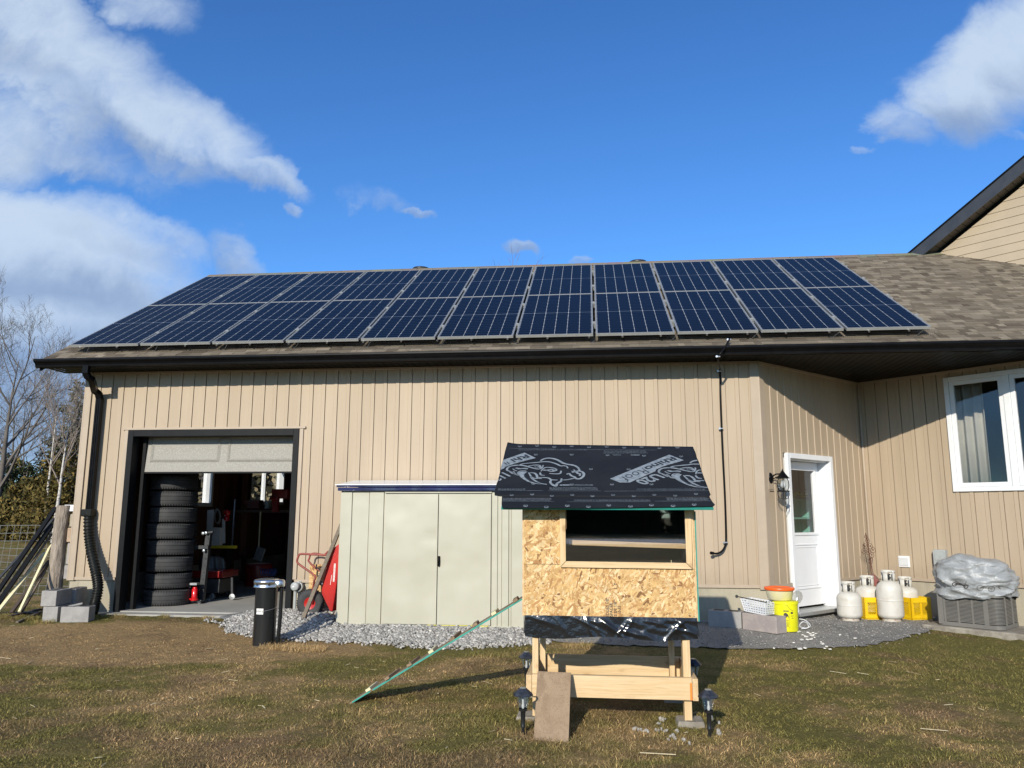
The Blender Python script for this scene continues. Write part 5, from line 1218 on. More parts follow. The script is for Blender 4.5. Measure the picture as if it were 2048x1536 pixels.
RH = [([(860, 440), (900, 415), (960, 398), (1030, 395), (1110, 410), (1180, 440), (1250, 480), (1330, 500), (1420, 515), (1480, 540), (1515, 575), (1530, 612)], .020),
      ([(470, 525), (560, 492), (700, 476), (800, 468), (900, 456), (1000, 457), (1080, 475), (1150, 500), (1200, 525), (1260, 525), (1310, 535), (1328, 568)], .015),
      ([(505, 692), (420, 662), (340, 622), (290, 597), (302, 560), (350, 532), (440, 517), (530, 517), (620, 532), (760, 570), (850, 578), (895, 545), (910, 512)], .016),
      ([(630, 535), (720, 518), (800, 510), (850, 520), (862, 545), (840, 560)], .013), ([(760, 535), (800, 525), (840, 540), (790, 552), (762, 540)], .006),
      ([(388, 575), (420, 600), (462, 612)], .010), ([(330, 625), (400, 662), (398, 622), (430, 668), (485, 690)], .014),
      ([(470, 665), (480, 635), (530, 612), (620, 605)], .010), ([(660, 640), (690, 692), (720, 742), (790, 792), (860, 825), (972, 842)], .014),
      ([(680, 642), (760, 650), (800, 690), (812, 730), (885, 746)], .016), ([(690, 702), (750, 738), (820, 742)], .013),
      ([(868, 622), (900, 580), (960, 552), (1060, 560), (1120, 575), (1130, 605), (1060, 622), (1000, 612), (930, 590)], .012),
      ([(900, 600), (980, 600), (1040, 590), (1100, 600), (1060, 612)], .018), ([(1010, 655), (1100, 662), (1180, 660), (1208, 640), (1212, 610)], .014),
      ([(855, 640), (870, 680), (935, 690)], .014), ([(820, 725), (920, 725), (1000, 735), (1050, 762), (1152, 768)], .015),
      ([(1055, 762), (1028, 800), (1060, 842), (1125, 870), (1150, 822), (1210, 790), (1220, 742)], .018), ([(1225, 768), (1320, 762), (1400, 745), (1462, 735)], .013),
      ([(1308, 672), (1350, 655), (1380, 690), (1440, 715), (1470, 742), (1530, 746), (1582, 715), (1603, 670), (1580, 632), (1530, 615), (1470, 620), (1390, 618)], .018),
      ([(1400, 640), (1460, 625), (1500, 655), (1535, 660), (1530, 698)], .018), ([(1430, 590), (1450, 612), (1500, 610)], .010)]
TUSK = [(470, 662), (500, 632), (560, 618), (640, 625), (600, 650), (585, 690), (610, 740), (680, 790), (780, 822), (890, 840), (760, 832), (640, 795), (540, 735), (490, 690)]
EAR = [(420, 565), (460, 555), (520, 567), (600, 560), (655, 568), (640, 585), (560, 578), (480, 585)]
for to in (toA, toA2):
    for P_r, w_ in RH: ribbon(ink, P_r, w_ * 1.15, to, clipf)
    for poly in (TUSK, EAR):
        q = [to(x, y, HI) for x, y in poly]
        if all(clipf(v) for v in q): ink.poly(q)
        else: ribbon(ink, poly, .014, to, clipf)
    ribbon(dark, [(600, 655), (590, 700), (640, 750), (740, 795), (860, 825)], .010, to, clipf, HI + .0006)
BAN = [(170, 745), (675, 540), (1180, 335), (1430, 430), (1300, 470), (1170, 505), (1040, 550), (960, 585), (940, 620), (510, 810), (340, 812)]
ink.poly([toB(x, y, HI - .0004) for x, y in BAN])
q = [toB2(x, y, HI - .0004) for x, y in BAN]; keep = []
qc = [(to4(v), v) for v in q]
for k in range(len(qc)):                           # keep the part of the left banner that is on the sheet
    (pa, va), (pb, vb) = qc[k], qc[(k + 1) % len(qc)]
    ia, ib = inside4(pa), inside4(pb)
    if ia: keep.append(va)
    if ia != ib:
        lo_, hi_ = 0., 1.
        for _ in range(24):
            md = (lo_ + hi_) / 2
            if inside4(to4(va.lerp(vb, md))) == ia: lo_ = md
            else: hi_ = md
        keep.append(va.lerp(vb, lo_))
if len(keep) > 2: ink.poly(keep)
def fit_text(name, txt, P0, P1, PT, mat, parent, bold=0, capw=None):
    cu = bpy.data.curves.new(name, 'FONT'); cu.body = txt; cu.size = 1; cu.offset = bold; to_ = bpy.data.objects.new(name, cu); C.objects.link(to_); bpy.context.view_layer.update()
    me = bpy.data.meshes.new_from_object(to_.evaluated_get(bpy.context.evaluated_depsgraph_get())); bpy.data.objects.remove(to_)
    xs_ = [v.co.x for v in me.vertices]; x0_, x1_ = min(xs_), max(xs_)
    ex = (P1 - P0) / (x1_ - x0_); ey_ = (PT - P0) / .70; ez = RN
    Mx = Matrix((ex, ey_, ez)).transposed().to_4x4(); Mx.translation = P0 - ex * x0_
    me.transform(Mx); me.transform(WM[parent.name].inverted()); me.materials.clear(); me.materials.append(mat)
    ob = bpy.data.objects.new(name, me); C.objects.link(ob); ob.parent = parent; return ob
hT = HI + .0006
fit_text('membrane_brand_text', 'Rhino', ZBp(1222, 368, hT), ZBp(740, 558, hT), ZBp(1322, 412, hT), M['inkdark'], coop, bold=.03)
fit_text('membrane_brand_text', 'Roof', ZBp(725, 566, hT), ZBp(335, 722, hT), ZBp(855, 640, hT), M['inkdark'], coop, bold=-.012)
fit_text('membrane_code_text', 'U20', ZBp(945, 660, hT), ZBp(588, 788, hT), ZBp(1115, 722, hT), M['ink'], coop, bold=.03)
tl = fit_text('membrane_brand_text', 'Rhi', ZBp(1222, 368, hT) - shift, ZBp(982, 462, hT) - shift, ZBp(1322, 412, hT) - shift, M['inkdark'], coop, bold=.03)
ribbon(dark, [(235, 470), (290, 500)], .012, toA, clipf, hT); ribbon(dark, [(285, 455), (330, 495)], .010, toA, clipf, hT)
for a, b in (((205, 640), (345, 705)), ((165, 690), (265, 740))): ribbon(ink, [a, b], .018, toA, clipf)
ribbon(ink, [(140, 760), (165, 775), (185, 755), (175, 740)], .012, toA, clipf)
for X_, Y_ in [(240, 132), (380, 127), (520, 136), (660, 130), (800, 139), (943, 134), (1085, 142), (1225, 136), (1370, 146), (1515, 141), (370, 198), (660, 198), (950, 203), (1245, 207), (1545, 212), (815, 315), (1120, 317), (350, 434), (660, 438), (985, 440), (1305, 438), (1635, 438), (175, 526), (340, 520), (500, 532), (665, 524), (828, 534), (995, 525), (1162, 534), (1328, 523), (1497, 530), (1665, 516)]:
    for sg in (-1, 1): ribbon(ink, [(X_ + sg * 3, Y_ - 6), (X_ + sg * 11, Y_ - 4), (X_ + sg * 13, Y_), (X_ + sg * 10, Y_ + 4), (X_ + sg * 3, Y_ + 6), (X_ + sg * 3, Y_ - 2)], .0035, Z4, None)
for X_, Y_ in [(288, 612), (455, 622), (625, 611), (795, 620), (960, 608), (1135, 617), (1305, 606), (1480, 613), (1650, 602)]:
    for sg in (-1, 1): ribbon(ink, [(X_ + sg * 3, Y_ - 8), (X_ + sg * 13, Y_ - 5), (X_ + sg * 15, Y_), (X_ + sg * 12, Y_ + 5), (X_ + sg * 3, Y_ + 8), (X_ + sg * 3, Y_ - 2)], .0045, Z4, None, .0092)
for (xa, ya, xb, yb2, h_) in [(60, 488, 430, 490, HI), (470, 492, 900, 492, HI), (920, 494, 1765, 490, HI), (150, 148, 600, 156, HI), (700, 158, 1350, 162, HI), (100, 576, 520, 576, .0092), (620, 580, 1300, 578, .0092), (1330, 575, 1785, 572, .0092)]:
    ribbon(ink, [(xa, ya), ((xa + xb) / 2, (ya + yb2) / 2), (xb, yb2)], .0025, Z4, None, h_)
def print_rows(xa, xb, ya, n_, dy, h_=HI, w_=.0045):
    for j in range(n_):
        x = xa + random.uniform(0, 12)
        while x < xb - random.uniform(0, 20):
            L = random.uniform(5, 26); ribbon(ink, [(x, ya + j * dy + random.uniform(-.6, .6)), (min(x + L, xb), ya + j * dy + random.uniform(-.6, .6))], w_, Z4, None, h_); x += L + random.uniform(3, 7)
print_rows(470, 870, 466, 3, 8); print_rows(560, 840, 441, 2, 8); print_rows(60, 300, 478, 1, 8, w_=.008); print_rows(915, 1275, 170, 3, 8); print_rows(990, 1060, 198, 2, 6); print_rows(230, 800, 155, 2, 7, w_=.003); print_rows(1180, 1740, 476, 2, 7, w_=.003)
print_rows(100, 495, 552, 3, 8, .0092); print_rows(1420, 1770, 549, 3, 8, .0092); print_rows(670, 1300, 567, 1, 8, .0092, .006)
ribbon(ink, [(565, 444), (642, 444)], .018, Z4, None); ribbon(ink, [(1138, 202), (1210, 202)], .014, Z4, None)
ink.build('membrane_print', M['ink'], coop); dark.build('membrane_print', M['inkdark'], coop)
# concrete deck blocks under the legs
blk0 = None
for (x, y, lab) in [(.63, 5.68, 'concrete deck block under the front right coop leg'), (-.47, 5.68, 'concrete deck block under the front left coop leg behind the old plank'), (-.43, 6.36, 'concrete deck block under the rear left coop leg'), (.60, 6.34, 'concrete deck block under the rear right coop leg')]:
    if blk0 is None:
        mb = MB(); a, b = .115, .085; vs = [(sx_ * a, sy_ * a, -.10) for sx_, sy_ in ((-1, -1), (1, -1), (1, 1), (-1, 1))] + [(sx_ * b, sy_ * b, .050) for sx_, sy_ in ((-1, -1), (1, -1), (1, 1), (-1, 1))]
        mb.add(vs, [(3, 2, 1, 0), (4, 5, 6, 7), (0, 1, 5, 4), (1, 2, 6, 5), (2, 3, 7, 6), (3, 0, 4, 7)]); mb.add([(-.03, -b, .052), (.03, -b, .052), (.03, b, .052), (-.03, b, .052)], [(0, 1, 2, 3)])
        blk0 = mb.build('deck_block', M['pad'], local=True, bevel=.008); blk0.location = (x, y, -.022); tag(blk0, lab, 'concrete block', 'deck blocks under the coop legs')
    else: o_ = blk0.copy(); C.objects.link(o_); o_.location = (x, y, -.022); o_['label'] = lab
# weathered plank leaning on the coop
t = thing('old_plank', 'short weathered brown plank leaning on the front rail of the coop', 'plank', (-.29, 5.12, 0))
mb = MB(); mb.slab([gz(1067, 1480, .002), gz(1137, 1485, .002), wy(1142, 1345, 5.52), wy(1075, 1342, 5.52)], .022); mb.build('plank_board', wood_mat('old_plank2', (.33, .24, .155), (.25, .175, .11), (.10, .065, .04), 2, 7, bstr=.4, knots=False), t, bevel=.002, fixn=True)
# chicken ramp
rp0, rp1 = Vector((-1.84, 6.05, .005)), Vector((-.515, 6.05, .80)); ramp = thing('chicken_ramp', 'narrow wooden ramp with cleats and teal edge rising to the coop', 'ramp', rp0)
dr = (rp1 - rp0).normalized(); ur = Vector((-dr.z, 0, dr.x)); Lr = (rp1 - rp0).length; rot_r = Matrix((dr, Vector((0, 1, 0)), ur)).transposed(); wr = .27
mb = MB(); mb.cbox((rp0 + rp1) / 2, Lr, wr, .012, rot_r); mb.build('ramp_board', M['oldwood'], ramp)
mb = MB(); c_ = rp0 + dr * (Lr * .56) - ur * .002; mb.cbox(c_ + Vector((0, -wr / 2 - .001, 0)), Lr * .86, .003, .012, rot_r); mb.cbox(rp0 + dr * .10 + Vector((0, -wr / 2 - .001, -.002)), .16, .003, .010, rot_r); mb.build('painted_edge', M['teal'], ramp)
for k in range(8):
    s = .16 + k * .185 + random.uniform(-.01, .01); mb = MB(); c_ = rp0 + dr * s + ur * .016; mb.cbox(c_ + Vector((0, random.uniform(-.01, .01), 0)), .04, wr + .012, .02, rot_r @ Matrix.Rotation(random.uniform(-.12, .12), 3, 'Z')); mb.build('cleat', M['oldwood'] if k % 3 else M['palewood'], ramp, bevel=.002)
# solar path lights
def path_light(loc, label):
    t = thing('path_light', label, 'garden light', loc, 'solar path lights round the coop')
    mb = MB(); mb.lathe([(0, .290), (.024, .290), (.030, .284), (.058, .262), (.066, .250), (.066, .244), (.060, .243), (.0, .243)], (0, 0, 0), 8, smooth=False); mb.build('lamp_cap', M['capblack'], t, local=True)
    mb = MB(); mb.cbox((0, 0, .2915), .036, .036, .003); mb.build('solar_cell', M['solarcell'], t, local=True)
    mb = MB(); mb.lathe([(.044, .243), (.040, .225), (.034, .19), (.027, .163)], (0, 0, 0), 12); mb.build('lens', M['clearglass'], t, local=True)
    mb = MB(); mb.lathe([(.004, .24), (.008, .225), (.006, .20), (.011, .18), (.008, .165), (0, .163)], (0, 0, 0), 10); mb.build('diffuser', M['bulb'], t, local=True)
    mb = MB(); mb.lathe([(.029, .166), (.029, .152), (.019, .148), (.016, .142), (.0135, .06), (.0145, .058), (.0145, .048), (.010, .045), (.006, -.05)], (0, 0, 0), 14); mb.build('stake', M['abs'], t, local=True)
    return t
pl0 = path_light((-.478, 5.245, 0), 'solar path light at the front left of the coop beside the old plank')
for loc, lab in [((.712, 5.335, 0), 'solar path light at the front right corner of the coop'), ((-.572, 6.58, 0), 'solar path light behind the left rear of the coop, half hidden'), ((.752, 6.42, 0), 'solar path light hidden behind the right side of the coop')]: copy_thing(pl0, loc, lab)
# loose stones by the coop
st0 = None
sp = [(1105, 885), (1135, 888), (1155, 893), (1190, 900), (1210, 908), (1278, 893), (1300, 898), (1322, 885), (1345, 905), (1358, 900), (1315, 800), (1335, 806), (1352, 797), (1395, 945), (1418, 940), (1432, 962), (1500, 970), (1508, 978), (1552, 1005), (1792, 828), (1730, 790), (1738, 800), (1790, 902), (1788, 922), (1800, 926), (1380, 975), (1300, 840), (1450, 900)]
for (X_, Y_) in sp:
    p_ = gz(1000 + X_ / 4.096, 1240 + Y_ / 4.096, .012); s_ = random.uniform(.7, 1.25)
    if st0 is None:
        bm = bmesh.new(); bmesh.ops.create_icosphere(bm, subdivisions=2, radius=.0125)
        for v in bm.verts: v.co *= random.uniform(.82, 1.15); v.co.z *= .75
        me = bpy.data.meshes.new('stone'); bm.to_mesh(me); bm.free(); me.materials.append(pbr('pale_pebble', (.38, .36, .32), .85, c2=(.24, .22, .19), ns=60)); st0 = bpy.data.objects.new('stone', me); C.objects.link(st0); o_ = st0
    else: o_ = st0.copy(); C.objects.link(o_)
    o_.location = (p_.x, p_.y, H(p_.x, p_.y) + .010); o_.rotation_euler = (random.random() * 3, random.random() * 3, random.random() * 6); o_.scale = (s_ * random.uniform(.8, 1.5), s_, s_)
    tag(o_, 'small pale stone ' + ('in the row on the grass below the middle of the front rail' if X_ < 1375 and Y_ > 830 else 'just left of the front right coop leg' if X_ < 1375 else 'in front of the right deck block' if X_ < 1600 else 'right of the front right path light'), 'stone', 'loose pale stones near the front of the coop')

# ================================================================== PORCH CORNER
mb = MB()
for (X_, Y_) in [(400, 860)] * 0 + [(1320, 985), (1725, 998), (1812, 990), (1860, 825), (1800, 860), (1830, 870), (1900, 840), (1950, 850), (1880, 900), (1910, 895), (1760, 900), (1630, 930), (1720, 815), (1985, 840), (1960, 880), (1850, 900), (1920, 860), (1775, 850), (1940, 830)] + [(2080, 950), (2150, 980), (2200, 1010), (2120, 1000), (2060, 930), (2600, 900), (2360, 860)]:
    p_ = gz(1380 + X_ / 7.877, 1160 + Y_ / 7.877, .085); r_ = random.uniform(.010, .022); mb.cbox((p_.x, p_.y, H(p_.x, p_.y) + .030), r_ * 2, r_ * 1.3, .008, Matrix.Rotation(random.random() * 6, 3, 'Z') @ Matrix.Rotation(.2, 3, 'X'))
o = mb.build('plaster_chips', pbr('chips', (.72, .70, .64), .8)); tag(o, 'white crumbled plaster chips scattered on the path before the side door', 'debris', kind='stuff')
def block_prism(mb, a, b, dep, h, z0, back=None):
    a, b = Vector(a), Vector(b); d = (b - a); d.z = 0; d.normalize(); n_ = Vector((-d.y, d.x, 0)) * dep; a.z = b.z = z0
    vs = [a, b, b + n_, a + n_]; vs = vs + [v + Vector((0, 0, h)) for v in vs]
    mb.add(vs, [(3, 2, 1, 0), (4, 5, 6, 7), (0, 1, 5, 4), (1, 2, 6, 5), (2, 3, 7, 6), (3, 0, 4, 7)]); return d, n_
for (pa, pb, mt, lab) in [((1416.8, 1252.7), (1483.5, 1257.8), 'block', 'grey concrete block half in shade beside the coop'), ((1485.4, 1258.4), (1554, 1268.5), 'blockpink', 'pinkish concrete block under the white basket')]:
    a, b = gz(*pa, .075), gz(*pb, .075); mb = MB(); d_, n_ = block_prism(mb, a, b, .19, .19, .075); t = thing('concrete_block', lab, 'concrete block', a, 'concrete blocks by the side door'); mb.build('block_body', M[mt], t, bevel=.005, fixn=True)
    mb = MB(); m_c = (a + b) / 2 + n_ / 2
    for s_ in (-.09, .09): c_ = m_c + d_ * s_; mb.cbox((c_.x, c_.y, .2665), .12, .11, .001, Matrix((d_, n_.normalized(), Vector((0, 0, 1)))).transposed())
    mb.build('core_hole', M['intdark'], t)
    if mt == 'blockpink': bkA, bkB, bkd, bkn = a, b, d_, n_
# perforated basket lying on the block
bc = bkA + bkd * .17 + bkn * .5; t = thing('plastic_basket', 'white perforated plastic basket resting on the pinkish block', 'basket', (bc.x, bc.y, .266))
rb = Matrix((bkd, bkn.normalized(), Vector((0, 0, 1)))).transposed(); tilt = rb
mb = MB(); L1_, L2_, W1_, W2_, hB = .145, .175, .075, .10, .135
def bp_(u, v, z): # u -1..1 along, v -1..1 across, z 0..1
    return Vector((bc.x, bc.y, .268)) + rb @ Vector((u * (L1_ + (L2_ - L1_) * z), v * (W1_ + (W2_ - W1_) * z), z * hB + .02 * (1 - u) * .5))
for v in (-1, 1):
    for i in range(10): u = -1 + 2 * i / 9; mb.beam(bp_(u, v, 0), bp_(u, v, 1), .014, .004, rb @ Vector((0, 1, 0)))
    for j in range(6): z = j / 5; mb.beam(bp_(-1, v, z), bp_(1, v, z), .004, .013, (0, 0, 1))
for u in (-1, 1):
    for i in range(6): v = -1 + 2 * i / 5; mb.beam(bp_(u, v, 0), bp_(u, v, 1), .014, .004, rb @ Vector((1, 0, 0)))
    for j in range(6): z = j / 5; mb.beam(bp_(u, -1, z), bp_(u, 1, z), .004, .013, (0, 0, 1))
mb.poly([bp_(-1, -1, 0), bp_(1, -1, 0), bp_(1, 1, 0), bp_(-1, 1, 0)]); mb.build('basket_body', M['basket'], t)
mb = MB(); mb.tube([bp_(-1.25, -1, 1.15), bp_(1.05, -1, 1.08)], .006, 8); mb.lathe([(0, .02), (.016, .012), (.016, -.012), (0, -.02)], bp_(-1.28, -1, 1.15), 10); mb.build('rod', M['darksteel'], t)
# yellow pail with printed panel
kc = gz(1576, 1262, .09); kc = Vector((2.20, 9.58, .085)); t = thing('yellow_pail', 'bright yellow plastic pail with black printed label beside the blocks', 'pail', kc)
mb = MB(); mb.lathe([(.0, .0), (.128, 0), (.132, .01), (.140, .30), (.148, .302), (.148, .33), (.140, .335), (.0, .335)], kc, 36); mb.build('pail_body', M['yellow'], t)
def onpail(ad, z): r_ = .1335 + (z / .3) * .008; a = R(ad); return Vector((kc.x + r_ * math.cos(a), kc.y + r_ * math.sin(a), kc.z + z))
mb = MB()
def pq(a0, a1, z0, z1): mb.poly([onpail(a0, z0), onpail(a1, z0), onpail(a1, z1), onpail(a0, z1)])
for k in range(3): pq(-112 + k * 8, -105 + k * 8, .225, .238)
for z in (.06, .07, .08, .09, .105, .12, .13):
    for k in range(4): pq(-111 + k * 5.2, -107 + k * 5.2 + random.uniform(-1, .5), z, z + .0045)
for (a0, z0) in [(-114, .05), (-87, .05)]: pq(a0, a0 + .8, .045, .238)
pq(-114, -87, .045, .0475)
# bear-like animal mark
mb.poly([onpail(a, z) for a, z in [(-110, .20), (-108, .215), (-104, .212), (-98, .207), (-93, .195), (-91, .18), (-90, .158), (-93, .160), (-94, .172), (-98, .172), (-101, .155), (-105, .153), (-104, .168), (-107, .178), (-111, .182), (-113, .19)]])
pq(-80, -68, .20, .222); pq(-80, -66, .175, .180); pq(-76, -66, .150, .155)
mb.tube([onpail(-98, .30), onpail(-92, .285), onpail(-78, .245), onpail(-66, .232)], .002, 5)
mb.build('pail_print', M['inkblack'], t)
tcn = kc + Vector((-.055, .01, .338)); t = thing('lidded_tub', 'translucent tub with an orange lid sitting on the yellow pail', 'tub', tcn)
mb = MB(); mb.lathe([(0, 0), (.11, 0), (.13, .02), (.150, .12), (.0, .12)], tcn, 32, sx=1.05); mb.build('tub_body', M['milky'], t)
mb = MB(); mb.lathe([(.150, .118), (.168, .118), (.172, .128), (.172, .142), (.165, .150), (.13, .150), (.125, .143), (0, .143)], tcn, 36, sx=1.0); mb.build('tub_lid', M['orange'], t)
pbag = thing('plastic_bag', 'clear plastic bag hanging beside the tub', 'bag', tcn + Vector((.2, .02, 0)))
mb = MB(); prof_ = [(0, .11), (.03, .105), (.055, .07), (.06, .03), (.045, -.02), (.0, -.035)]; mb.lathe(prof_, tcn + Vector((.195, .03, 0)), 16, Matrix.Rotation(.3, 3, 'Y')); mb.build('bag_film', M['clear'], pbag)
t = thing('looped_rope', 'looped white cord beside the yellow pail', 'cord', kc + Vector((.2, 0, 0)))
mb = MB(); c_ = kc + Vector((.15, -.0, .10)); mb.tube(catmull([c_ + Vector(p) for p in [(0, 0, .03), (.06, -.02, .02), (.12, 0, -.04), (.08, .03, -.075), (.0, .0, -.05), (.03, -.02, .0), (.09, .01, -.02), (.10, .03, -.07), (.02, .01, -.08)]], 6), .005, 6); mb.build('cord_loop', M['basket'], t)
# propane cylinders and crates
def tank(name, c, r_, hb, label):
    t = thing('propane_tank', label, 'propane tank', c, 'propane tanks in the porch corner'); q = .055
    mb = MB(); P_t = [(0, .03)] + [(r_ - q + q * math.sin(a), .03 + q - q * math.cos(a)) for a in [k * math.pi / 16 for k in range(1, 9)]] + [(r_, .03 + hb * .45), (r_, .03 + hb * .465), (r_ + .0025, .03 + hb * .475), (r_ + .0025, .03 + hb * .49), (r_, .03 + hb * .50), (r_, .03 + hb * .515), (r_, .03 + hb * .72)] + [(r_ * math.cos(a) ** .8 if a < 1.5 else 0, .03 + hb * .72 + (hb * .28) * math.sin(a)) for a in [k * math.pi / 20 for k in range(1, 11)]]
    mb.lathe(P_t, (0, 0, 0), 36); mb.build('cylinder', M['propane'], t, local=True)
    mb = MB(); mb.lathe([(r_ * .72, 0), (r_ * .74, 0), (r_ * .70, .045), (r_ * .68, .045)], (0, 0, 0), 30); mb.build('foot_ring', M['footrust'], t, local=True)
    mb = MB(); zt = .03 + hb; rr_ = .082
    # collar with cut-outs: tall arcs joined by a top ring
    def arc(a0, a1, z0, z1, n_=8):
        mb.grid([[(rr_ * math.cos(R(a0 + (a1 - a0) * k / n_)), rr_ * math.sin(R(a0 + (a1 - a0) * k / n_)), z) for k in range(n_ + 1)] for z in (z0, z1)])
    arc(-70, 250, zt + .085, zt + .12, 24)
    for a0 in (-70, 20, 110, 205): arc(a0, a0 + 40, zt - .03, zt + .087)
    mb.build('collar', M['propane'], t, local=True, solid=.004)
    mb = MB(); mb.lathe([(0, zt + .075), (.028, .0 + zt + .075), (.028, zt + .06), (.014, zt + .055), (.016, zt - .01)], (0, 0, 0), 14); mb.tube([(0, 0, zt + .03), (0, -.045, zt + .03)], .018, 10); mb.build('valve', M['darksteel'], t, local=True)
    return t
tank('a', (3.225, 10.58, .085), .150, .330, 'short white propane tank nearest the side door')
tank('b', (3.585, 10.95, .165), .150, .300, 'white propane tank standing in the left yellow crate')
tank('c', (3.735, 10.60, .085), .155, .475, 'tall white propane tank in the middle of the group')
tank('d', (4.075, 10.98, .155), .150, .300, 'white propane tank in the right yellow crate, half hidden')
def crate(c, ang, label):
    t = thing('milk_crate', label, 'crate', c, 'yellow milk crates', Matrix.Rotation(ang, 3, 'Z')); h_, w_ = .275, .165
    mb = MB()
    for k in range(4):
        rot = Matrix.Rotation(k * math.pi / 2, 3, 'Z')
        def q(u, z, d=0): return rot @ Vector((u, -w_ - d, z))
        for (u0, u1, z0, z1) in [(-w_, w_, 0, .06), (-w_, w_, h_ - .06, h_), (-w_, -w_ + .045, .06, h_ - .06), (w_ - .045, w_, .06, h_ - .06), (-.012, .012, .06, h_ - .06)]: mb.add([q(u0, z0), q(u1, z0), q(u1, z1), q(u0, z1), q(u0, z0, -.01), q(u1, z0, -.01), q(u1, z1, -.01), q(u0, z1, -.01)], [(0, 1, 2, 3), (4, 7, 6, 5), (0, 4, 5, 1), (2, 6, 7, 3), (0, 3, 7, 4), (1, 5, 6, 2)])
        for u0, u1 in ((-w_ + .045, -.012), (.012, w_ - .045)):
            for i in range(-4, 6):
                for dirn in (1, -1):
                    ua, za = u0 + (i * .028), .06; 
                    pts_ = []
                    a = (ua if dirn == 1 else u1 - (ua - u0), .06); b = (a[0] + dirn * .155, h_ - .06)
                    def cp(p, q2):
                        (xa, za_), (xb, zb_) = p, q2
                        for lim, s_ in ((u0, 1), (u1, -1)):
                            if (xa - lim) * s_ < 0 and (xb - lim) * s_ < 0: return None
                            if (xa - lim) * s_ < 0: f = (lim - xa) / (xb - xa); xa, za_ = lim, za_ + (zb_ - za_) * f
                            elif (xb - lim) * s_ < 0: f = (lim - xa) / (xb - xa); xb, zb_ = lim, za_ + (zb_ - za_) * f
                        return (xa, za_), (xb, zb_)
                    r2 = cp(a, b)
                    if r2 and abs(r2[0][0] - r2[1][0]) > .004: mb.beam(q(r2[0][0], r2[0][1], -.005), q(r2[1][0], r2[1][1], -.005), .005, .006, rot @ Vector((0, 1, 0)))
        for z in (.058, h_ - .062): mb.add([q(-w_ - .004, z, .004), q(w_ + .004, z, .004), q(w_ + .004, z + .006, .004), q(-w_ - .004, z + .006, .004)], [(0, 1, 2, 3)])
        for u0 in (-w_ + .02, -.01, w_ - .03): mb.add([q(u0, .02, .004), q(u0 + .01, .02, .004), q(u0 + .01, h_ - .01, .004), q(u0, h_ - .01, .004)], [(0, 1, 2, 3)])
    mb.box(-w_, -w_, .01, w_, w_, .02); mb.build('crate_body', M['crate'], t, local=True)
crate((3.58, 10.86, .085), R(8), 'yellow milk crate between the short and the tall propane tank'); crate((4.10, 10.90, .085), R(24), 'yellow milk crate right of the tall propane tank')
# rusty garden stake
t = thing('garden_stake', 'rusty iron garden stake with curled leaves in the porch corner', 'garden ornament', (4.0, 11.75, .08)); yk = 11.62
def gk(X_, Y_): return wy(1640 + X_ / 5.02, 1040 + Y_ / 5.02, yk)
mb = MB(); mb.tube([gk(545, 660), gk(515, 520), gk(508, 440)], .006, 6); mb.tube([gk(558, 660), gk(528, 520), gk(512, 430)], .005, 6); mb.tube(catmull([gk(508, 440), gk(500, 370), gk(480, 260), gk(458, 130)], 4), .006, 6); mb.build('stem', M['rust'], t)
for (X_, Y_, r_) in [(460, 165, 12), (475, 205, 18), (452, 262, 18), (505, 262, 20), (440, 310, 18), (485, 320, 20), (532, 300, 20), (520, 350, 18), (510, 390, 15), (507, 425, 10)]:
    mb = MB(); c_ = gk(X_, Y_); rr_ = r_ / 5.02 / 1540 * 12; mb.tube([c_ + Vector((rr_ * math.cos(a), .01 * math.sin(a * 2), rr_ * 1.25 * math.sin(a))) for a in [k * .4 for k in range(17)]], .0035, 5); mb.lathe([(0, rr_ * .5), (rr_ * .45, 0), (0, -rr_ * .5)], c_, 6); mb.build('leaf', M['rust'], t)
t = thing('brown_sack', 'crumpled brown sack wedged behind the tall propane tank', 'sack', (3.75, 11.1, .08)); mb = MB(); P3 = []
for j in range(13):
    row = []
    for i in range(25):
        a = i / 24 * 2 * math.pi; z = j / 12; rr_ = (.12 * math.sin(math.pi * min(1, z * .9 + .12)) ** .5 + .01) * (1 + .18 * math.sin(a * 5 + z * 7)); row.append((3.70 + rr_ * math.cos(a) + .03 * z, 11.15 + rr_ * math.sin(a) * .8, .08 + z * .55))
    P3.append(row)
mb.grid(P3); mb.build('sack_cloth', M['clay'], t)
# air conditioner, slab and tarpaulin
aF = Vector((4.075, 10.05, .12)); aR = Vector((4.575, 9.60, .12)); dA = (aR - aF); WA = dA.length; dA.normalize(); nA2 = Vector((-dA.y, dA.x, 0))
acM = Matrix((dA, nA2, Vector((0, 0, 1)))).transposed(); o0 = (aF + aR) / 2; DEP, HA, rc = .62, .385, .09; WA = .70
t = thing('concrete_pad', 'thin concrete pad under the air conditioner', 'slab', (o0.x, o0.y, .05)); mb = MB(); mb.M = Matrix.Translation(Vector((o0.x, o0.y, 0))) @ acM.to_4x4(); mb.box(-WA / 2 - .15, -.08, .0, WA / 2 + .55, DEP + .05, .115); mb.build('pad_slab', M['pad'], t, bevel=.015)
ac = thing('air_conditioner', 'grey outdoor air conditioner with louvred sides under a grey sheet', 'air conditioner', (o0.x, o0.y, .12), rot=acM)
outl = []
for (cx, cy, a0) in ((WA / 2 - rc, rc, -90), (WA / 2 - rc, DEP - rc, 0), (-WA / 2 + rc, DEP - rc, 90), (-WA / 2 + rc, rc, 180)):
    for k in range(7): a = R(a0 + k * 15); outl.append((cx + rc * math.cos(a), cy + rc * math.sin(a)))
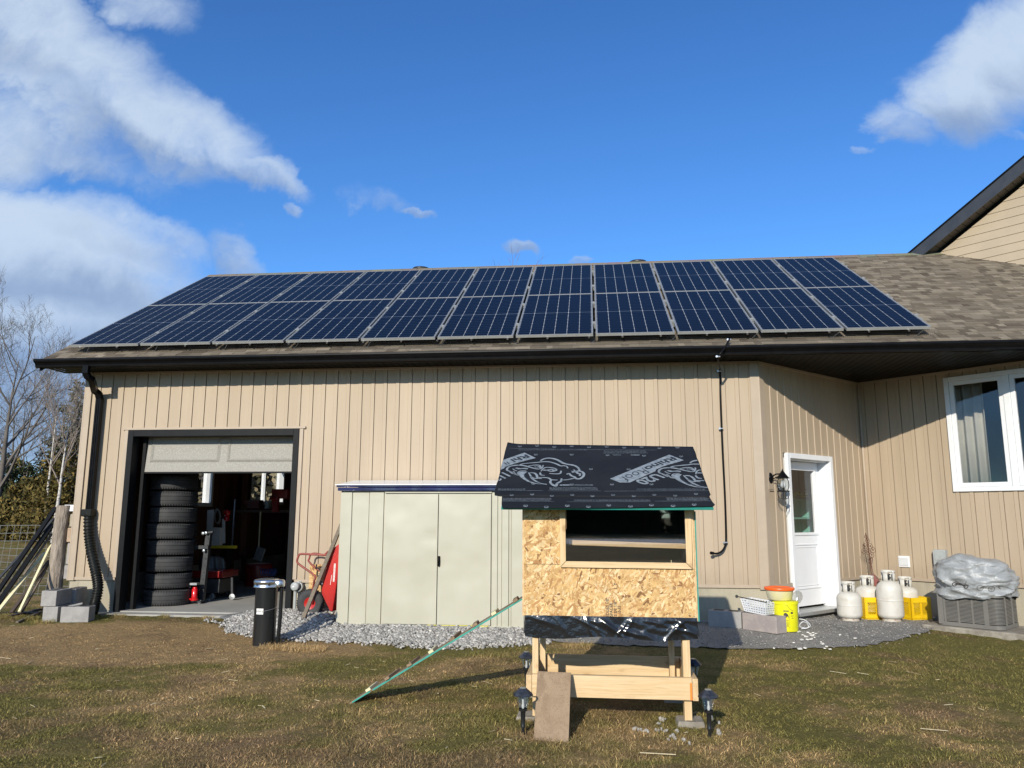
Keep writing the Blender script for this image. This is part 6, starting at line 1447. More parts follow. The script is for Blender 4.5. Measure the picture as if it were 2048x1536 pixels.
def ringb(mbx, off, z0, z1):
    n_ = len(outl); c_ = (0, DEP / 2); P = []
    for (x, y) in outl:
        dx2, dy2 = x, y - DEP / 2; l = math.hypot(dx2, dy2); P.append((x + dx2 / l * off, y + dy2 / l * off))
    vs = [(x, y, z0) for x, y in P] + [(x, y, z1) for x, y in P]; mbx.add(vs, [(i, (i + 1) % n_, (i + 1) % n_ + n_, i + n_) for i in range(n_)] + [tuple(range(n_))[::-1], tuple(range(n_, 2 * n_))])
mb = MB(); ringb(mb, -.012, .02, HA - .02); mb.build('coil', M['acdark'], ac, local=True)
mb = MB(); ringb(mb, .006, 0, .045); ringb(mb, .008, HA - .03, HA); ringb(mb, .006, -.0 + .225, .229)
# uprights
for (x, y, a) in [(-WA / 2 + .10, -.001, 0), (-WA / 2 + .25, -.001, 0), (-WA / 2 + .40, -.001, 0), (WA / 2 - .16, -.001, 0)]: mb.cbox((x, y, HA / 2), .020 if x < WA / 2 - .2 else .05, .010, HA - .03)
mb.cbox((-WA / 2 + .055, -.001, HA / 2), .06, .010, HA - .03); mb.cbox((WA / 2 + .001, .14, HA / 2), .010, .03, HA - .03); mb.cbox((WA / 2 + .001, .38, HA / 2), .010, .03, HA - .03)
mb.build('cabinet', M['acgrey'], ac, local=True)
mb = MB(); ns = 19
for k in range(ns): z = .055 + k * (HA - .10) / ns; ringb(mb, .002, z, z + .0095)
mb.build('louvres', M['acgrey'], ac, local=True)
tarp = thing('tarpaulin', 'wrinkled grey plastic sheet printed with a bicycle draped over the air conditioner', 'tarpaulin', (o0.x, o0.y, .55), rot=acM)
from mathutils import noise as mnoise
def thh(u, v):
    """sheet height over the unit and what is stacked on it; u along front -.5..+.5, v depth"""
    h_ = HA + .36 + .085 * math.exp(-((u + .10) / .15) ** 2) + .02 * math.sin(u * 9) - .03 * v; return h_
nu, nv = 96, 110; P3 = []
for j in range(nv + 1):
    row = []; s = j / nv
    for i in range(nu + 1):
        a = i / nu * 2 * math.pi + math.pi / 2; ca, sa = math.cos(a), math.sin(a)
        # superellipse footprint
        ex_ = 2.6; rr_ = (abs(ca) ** ex_ + abs(sa) ** ex_) ** (-1 / ex_); hx_, hy_ = WA / 2 + .040, DEP / 2 + .045
        if s < .5: k = (s / .5) ** .8; x = k * ca * rr_ * hx_ * .9; y = k * sa * rr_ * hy_ * .85; z = thh(x, y / DEP) - .03 * k ** 5; nrm2 = Vector((0, 0, 1)); fold = .012
        else:
            k = (s - .5) / .5; bulge = 1 + .07 * math.sin(k * math.pi) ; xx = ca * rr_ * hx_; yy = sa * rr_ * hy_
            x = xx * (.9 + .12 * min(1, k * 2)) * bulge; y = yy * (.85 + .17 * min(1, k * 2)) * bulge; zt_ = thh(xx * .9, yy * .85 / DEP) - .03; hem = HA - .045 + .025 * math.sin(a * 2.3 + .8) + .015 * math.sin(a * 7); z = zt_ * (1 - k) + hem * k; nrm2 = Vector((ca, sa, 0)); fold = .022
        w_ = 1.6 * (1 - 2.4 * abs(mnoise.noise(Vector((x * 2.6 + z * 6.1 + 3.3, y * 2.2 - z * 3.7 + 1.7, x * 1.9 + 4.4))))) + 1.0 * (1 - 2.2 * abs(mnoise.noise(Vector((x * 6.3 - z * 8.2 + 7.1, y * 6.1 + x * 3.3 + 5.5, z * 6.7 + 2.2))))) + .45 * (1 - 2 * abs(mnoise.noise(Vector((x * 17 + z * 13, y * 15 - z * 11, z * 9 + 1.3))))) + (.35 * math.sin(a * 13 + z * 30) if s > .55 else 0)
        if s > .5: w_ += .8 * math.exp(-((z - (.46 + .14 * (x + .1))) / .012) ** 2) * (-1)
        p = Vector((x, y + DEP / 2, z)) + nrm2 * (w_ - 1.0) * fold; row.append(p)
    P3.append(row)
mb = MB(); mb.grid(P3); mb.M = None; mb.build('sheet', M['tarp'], tarp, local=True, solid=.002)
for k_ in tarp.children: k_.location.z = 0
tarp.location = (o0.x, o0.y, .12); WM[tarp.name] = Matrix.Translation(Vector((o0.x, o0.y, .12))) @ acM.to_4x4()
# bicycle print on the front face of the sheet
dgr = bpy.context.evaluated_depsgraph_get(); bpy.context.view_layer.update()
from mathutils.bvhtree import BVHTree
bvh = BVHTree.FromObject(tarp.children[0], bpy.context.evaluated_depsgraph_get())
Mi_ = WM[tarp.name].inverted()
def ontarp(X_, Y_):
    d = ray(1640 + X_ / 5.02, 1040 + Y_ / 5.02); o_ = Mi_ @ CAM; d2 = (Mi_.to_3x3() @ d).normalized(); hit = bvh.ray_cast(o_, d2)
    return (WM[tarp.name] @ (hit[0] - d2 * .004)) if hit[0] is not None else None
mb = MB()
def tline(pts, r_=.002):
    q = [ontarp(*p) for p in pts]; q = [p for p in q if p is not None]
    if len(q) > 1: mb.tube(q, r_, 5)
def circ(cx, cy, rx, ry_, n_=18): return [(cx + rx * math.cos(2 * math.pi * k / n_), cy + ry_ * math.sin(2 * math.pi * k / n_)) for k in range(n_ + 1)]
for (cx, cy, rx, ry_, r_) in [(1608, 682, 32, 26, .0022), (1722, 692, 33, 28, .0022), (1350, 645, 20, 18, .005), (1465, 668, 20, 16, .005)]: tline(circ(cx, cy, rx, ry_), r_)
for a in range(0, 180, 45):
    tline([(1722 - 30 * math.cos(R(a)), 692 - 26 * math.sin(R(a))), (1722 + 30 * math.cos(R(a)), 692 + 26 * math.sin(R(a)))], .0008)
tline([(1350, 645), (1400, 630), (1465, 668), (1420, 650), (1350, 645)], .003); tline([(1355, 610), (1380, 620), (1410, 655)], .003); tline([(1455, 640), (1470, 620)], .003); tline([(1365, 632), (1420, 640)], .005)
tline([(1608, 682), (1660, 680), (1650, 660), (1608, 682)], .0016); tline([(1660, 680), (1722, 692), (1745, 655), (1780, 665)], .0016); tline([(1770, 660), (1860, 670), (1940, 700)], .0016); tline([(1790, 670), (1812, 690)], .004); tline([(1480, 660), (1560, 662)], .0016)
mb.build('bicycle_print', M['inkblack'], tarp)

# ================================================================== LEFT OF THE GARAGE
lt = wy(129, 1011, 10.22); lb_ = wy(103, 1195, 10.22)
post = thing('log_post', 'thick bark-covered log post standing behind the concrete blocks', 'post', (lb_.x, 10.22, .03))
mb = MB(); P3 = []
axp = lambda z: Vector((lb_.x + (lt.x - lb_.x) * z / lt.z + .012 * math.sin(z * 4), 10.22, z))
for j in range(60):
    z = -.1 + (lt.z + .1) * j / 59; c_ = axp(z); row = []
    for i in range(49):
        a = i / 48 * 2 * math.pi; rr_ = .088 + .006 * (1 - z / 1.5) + .006 * mnoise.noise(Vector((math.cos(a) * 4, math.sin(a) * 4, z * 2.5))) + .009 * abs(mnoise.noise(Vector((math.cos(a) * 9, math.sin(a) * 9, z * 4 + 9))))
        if j > 54: rr_ += .010 * (j - 54) / 5 * max(0, math.cos(a))
        row.append(c_ + Vector((rr_ * math.cos(a), rr_ * math.sin(a), 0)))
    P3.append(row)
mb.grid(P3); mb.build('bark', M['bark'], post)
mb = MB(); mb.poly([P3[-1][i] + Vector((0, 0, .002)) for i in range(48)]); mb.build('cut_top', M['logend'], post)
def z6(X_, Y_, yy): return wy(X_ / 5.296, 980 + Y_ / 5.296, yy)
def blk(a, b, dep, z0, label, h=.19):
    a, b = Vector(a), Vector(b); t = thing('concrete_block', label, 'concrete block', (a.x, a.y, z0), 'concrete blocks beside the downspout'); mb = MB(); d_, n_ = block_prism(mb, a, b, dep, h, z0); mb.build('block_body', M['block'], t, bevel=.006, fixn=True)
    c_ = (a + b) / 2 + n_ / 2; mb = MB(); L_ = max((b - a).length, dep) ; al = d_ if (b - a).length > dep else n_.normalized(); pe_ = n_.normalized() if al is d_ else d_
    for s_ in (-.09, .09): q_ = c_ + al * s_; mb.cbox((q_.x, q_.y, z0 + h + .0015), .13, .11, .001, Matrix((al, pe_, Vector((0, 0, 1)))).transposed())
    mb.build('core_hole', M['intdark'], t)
blk((-6.66, 9.33, 0), (-6.33, 9.40, 0), .19, .055, 'concrete block lying lengthwise in front of the drain hose')
blk((-6.93, 9.37, 0), (-6.75, 9.40, 0), .39, .05, 'concrete block end-on at the bottom of the stack by the log')
blk((-6.965, 9.36, 0), (-6.78, 9.39, 0), .39, .245, 'concrete block end-on on top of the stack by the log')
ba_, bb_ = z6(690, 1200, 9.82), z6(792, 1200, 9.82); blk((ba_.x, 9.80, 0), (bb_.x, 9.82, 0), .30, .06, 'concrete block standing on end behind the stacked pair', z6(740, 1045, 9.82).z - .06)
mb = MB(); mb.cbox((-6.56, 9.46, .258), .16, .05, .02, Matrix.Rotation(R(30), 3, 'Z') @ Matrix.Rotation(R(-12), 3, 'Y')); o = mb.build('block_chip', M['block'], loc=(-6.56, 9.46, .258), bevel=.004); tag(o, 'broken chip of block lying on the lengthwise concrete block', 'debris')
# leaning boards
LB = [((592, 185), (-60, 1130), 10.02, 9.55, .06, .03, 'blackmat', 'black plank leaning on the log, topmost and longest'),
      ((575, 300), (-80, 1010), 10.05, 9.75, .035, .02, 'darksteel', 'thin dark bar leaning on the log, flattest of the pile'),
      ((560, 360), (-30, 1215), 9.98, 9.5, .07, .025, 'blackmat', 'wide black board leaning on the log under the longest plank'),
      ((548, 465), (250, 900), 10.0, 9.8, .03, .02, 'greywood', 'grey weathered batten leaning on the log'),
      ((475, 665), (-20, 1285), 9.92, 9.42, .05, .025, 'palewood', 'pale yellow board leaning low at the left edge'),
      ((550, 560), (205, 1290), 9.95, 9.45, .035, .022, 'palewood', 'narrow pale yellow stick standing steeply against the log'),
      ((520, 750), (120, 1300), 9.95, 9.45, .05, .025, 'darkwood', 'dark brown board leaning behind the steep yellow stick'),
      ((510, 790), (330, 1130), 9.98, 9.7, .025, .02, 'greywood', 'short grey stick leaning on the foot of the log'),
      ((470, 870), (230, 1290), 9.98, 9.5, .04, .02, 'darkwood', 'short brown board leaning nearest the blocks')]
for (a, b, ya_, yb2, w_, h_, mt, lab) in LB:
    pa, pb = z6(*a, ya_ + .36), z6(*b, yb2 + .05); t = thing('leaning_board', lab, 'board', pb, 'scrap boards leaning on the log'); mb = MB(); mb.beam(pa, pb, w_, h_, (0, -1, .3)); mb.build('plank_board', M[mt], t, bevel=.001)
for k, (a, b, w_, mt, lab) in enumerate([((432, 1262), (60, 1345), .06, 'darkwood', 'dark board lying flat beside the stacked blocks'), ((430, 1290), (180, 1400), .03, 'greywood', 'thin grey stick lying on the ground by the blocks'), ((400, 1300), (20, 1300), .08, 'blackmat', 'black board lying flat at the foot of the pile')]):
    pa, pb = gz(a[0] / 5.296, 980 + a[1] / 5.296, .09), gz(b[0] / 5.296, 980 + b[1] / 5.296, .06); t = thing('lying_board', lab, 'board', pb, 'scrap boards lying on the ground'); mb = MB(); mb.beam(pa, pb, w_, .02); mb.build('plank_board', M[mt], t)
# wire fence
fn = thing('wire_fence', 'open wire mesh fence behind the leaning boards', 'fence', (-9.6, 12.4, 0)); mb = MB()
f0, f1 = Vector((-14.5, 12.9, 0)), Vector((-7.75, 12.2, 0)); nf = 48
for i in range(nf + 1):
    p_ = f0.lerp(f1, i / nf); mb.tube([p_ + Vector((-.10, 0, .05)), p_ + Vector((0, 0, 1.19))], .0042, 4, cap=False)
for j in range(10): z = .08 + j * .1235; P_ = [f0.lerp(f1, i / 12) + Vector((-.1 * (1 - z / 1.19), 0, z + .01 * math.sin(i * 1.3 + j))) for i in range(13)]; mb.tube(P_, .0042, 4, cap=False)
mb.build('wire_mesh', M['wire'], fn)
for k in (0, 1): p_ = f0.lerp(f1, k); mb = MB(); mb.tube([(p_.x, p_.y, -.1), (p_.x, p_.y, 1.3)], .045, 12); mb.build('fence_post', M['greywood'], fn)

# ================================================================== GARAGE CONTENTS
def tyre(loc, label, group):
    t = thing('tyre', label, 'tyre', loc, group)
    R0, hw = .325, .112
    P_t = [(.19, -hw * .6), (.20, -hw * .85), (.25, -hw), (.295, -hw * .93), (R0 - .008, -hw * .74), (R0, -hw * .5), (R0, -.036), (R0 - .007, -.034), (R0 - .007, -.028), (R0, -.026), (R0, .026), (R0 - .007, .028), (R0 - .007, .034), (R0, .036), (R0, hw * .5), (R0 - .008, hw * .74), (.295, hw * .93), (.25, hw), (.20, hw * .85), (.19, hw * .6)]
    mb = MB(); mb.lathe(P_t, (0, 0, 0), 56)
    for k in range(56):
        a = 2 * math.pi * k / 56
        for z in (-.085, .085): mb.cbox(((R0 - .012) * math.cos(a), (R0 - .012) * math.sin(a), z), .02, .012, .03, Matrix.Rotation(a, 3, 'Z'))
    mb.build('tyre_body', M['rubber'], t, local=True); return t
ords = ['bottom', 'second from the bottom', 'third from the bottom', 'fourth from the bottom', 'fourth from the top', 'third from the top', 'second from the top', 'topmost']
ty0 = None
for k in range(8):
    loc = (-6.235 + .018 * k * 0 + random.uniform(-.012, .012), 11.02 + random.uniform(-.02, .02), .10 + .112 + k * .2345); lab = f'black tyre, {ords[k]} in the front stack inside the garage door'
    if ty0 is None: ty0 = tyre(loc, lab, 'tyres stacked just inside the garage door')
    else:
        tc_ = copy_thing(ty0, loc, lab, 'tyres stacked just inside the garage door', random.random() * 6); q_ = random.uniform(.955, 1.03); tc_.scale = (q_, q_, random.uniform(.97, 1.02))
o2 = ['bottom', 'second from the bottom', 'third from the bottom', 'fourth from the bottom', 'middle', 'fourth from the top', 'third from the top', 'second from the top', 'topmost']
for k in range(9): copy_thing(ty0, (-6.70 + random.uniform(-.03, .03), 11.95 + random.uniform(-.02, .02), .212 + k * .2345), f'black tyre, {o2[k]} in the rear stack deeper inside the garage', 'tyres in the rear stack', random.random() * 6)
def g1(X_, Y_, yy): return wy(320 + X_ / 5.12, 940 + Y_ / 5.12, yy)
t = thing('press_stand', 'dark steel perforated stand with casters beside the tyres', 'stand', g1(430, 1360, 11.2)); yy = 11.25
mb = MB(); mb.beam(g1(505, 630, yy), g1(425, 1345, yy), .075, .075, (0, 1, 0)); mb.build('column', M['darksteel'], t, bevel=.004)
mb = MB(); mb.beam(g1(360, 790, yy - .06), g1(500, 790, yy - .06), .05, .05); mb.box(g1(362, 0, yy).x, yy - .12, g1(0, 840, yy).z, g1(420, 0, yy).x, yy - .03, g1(0, 780, yy).z); mb.tube([g1(430, 650, yy - .05), g1(545, 635, yy - .05)], .022, 12); mb.build('cross_arm', M['darksteel'], t)
for (X_, Y_) in ((440, 650), (448, 826), (470, 645)): c_ = g1(X_, Y_, yy - .085); mb = MB(); mb.lathe([(0, .012), (.020, .010), (.022, -.01), (0, -.01)], c_, 14, ry); mb.build('pin', M['chrome'], t)
mb = MB()
for k in range(7): c_ = g1(496 - k * 9, 700 + k * 70, yy - .040); mb.lathe([(0, .001), (.010, .001)], c_, 10, ry); 
mb.build('pin_hole', M['intdark'], t)
for (X_, Y_, s_) in ((405, 1348, .030), (500, 1330, .026)): c_ = g1(X_, Y_, yy - .1 + (.3 if s_ < .03 else 0)); mb = MB(); mb.lathe([(0, -.015), (s_, -.013), (s_, .013), (0, .015)], c_, 18, ry); mb.build('caster', M['galv'], t)
mb = MB(); mb.beam(g1(190, 1340, yy - .12), g1(430, 1345, yy - .12), .10, .015); mb.build('base_plate', M['darksteel'], t)
t = thing('bottle_jack', 'shiny red bottle jack on the garage floor beside the tyres', 'jack', g1(350, 1340, 11.1)); c_ = g1(350, 1335, 11.08)
mb = MB(); mb.lathe([(0, 0), (.055, 0), (.055, .02), (.042, .03), (.042, .16), (.030, .17), (.030, .19), (0, .19)], c_, 20); mb.build('jack_body', M['redgloss'], t)
mb = MB(); mb.beam(g1(250, 1330, 11.06), g1(290, 1240, 11.06), .05, .02, (0, 1, 0)); mb.beam(g1(250, 1318, 11.05), g1(320, 1320, 11.05), .03, .02); mb.build('jack_bracket', M['redgloss'], t)
mb = MB(); mb.tube([g1(310, 1200, 11.05), g1(262, 1195, 11.05), g1(190, 1085, 11.05)], .006, 8); mb.cbox(g1(345, 1165, 11.08), .14, .09, .03); mb.build('jack_handle', M['galv'], t)
t = thing('tool_cart', 'low red and black wheeled tool cart in the garage', 'tool cart', g1(600, 1300, 11.8)); yq = 11.9
a, b = g1(345, 1085, yq - .2), g1(735, 1010, yq)
mb = MB(); mb.box(a.x, yq - .28, a.z - .02, b.x, yq + .25, b.z - .02); mb.build('cart_top', M['darkred'], t, bevel=.01)
mb = MB(); mb.box(a.x + .03, yq - .25, .20, b.x - .06, yq + .2, a.z - .04); mb.build('cart_body', M['darksteel'], t, bevel=.01)
for X_ in (535, 740): mb = MB(); mb.beam(g1(X_, 1100, yq - .22), g1(X_, 1310, yq - .22), .03, .03, (0, 1, 0)); mb.build('leg', M['darksteel'], t)
for X_ in (535, 742): c_ = g1(X_, 1280, yq - .24); mb = MB(); mb.lathe([(0, -.02), (.045, -.015), (.045, .015), (0, .02)], (c_.x, c_.y, .15), 18, ry); mb.build('cart_wheel', M['galv'], t)
t = thing('draped_cover', 'grey translucent cover draped over equipment behind the tool cart', 'cover', g1(650, 1200, 12.3)); P3 = []
for j in range(14):
    row = []
    for i in range(20):
        s = i / 19; v = j / 13; xL, xR = g1(480, 0, 12.3).x, g1(730 + 60 * v, 0, 12.3).x; row.append((xL + (xR - xL) * s, 12.25 - .12 * math.sin(s * math.pi) + .02 * math.sin(s * 22), g1(0, 870, 12.3).z - v * .62 * (.45 + .55 * s ** 2) - .05 * (2 * s - 1) ** 4))
    P3.append(row)
mb = MB(); mb.grid(P3); mb.build('cover_sheet', pbr('smoky_cover', (.10, .10, .10), .4, c2=(.16, .16, .16), ns=9), t, solid=.004)
def simple(name, label, cat, part, mt, fn, loc):
    t = thing(name, label, cat, loc); mb = MB(); fn(mb); mb.build(part, M[mt], t, bevel=.003); return t
simple('yellow_beam', 'yellow bar lying across the equipment in the garage', 'bar', 'bar', 'yellowbar', lambda m_: m_.beam(g1(510, 788, 12.3), g1(780, 788, 12.2), .05, .045), g1(640, 788, 12.3))
simple('wall_panel_board', 'tall pale board leaning on the inner wall of the garage', 'board', 'panel', 'white_label', lambda m_: m_.beam(g1(518, 410, 13.3), g1(508, 740, 13.2), .12, .02, (0, 1, 0)), g1(515, 740, 13.2))
simple('white_jug', 'pale plastic container standing inside the garage', 'container', 'body', 'white_label', lambda m_: m_.cbox(g1(585, 680, 13.0), .16, .12, .30), g1(585, 740, 13.0))
simple('narrow_board', 'narrow pale strip leaning beside the pale container', 'board', 'strip', 'white_label', lambda m_: m_.beam(g1(652, 500, 13.1), g1(654, 750, 13.0), .05, .02, (0, 1, 0)), g1(654, 750, 13.0))
t = thing('red_lamp', 'bright red plastic lamp head hanging on the inner wall', 'lamp', g1(685, 470, 13.0)); mb = MB(); mb.lathe([(0, .11), (.05, .09), (.06, .04), (.035, .01), (.05, -.02), (.045, -.08), (0, -.10)], g1(685, 468, 13.0), 14); mb.build('lamp_head', M['redgloss'], t)
simple('brown_stud', 'brown wooden post standing between the garage windows', 'post', 'post_board', 'osbint', lambda m_: m_.beam(g1(880, 20, 14.5), g1(850, 870, 14.3), .12, .06, (0, 1, 0)), g1(850, 870, 14.3))
simple('grey_pole', 'thin grey pole leaning on the garage wall', 'pole', 'pole', 'galv', lambda m_: m_.tube([g1(772, 300, 13.6), g1(738, 770, 13.2)], .014, 8), g1(738, 770, 13.2))
t = thing('drill_press', 'red bench drill press in front of the right garage window', 'drill press', g1(1200, 440, 13.2))
mb = MB(); p_ = g1(1195, 210, 13.0); q_ = g1(1180, 430, 13.0); mb.beam(p_, q_, .10, .08, (0, 1, 0)); mb.build('press_column', M['darkred'], t); mb = MB(); mb.cbox(g1(1245, 245, 13.0), .28, .2, .16); mb.cbox(g1(1175, 292, 12.9), .14, .12, .05); mb.build('press_head', M['darkred'], t, bevel=.01)
t = thing('workbench', 'dark workbench along the garage side wall', 'workbench', (-5.8, 14.6, .1)); mb = MB(); a, b = g1(890, 410, 14.8), g1(1190, 400, 14.2); mb.box(a.x - .2, 14.2, a.z - .05, b.x + .4, 14.9, a.z); mb.build('bench_top', M['darkwood'], t)
for x_ in (a.x - .1, b.x + .3): mb = MB(); mb.box(x_, 14.25, .1, x_ + .08, 14.33, a.z - .05); mb.build('leg', M['darkwood'], t)
simple('red_bin', 'dark red bin on the garage floor at the back', 'bin', 'bin_body', 'darkred', lambda m_: m_.lathe([(0, 0), (.22, 0), (.26, .38), (.24, .40), (.0, .36)], (g1(1000, 1090, 14).x, 14, .1), 20), (g1(1000, 1090, 14).x, 14, .1))
t = thing('hose_coil', 'blue coiled hose beside the dark red bin', 'hose', g1(1170, 1060, 13.4)); mb = MB(); mb.tube([Vector((g1(1090 + k * 1.3, 0, 13.4).x, 13.4 + .06 * math.cos(k * .35), g1(0, 1035, 13.4).z + .06 * math.sin(k * .35))) for k in range(120)], .008, 6); mb.build('coil', pbr('blue_hose', (.03, .07, .25), .4), t)

simple('cardboard_box', 'brown cardboard box on the workbench under the right garage window', 'box', 'box_body', 'clay', lambda m_: m_.cbox(g1(960, 350, 14.5), .30, .22, .16), g1(960, 390, 14.5))
simple('paint_can', 'small pale paint can on the garage workbench', 'can', 'can_body', 'greypvc', lambda m_: m_.lathe([(0, 0), (.07, 0), (.07, .15), (0, .15)], g1(1110, 395, 14.4), 16), g1(1110, 395, 14.4))
t = thing('shovel', 'shovel leaning on the inner wall between the windows', 'shovel', g1(1040, 900, 14.0)); mb = MB(); mb.tube([g1(1030, 430, 14.2), g1(1010, 800, 14.0)], .014, 8); mb.build('shaft', M['palewood'], t); mb = MB(); mb.cbox(g1(1018, 860, 13.98), .17, .02, .24, Matrix.Rotation(.3, 3, 'Y')); mb.build('blade', M['galv'], t, bevel=.008)
t = thing('hanging_hose', 'pale coiled hose hanging on the inner wall left of the brown post', 'hose', g1(590, 460, 13.6)); mb = MB()
for k in range(4): mb.tube([g1(585 + 28 * math.cos(a / 10 * math.pi) + k * 3, 470 + 70 * math.sin(a / 10 * math.pi) + k * 4, 13.6 + k * .02) for a in range(21)], .010, 6, cap=False)
mb.build('hose_coil', M['greypvc'], t)
# ================================================================== TREES
def leafmesh(name, cen, rad, n_, size, cols, parent, flat=.5):
    """many small leaf clumps spread through a crown volume"""
    P = np.array(cen); Rr = np.array(rad); w_ = Rr ** 3; idx = rng.choice(len(P), n_, p=w_ / w_.sum()); d = rng.standard_normal((n_, 3)); d /= np.linalg.norm(d, axis=1)[:, None]
    r_ = Rr[idx] * rng.random(n_) ** .42; c = P[idx] + d * r_[:, None] * np.array([1, 1, flat])
    a = rng.standard_normal((n_, 3)); a /= np.linalg.norm(a, axis=1)[:, None]; b = rng.standard_normal((n_, 3)); b -= a * (a * b).sum(1)[:, None]; b /= np.linalg.norm(b, axis=1)[:, None]
    s = size * rng.uniform(.4, 1.3, (n_, 1)); V = np.stack([c - a * s, c + b * s * .4, c + a * s, c - b * s * .45], 1).reshape(-1, 3); F_ = (np.arange(n_) * 4)[:, None] + np.array([[0, 1, 2, 3]])
    cc = np.array(cols)[rng.integers(0, len(cols), n_)] * rng.uniform(.6, 1.35, (n_, 1))
    o_ = raw_mesh(name, V, F_, M['leaf'], cc); o_.parent = parent; o_.matrix_parent_inverse = WM[parent.name].inverted(); return o_
CED = [(.14, .105, .033), (.10, .082, .027), (.18, .13, .042), (.07, .062, .023)]; SPR = [(.040, .050, .022), (.028, .038, .018), (.055, .060, .028)]; PIN = [(.12, .115, .085), (.16, .145, .115), (.075, .08, .045)]
def evergreen(x, y, h_, r_, label, cols, n_=7000, size=.11, group='evergreens beyond the lawn', base=.3, sparse=0):
    z0 = H(x, y); t = thing('evergreen_tree', label, 'tree', (x, y, z0), group)
    mb = MB(); mb.tube([(x, y, z0 - .2), (x + random.uniform(-.1, .1), y, z0 + h_ * .5), (x, y, z0 + h_ * .97)], [.02 * h_, .014 * h_, .01], 8)
    cen, rad = [], []
    k = int(34 + h_ * 5)
    for i in range(k):
        f = (i + .5) / k; z = z0 + base + (h_ - base) * f; rr_ = r_ * (1 - f) ** .75 * random.uniform(.55, 1.1) + .12; a = i * 2.399 + random.random() * .6; dd = rr_ * random.uniform(.25, .8)
        if sparse and random.random() < sparse: continue
        cen.append((x + dd * math.cos(a), y + dd * math.sin(a), z)); rad.append(max(.22, rr_ * random.uniform(.38, .6)))
        if i % 2 == 0: mb.tube([(x, y, z - .1), (x + dd * 1.25 * math.cos(a), y + dd * 1.25 * math.sin(a), z + .05)], [.03, .008], 4, cap=False)
    mb.build('trunk', M['barkgrey'], t); leafmesh('crown', cen, rad, n_, size, cols, t, .55)
def bare_tree(x, y, h_, label, mat, name='bare_tree', lean=(0, 0), spread=.5, seed=0, group='bare trees beyond the lawn', levels=5, first=.25, r0=None, nb=(3, 4), cat='tree', mat2=None, straight=.10):
    rs = random.Random(seed); z0 = H(x, y); t = thing(name, label, cat, (x, y, z0), group); tr_, br = MB(), MB(); r0 = r0 or .014 * h_
    def grow(p, d, L, r_, lv):
        pts = [p]; n_ = 5 if lv == 0 else (4 if lv < 3 else 3); dd = d.copy(); rr_ = [r_]
        for k in range(n_):
            dd = (dd + Vector((rs.uniform(-1, 1), rs.uniform(-1, 1), rs.uniform(-.4, .9) + (.25 if lv else 0))) * (straight if lv == 0 else .17)).normalized(); pts.append(pts[-1] + dd * L / n_); rr_.append(r_ * (1 - (k + 1) / n_ * (.93 if lv == 0 else .75)))
        (tr_ if lv == 0 else br).tube(pts, rr_, 8 if lv == 0 else (5 if lv < 3 else 3), cap=False)
        if lv >= levels: return
        nbn = rs.randint(*nb) + (9 if lv == 0 else 1)
        for k in range(nbn):
            f = first + (1 - first) * (k + rs.random()) / nbn if lv == 0 else .25 + .75 * (k + rs.random()) / nbn
            q = f * n_; i = min(int(q), n_ - 1); pp = pts[i].lerp(pts[i + 1], q - i); dloc = (pts[i + 1] - pts[i]).normalized(); a = rs.uniform(0, 6.28)
            side = dloc.cross(Vector((math.cos(a), math.sin(a), .3))).normalized(); nd = (dloc * (1 - spread * rs.uniform(.7, 1.1)) + side * spread * rs.uniform(.8, 1.4)).normalized()
            grow(pp, nd, L * rs.uniform(.42, .62) * (1.0 if lv else (1.05 - f * .45)), max(rr_[i] * .62, .005), lv + 1)
    grow(Vector((x, y, z0 - .15)), Vector((lean[0], lean[1], 1)).normalized(), h_ * .72, r0, 0)
    tr_.build('trunk', mat, t); br.build('branches', mat2 or mat, t); return t
def dirp(px, y): d = ray(px, 900); return d.x / d.y * y
bare_tree(dirp(5, 31), 31, 11.8, 'large bare grey tree at the far left with wide spreading limbs', M['barkgrey'], lean=(.05, 0), spread=.42, seed=3, levels=5, first=.22, r0=.17)
bare_tree(dirp(30, 36), 36, 10.2, 'bare grey tree behind the large spreading one', M['barkgrey'], seed=11, levels=4, first=.3, r0=.11)
bare_tree(dirp(124, 26.3), 26.3, 7.0, 'pale birch with a thin white trunk, right one of the pair', M['birch'], name='birch_tree', seed=5, levels=4, first=.45, r0=.085, spread=.36, mat2=M['barkbrown'], straight=.03, nb=(2, 3))
bare_tree(dirp(104, 26.8), 26.8, 7.3, 'pale birch with a thin white trunk, left one of the pair', M['birch'], name='birch_tree', seed=8, levels=4, first=.5, r0=.075, spread=.36, mat2=M['barkbrown'], straight=.03, nb=(2, 3))
bare_tree(dirp(160, 40), 40, 9.6, 'bare grey tree beside the garage corner behind the cedars', M['barkgrey'], seed=21, levels=4, first=.25, r0=.10)
bare_tree(dirp(75, 42), 42, 9.8, 'slender bare tree far behind the birches', M['barkgrey'], seed=31, levels=4, first=.3, r0=.09)
bare_tree(wy(1020, 560, 34).x, 34, 12.7, 'bare treetop just showing over the roof ridge', pbr('bark_red', (.16, .10, .085), .9), seed=41, levels=4, first=.4, r0=.16, spread=.30)
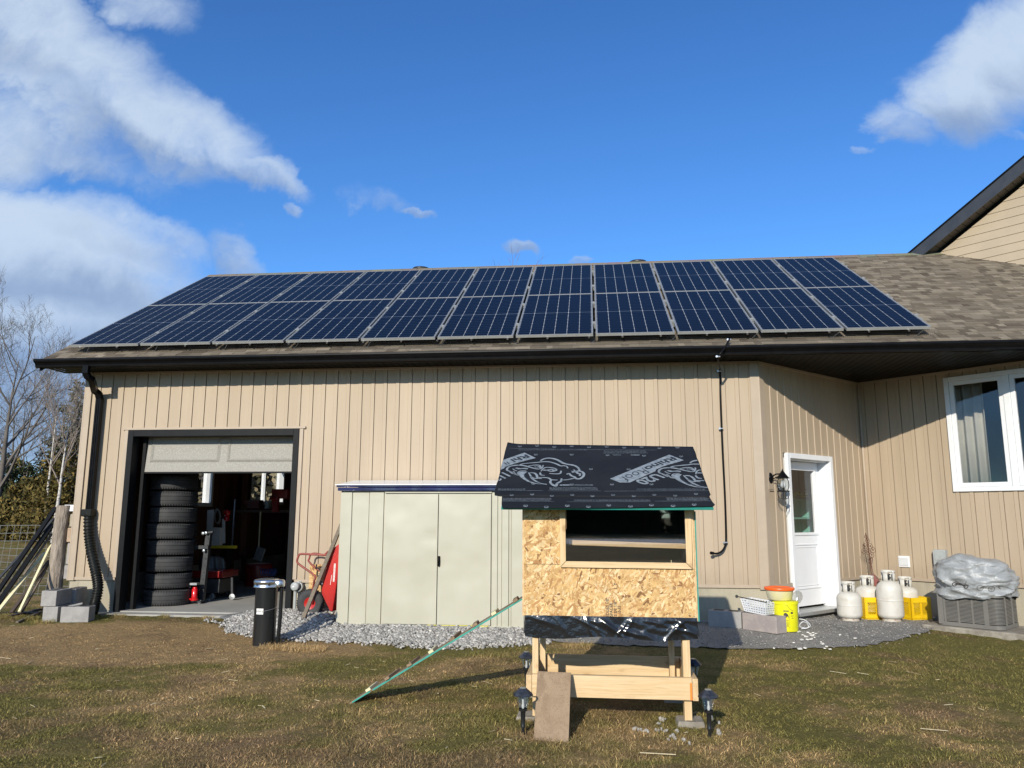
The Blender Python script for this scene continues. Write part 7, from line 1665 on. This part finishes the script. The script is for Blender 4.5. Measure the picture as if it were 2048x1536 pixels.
EV = [(150, 27.5, 4.0, 2.0, CED, 'broad olive cedar beside the garage corner'), (105, 30, 3.9, 1.5, CED, 'olive cedar behind the leaning boards'), (60, 33, 3.6, 1.5, SPR, 'dark spruce left of the birches'), (20, 34, 4.2, 1.8, SPR, 'dark spruce near the left edge'), (-40, 33, 4.0, 1.8, CED, 'olive cedar beyond the left edge'), (170, 35, 4.4, 1.8, SPR, 'dark spruce tucked behind the broad cedar'), (85, 38, 4.6, 1.8, SPR, 'dark spruce behind the birch pair'), (190, 30, 4.2, 1.8, CED, 'olive cedar mostly hidden by the garage corner'), (40, 30.5, 2.6, 1.3, CED, 'low olive cedar at the lawn edge'), (128, 36, 4.6, 1.6, CED, 'tall olive cedar right behind the birch')]
for (u, y, h_, r_, cols, lab) in EV: evergreen(dirp(u, y), y, h_, r_, lab, cols, n_=6500)
evergreen(dirp(143, 30.5), 30.5, 6.9, 1.2, 'tall thin grey-green pine rising above the cedars', PIN, n_=4200, size=.10, base=3.2, sparse=.25)
# trees seen through the garage side windows and off to the left
for k in range(7): 
    x_ = -14 - k * 2.3 + random.uniform(-1, 1); y_ = 27 + k * 5.2; bare_tree(x_, y_, 7.5 + random.random() * 2, f'bare tree in the wood behind the garage, {["nearest the garage", "second from the garage", "third from the garage", "fourth from the garage", "fifth from the garage", "sixth from the garage", "farthest from the garage"][k]}', M['barkgrey'], seed=60 + k, levels=3, group='bare trees behind the garage')
# far wood as one mass on the left and behind the viewer
def wood(name, label, line, n_, hgt, cols, lf_=.28):
    P = []; Rr = []
    for k in range(n_):
        f = random.random() * (len(line) - 1); i = int(f); q = f - i; x_ = line[i][0] * (1 - q) + line[i + 1][0] * q + random.uniform(-2, 2); y_ = line[i][1] * (1 - q) + line[i + 1][1] * q + random.uniform(-2.5, 2.5); hh_ = hgt * random.uniform(.5, 1.1)
        for j in range(4): P.append((x_, y_, hh_ * (.12 + .26 * j))); Rr.append((1.5 - .3 * j) * hgt / 5)
    P = np.array(P); Rr = np.array(Rr); N_ = n_ * 420; idx = rng.integers(0, len(P), N_); d = rng.standard_normal((N_, 3)); d /= np.linalg.norm(d, axis=1)[:, None]; c = P[idx] + d * (Rr[idx] * rng.random(N_) ** .4)[:, None]; c[:, 2] = np.abs(c[:, 2])
    a = rng.standard_normal((N_, 3)); a /= np.linalg.norm(a, axis=1)[:, None]; b = np.cross(a, rng.standard_normal((N_, 3))); b /= np.linalg.norm(b, axis=1)[:, None]; s = lf_ * rng.uniform(.5, 1.3, (N_, 1))
    V = np.stack([c - a * s, c + b * s * .45, c + a * s, c - b * s * .45], 1).reshape(-1, 3); F_ = (np.arange(N_) * 4)[:, None] + np.array([[0, 1, 2, 3]]); cc = np.array(cols)[rng.integers(0, len(cols), N_)] * rng.uniform(.5, 1.3, (N_, 1))
    o_ = raw_mesh(name, V, F_, M['leaf'], cc); tag(o_, label, 'wood', kind='stuff')
wood('far_wood', 'dark distant evergreen wood along the far side of the lawn', [(-70, 34), (-45, 42), (-30, 46), (-22, 50), (-14, 54), (-6, 58)], 95, 4.4, SPR + CED[:2])
wood('garage_brush', 'sunlit tan brush seen through the garage side windows', [(-11.5, 27), (-14.5, 32), (-19, 36), (-25, 43)], 46, 6.0, [(.30, .25, .16), (.22, .19, .12), (.16, .15, .09)])
wood('rear_wood', 'dark wood standing far behind the viewer across the field', [(-70, -40), (-40, -48), (-15, -50), (20, -50), (60, -48)], 190, 4.4, [(.012, .015, .008), (.02, .022, .012)], .62)
for k, x_ in enumerate((-34, -25, -17)): bare_tree(x_, -40 + k * 2, 13, f'bare tree behind the viewer mirrored in the window, {["left", "middle", "right"][k]} one', M['barkgrey'], seed=90 + k, levels=3, group='bare trees behind the viewer')
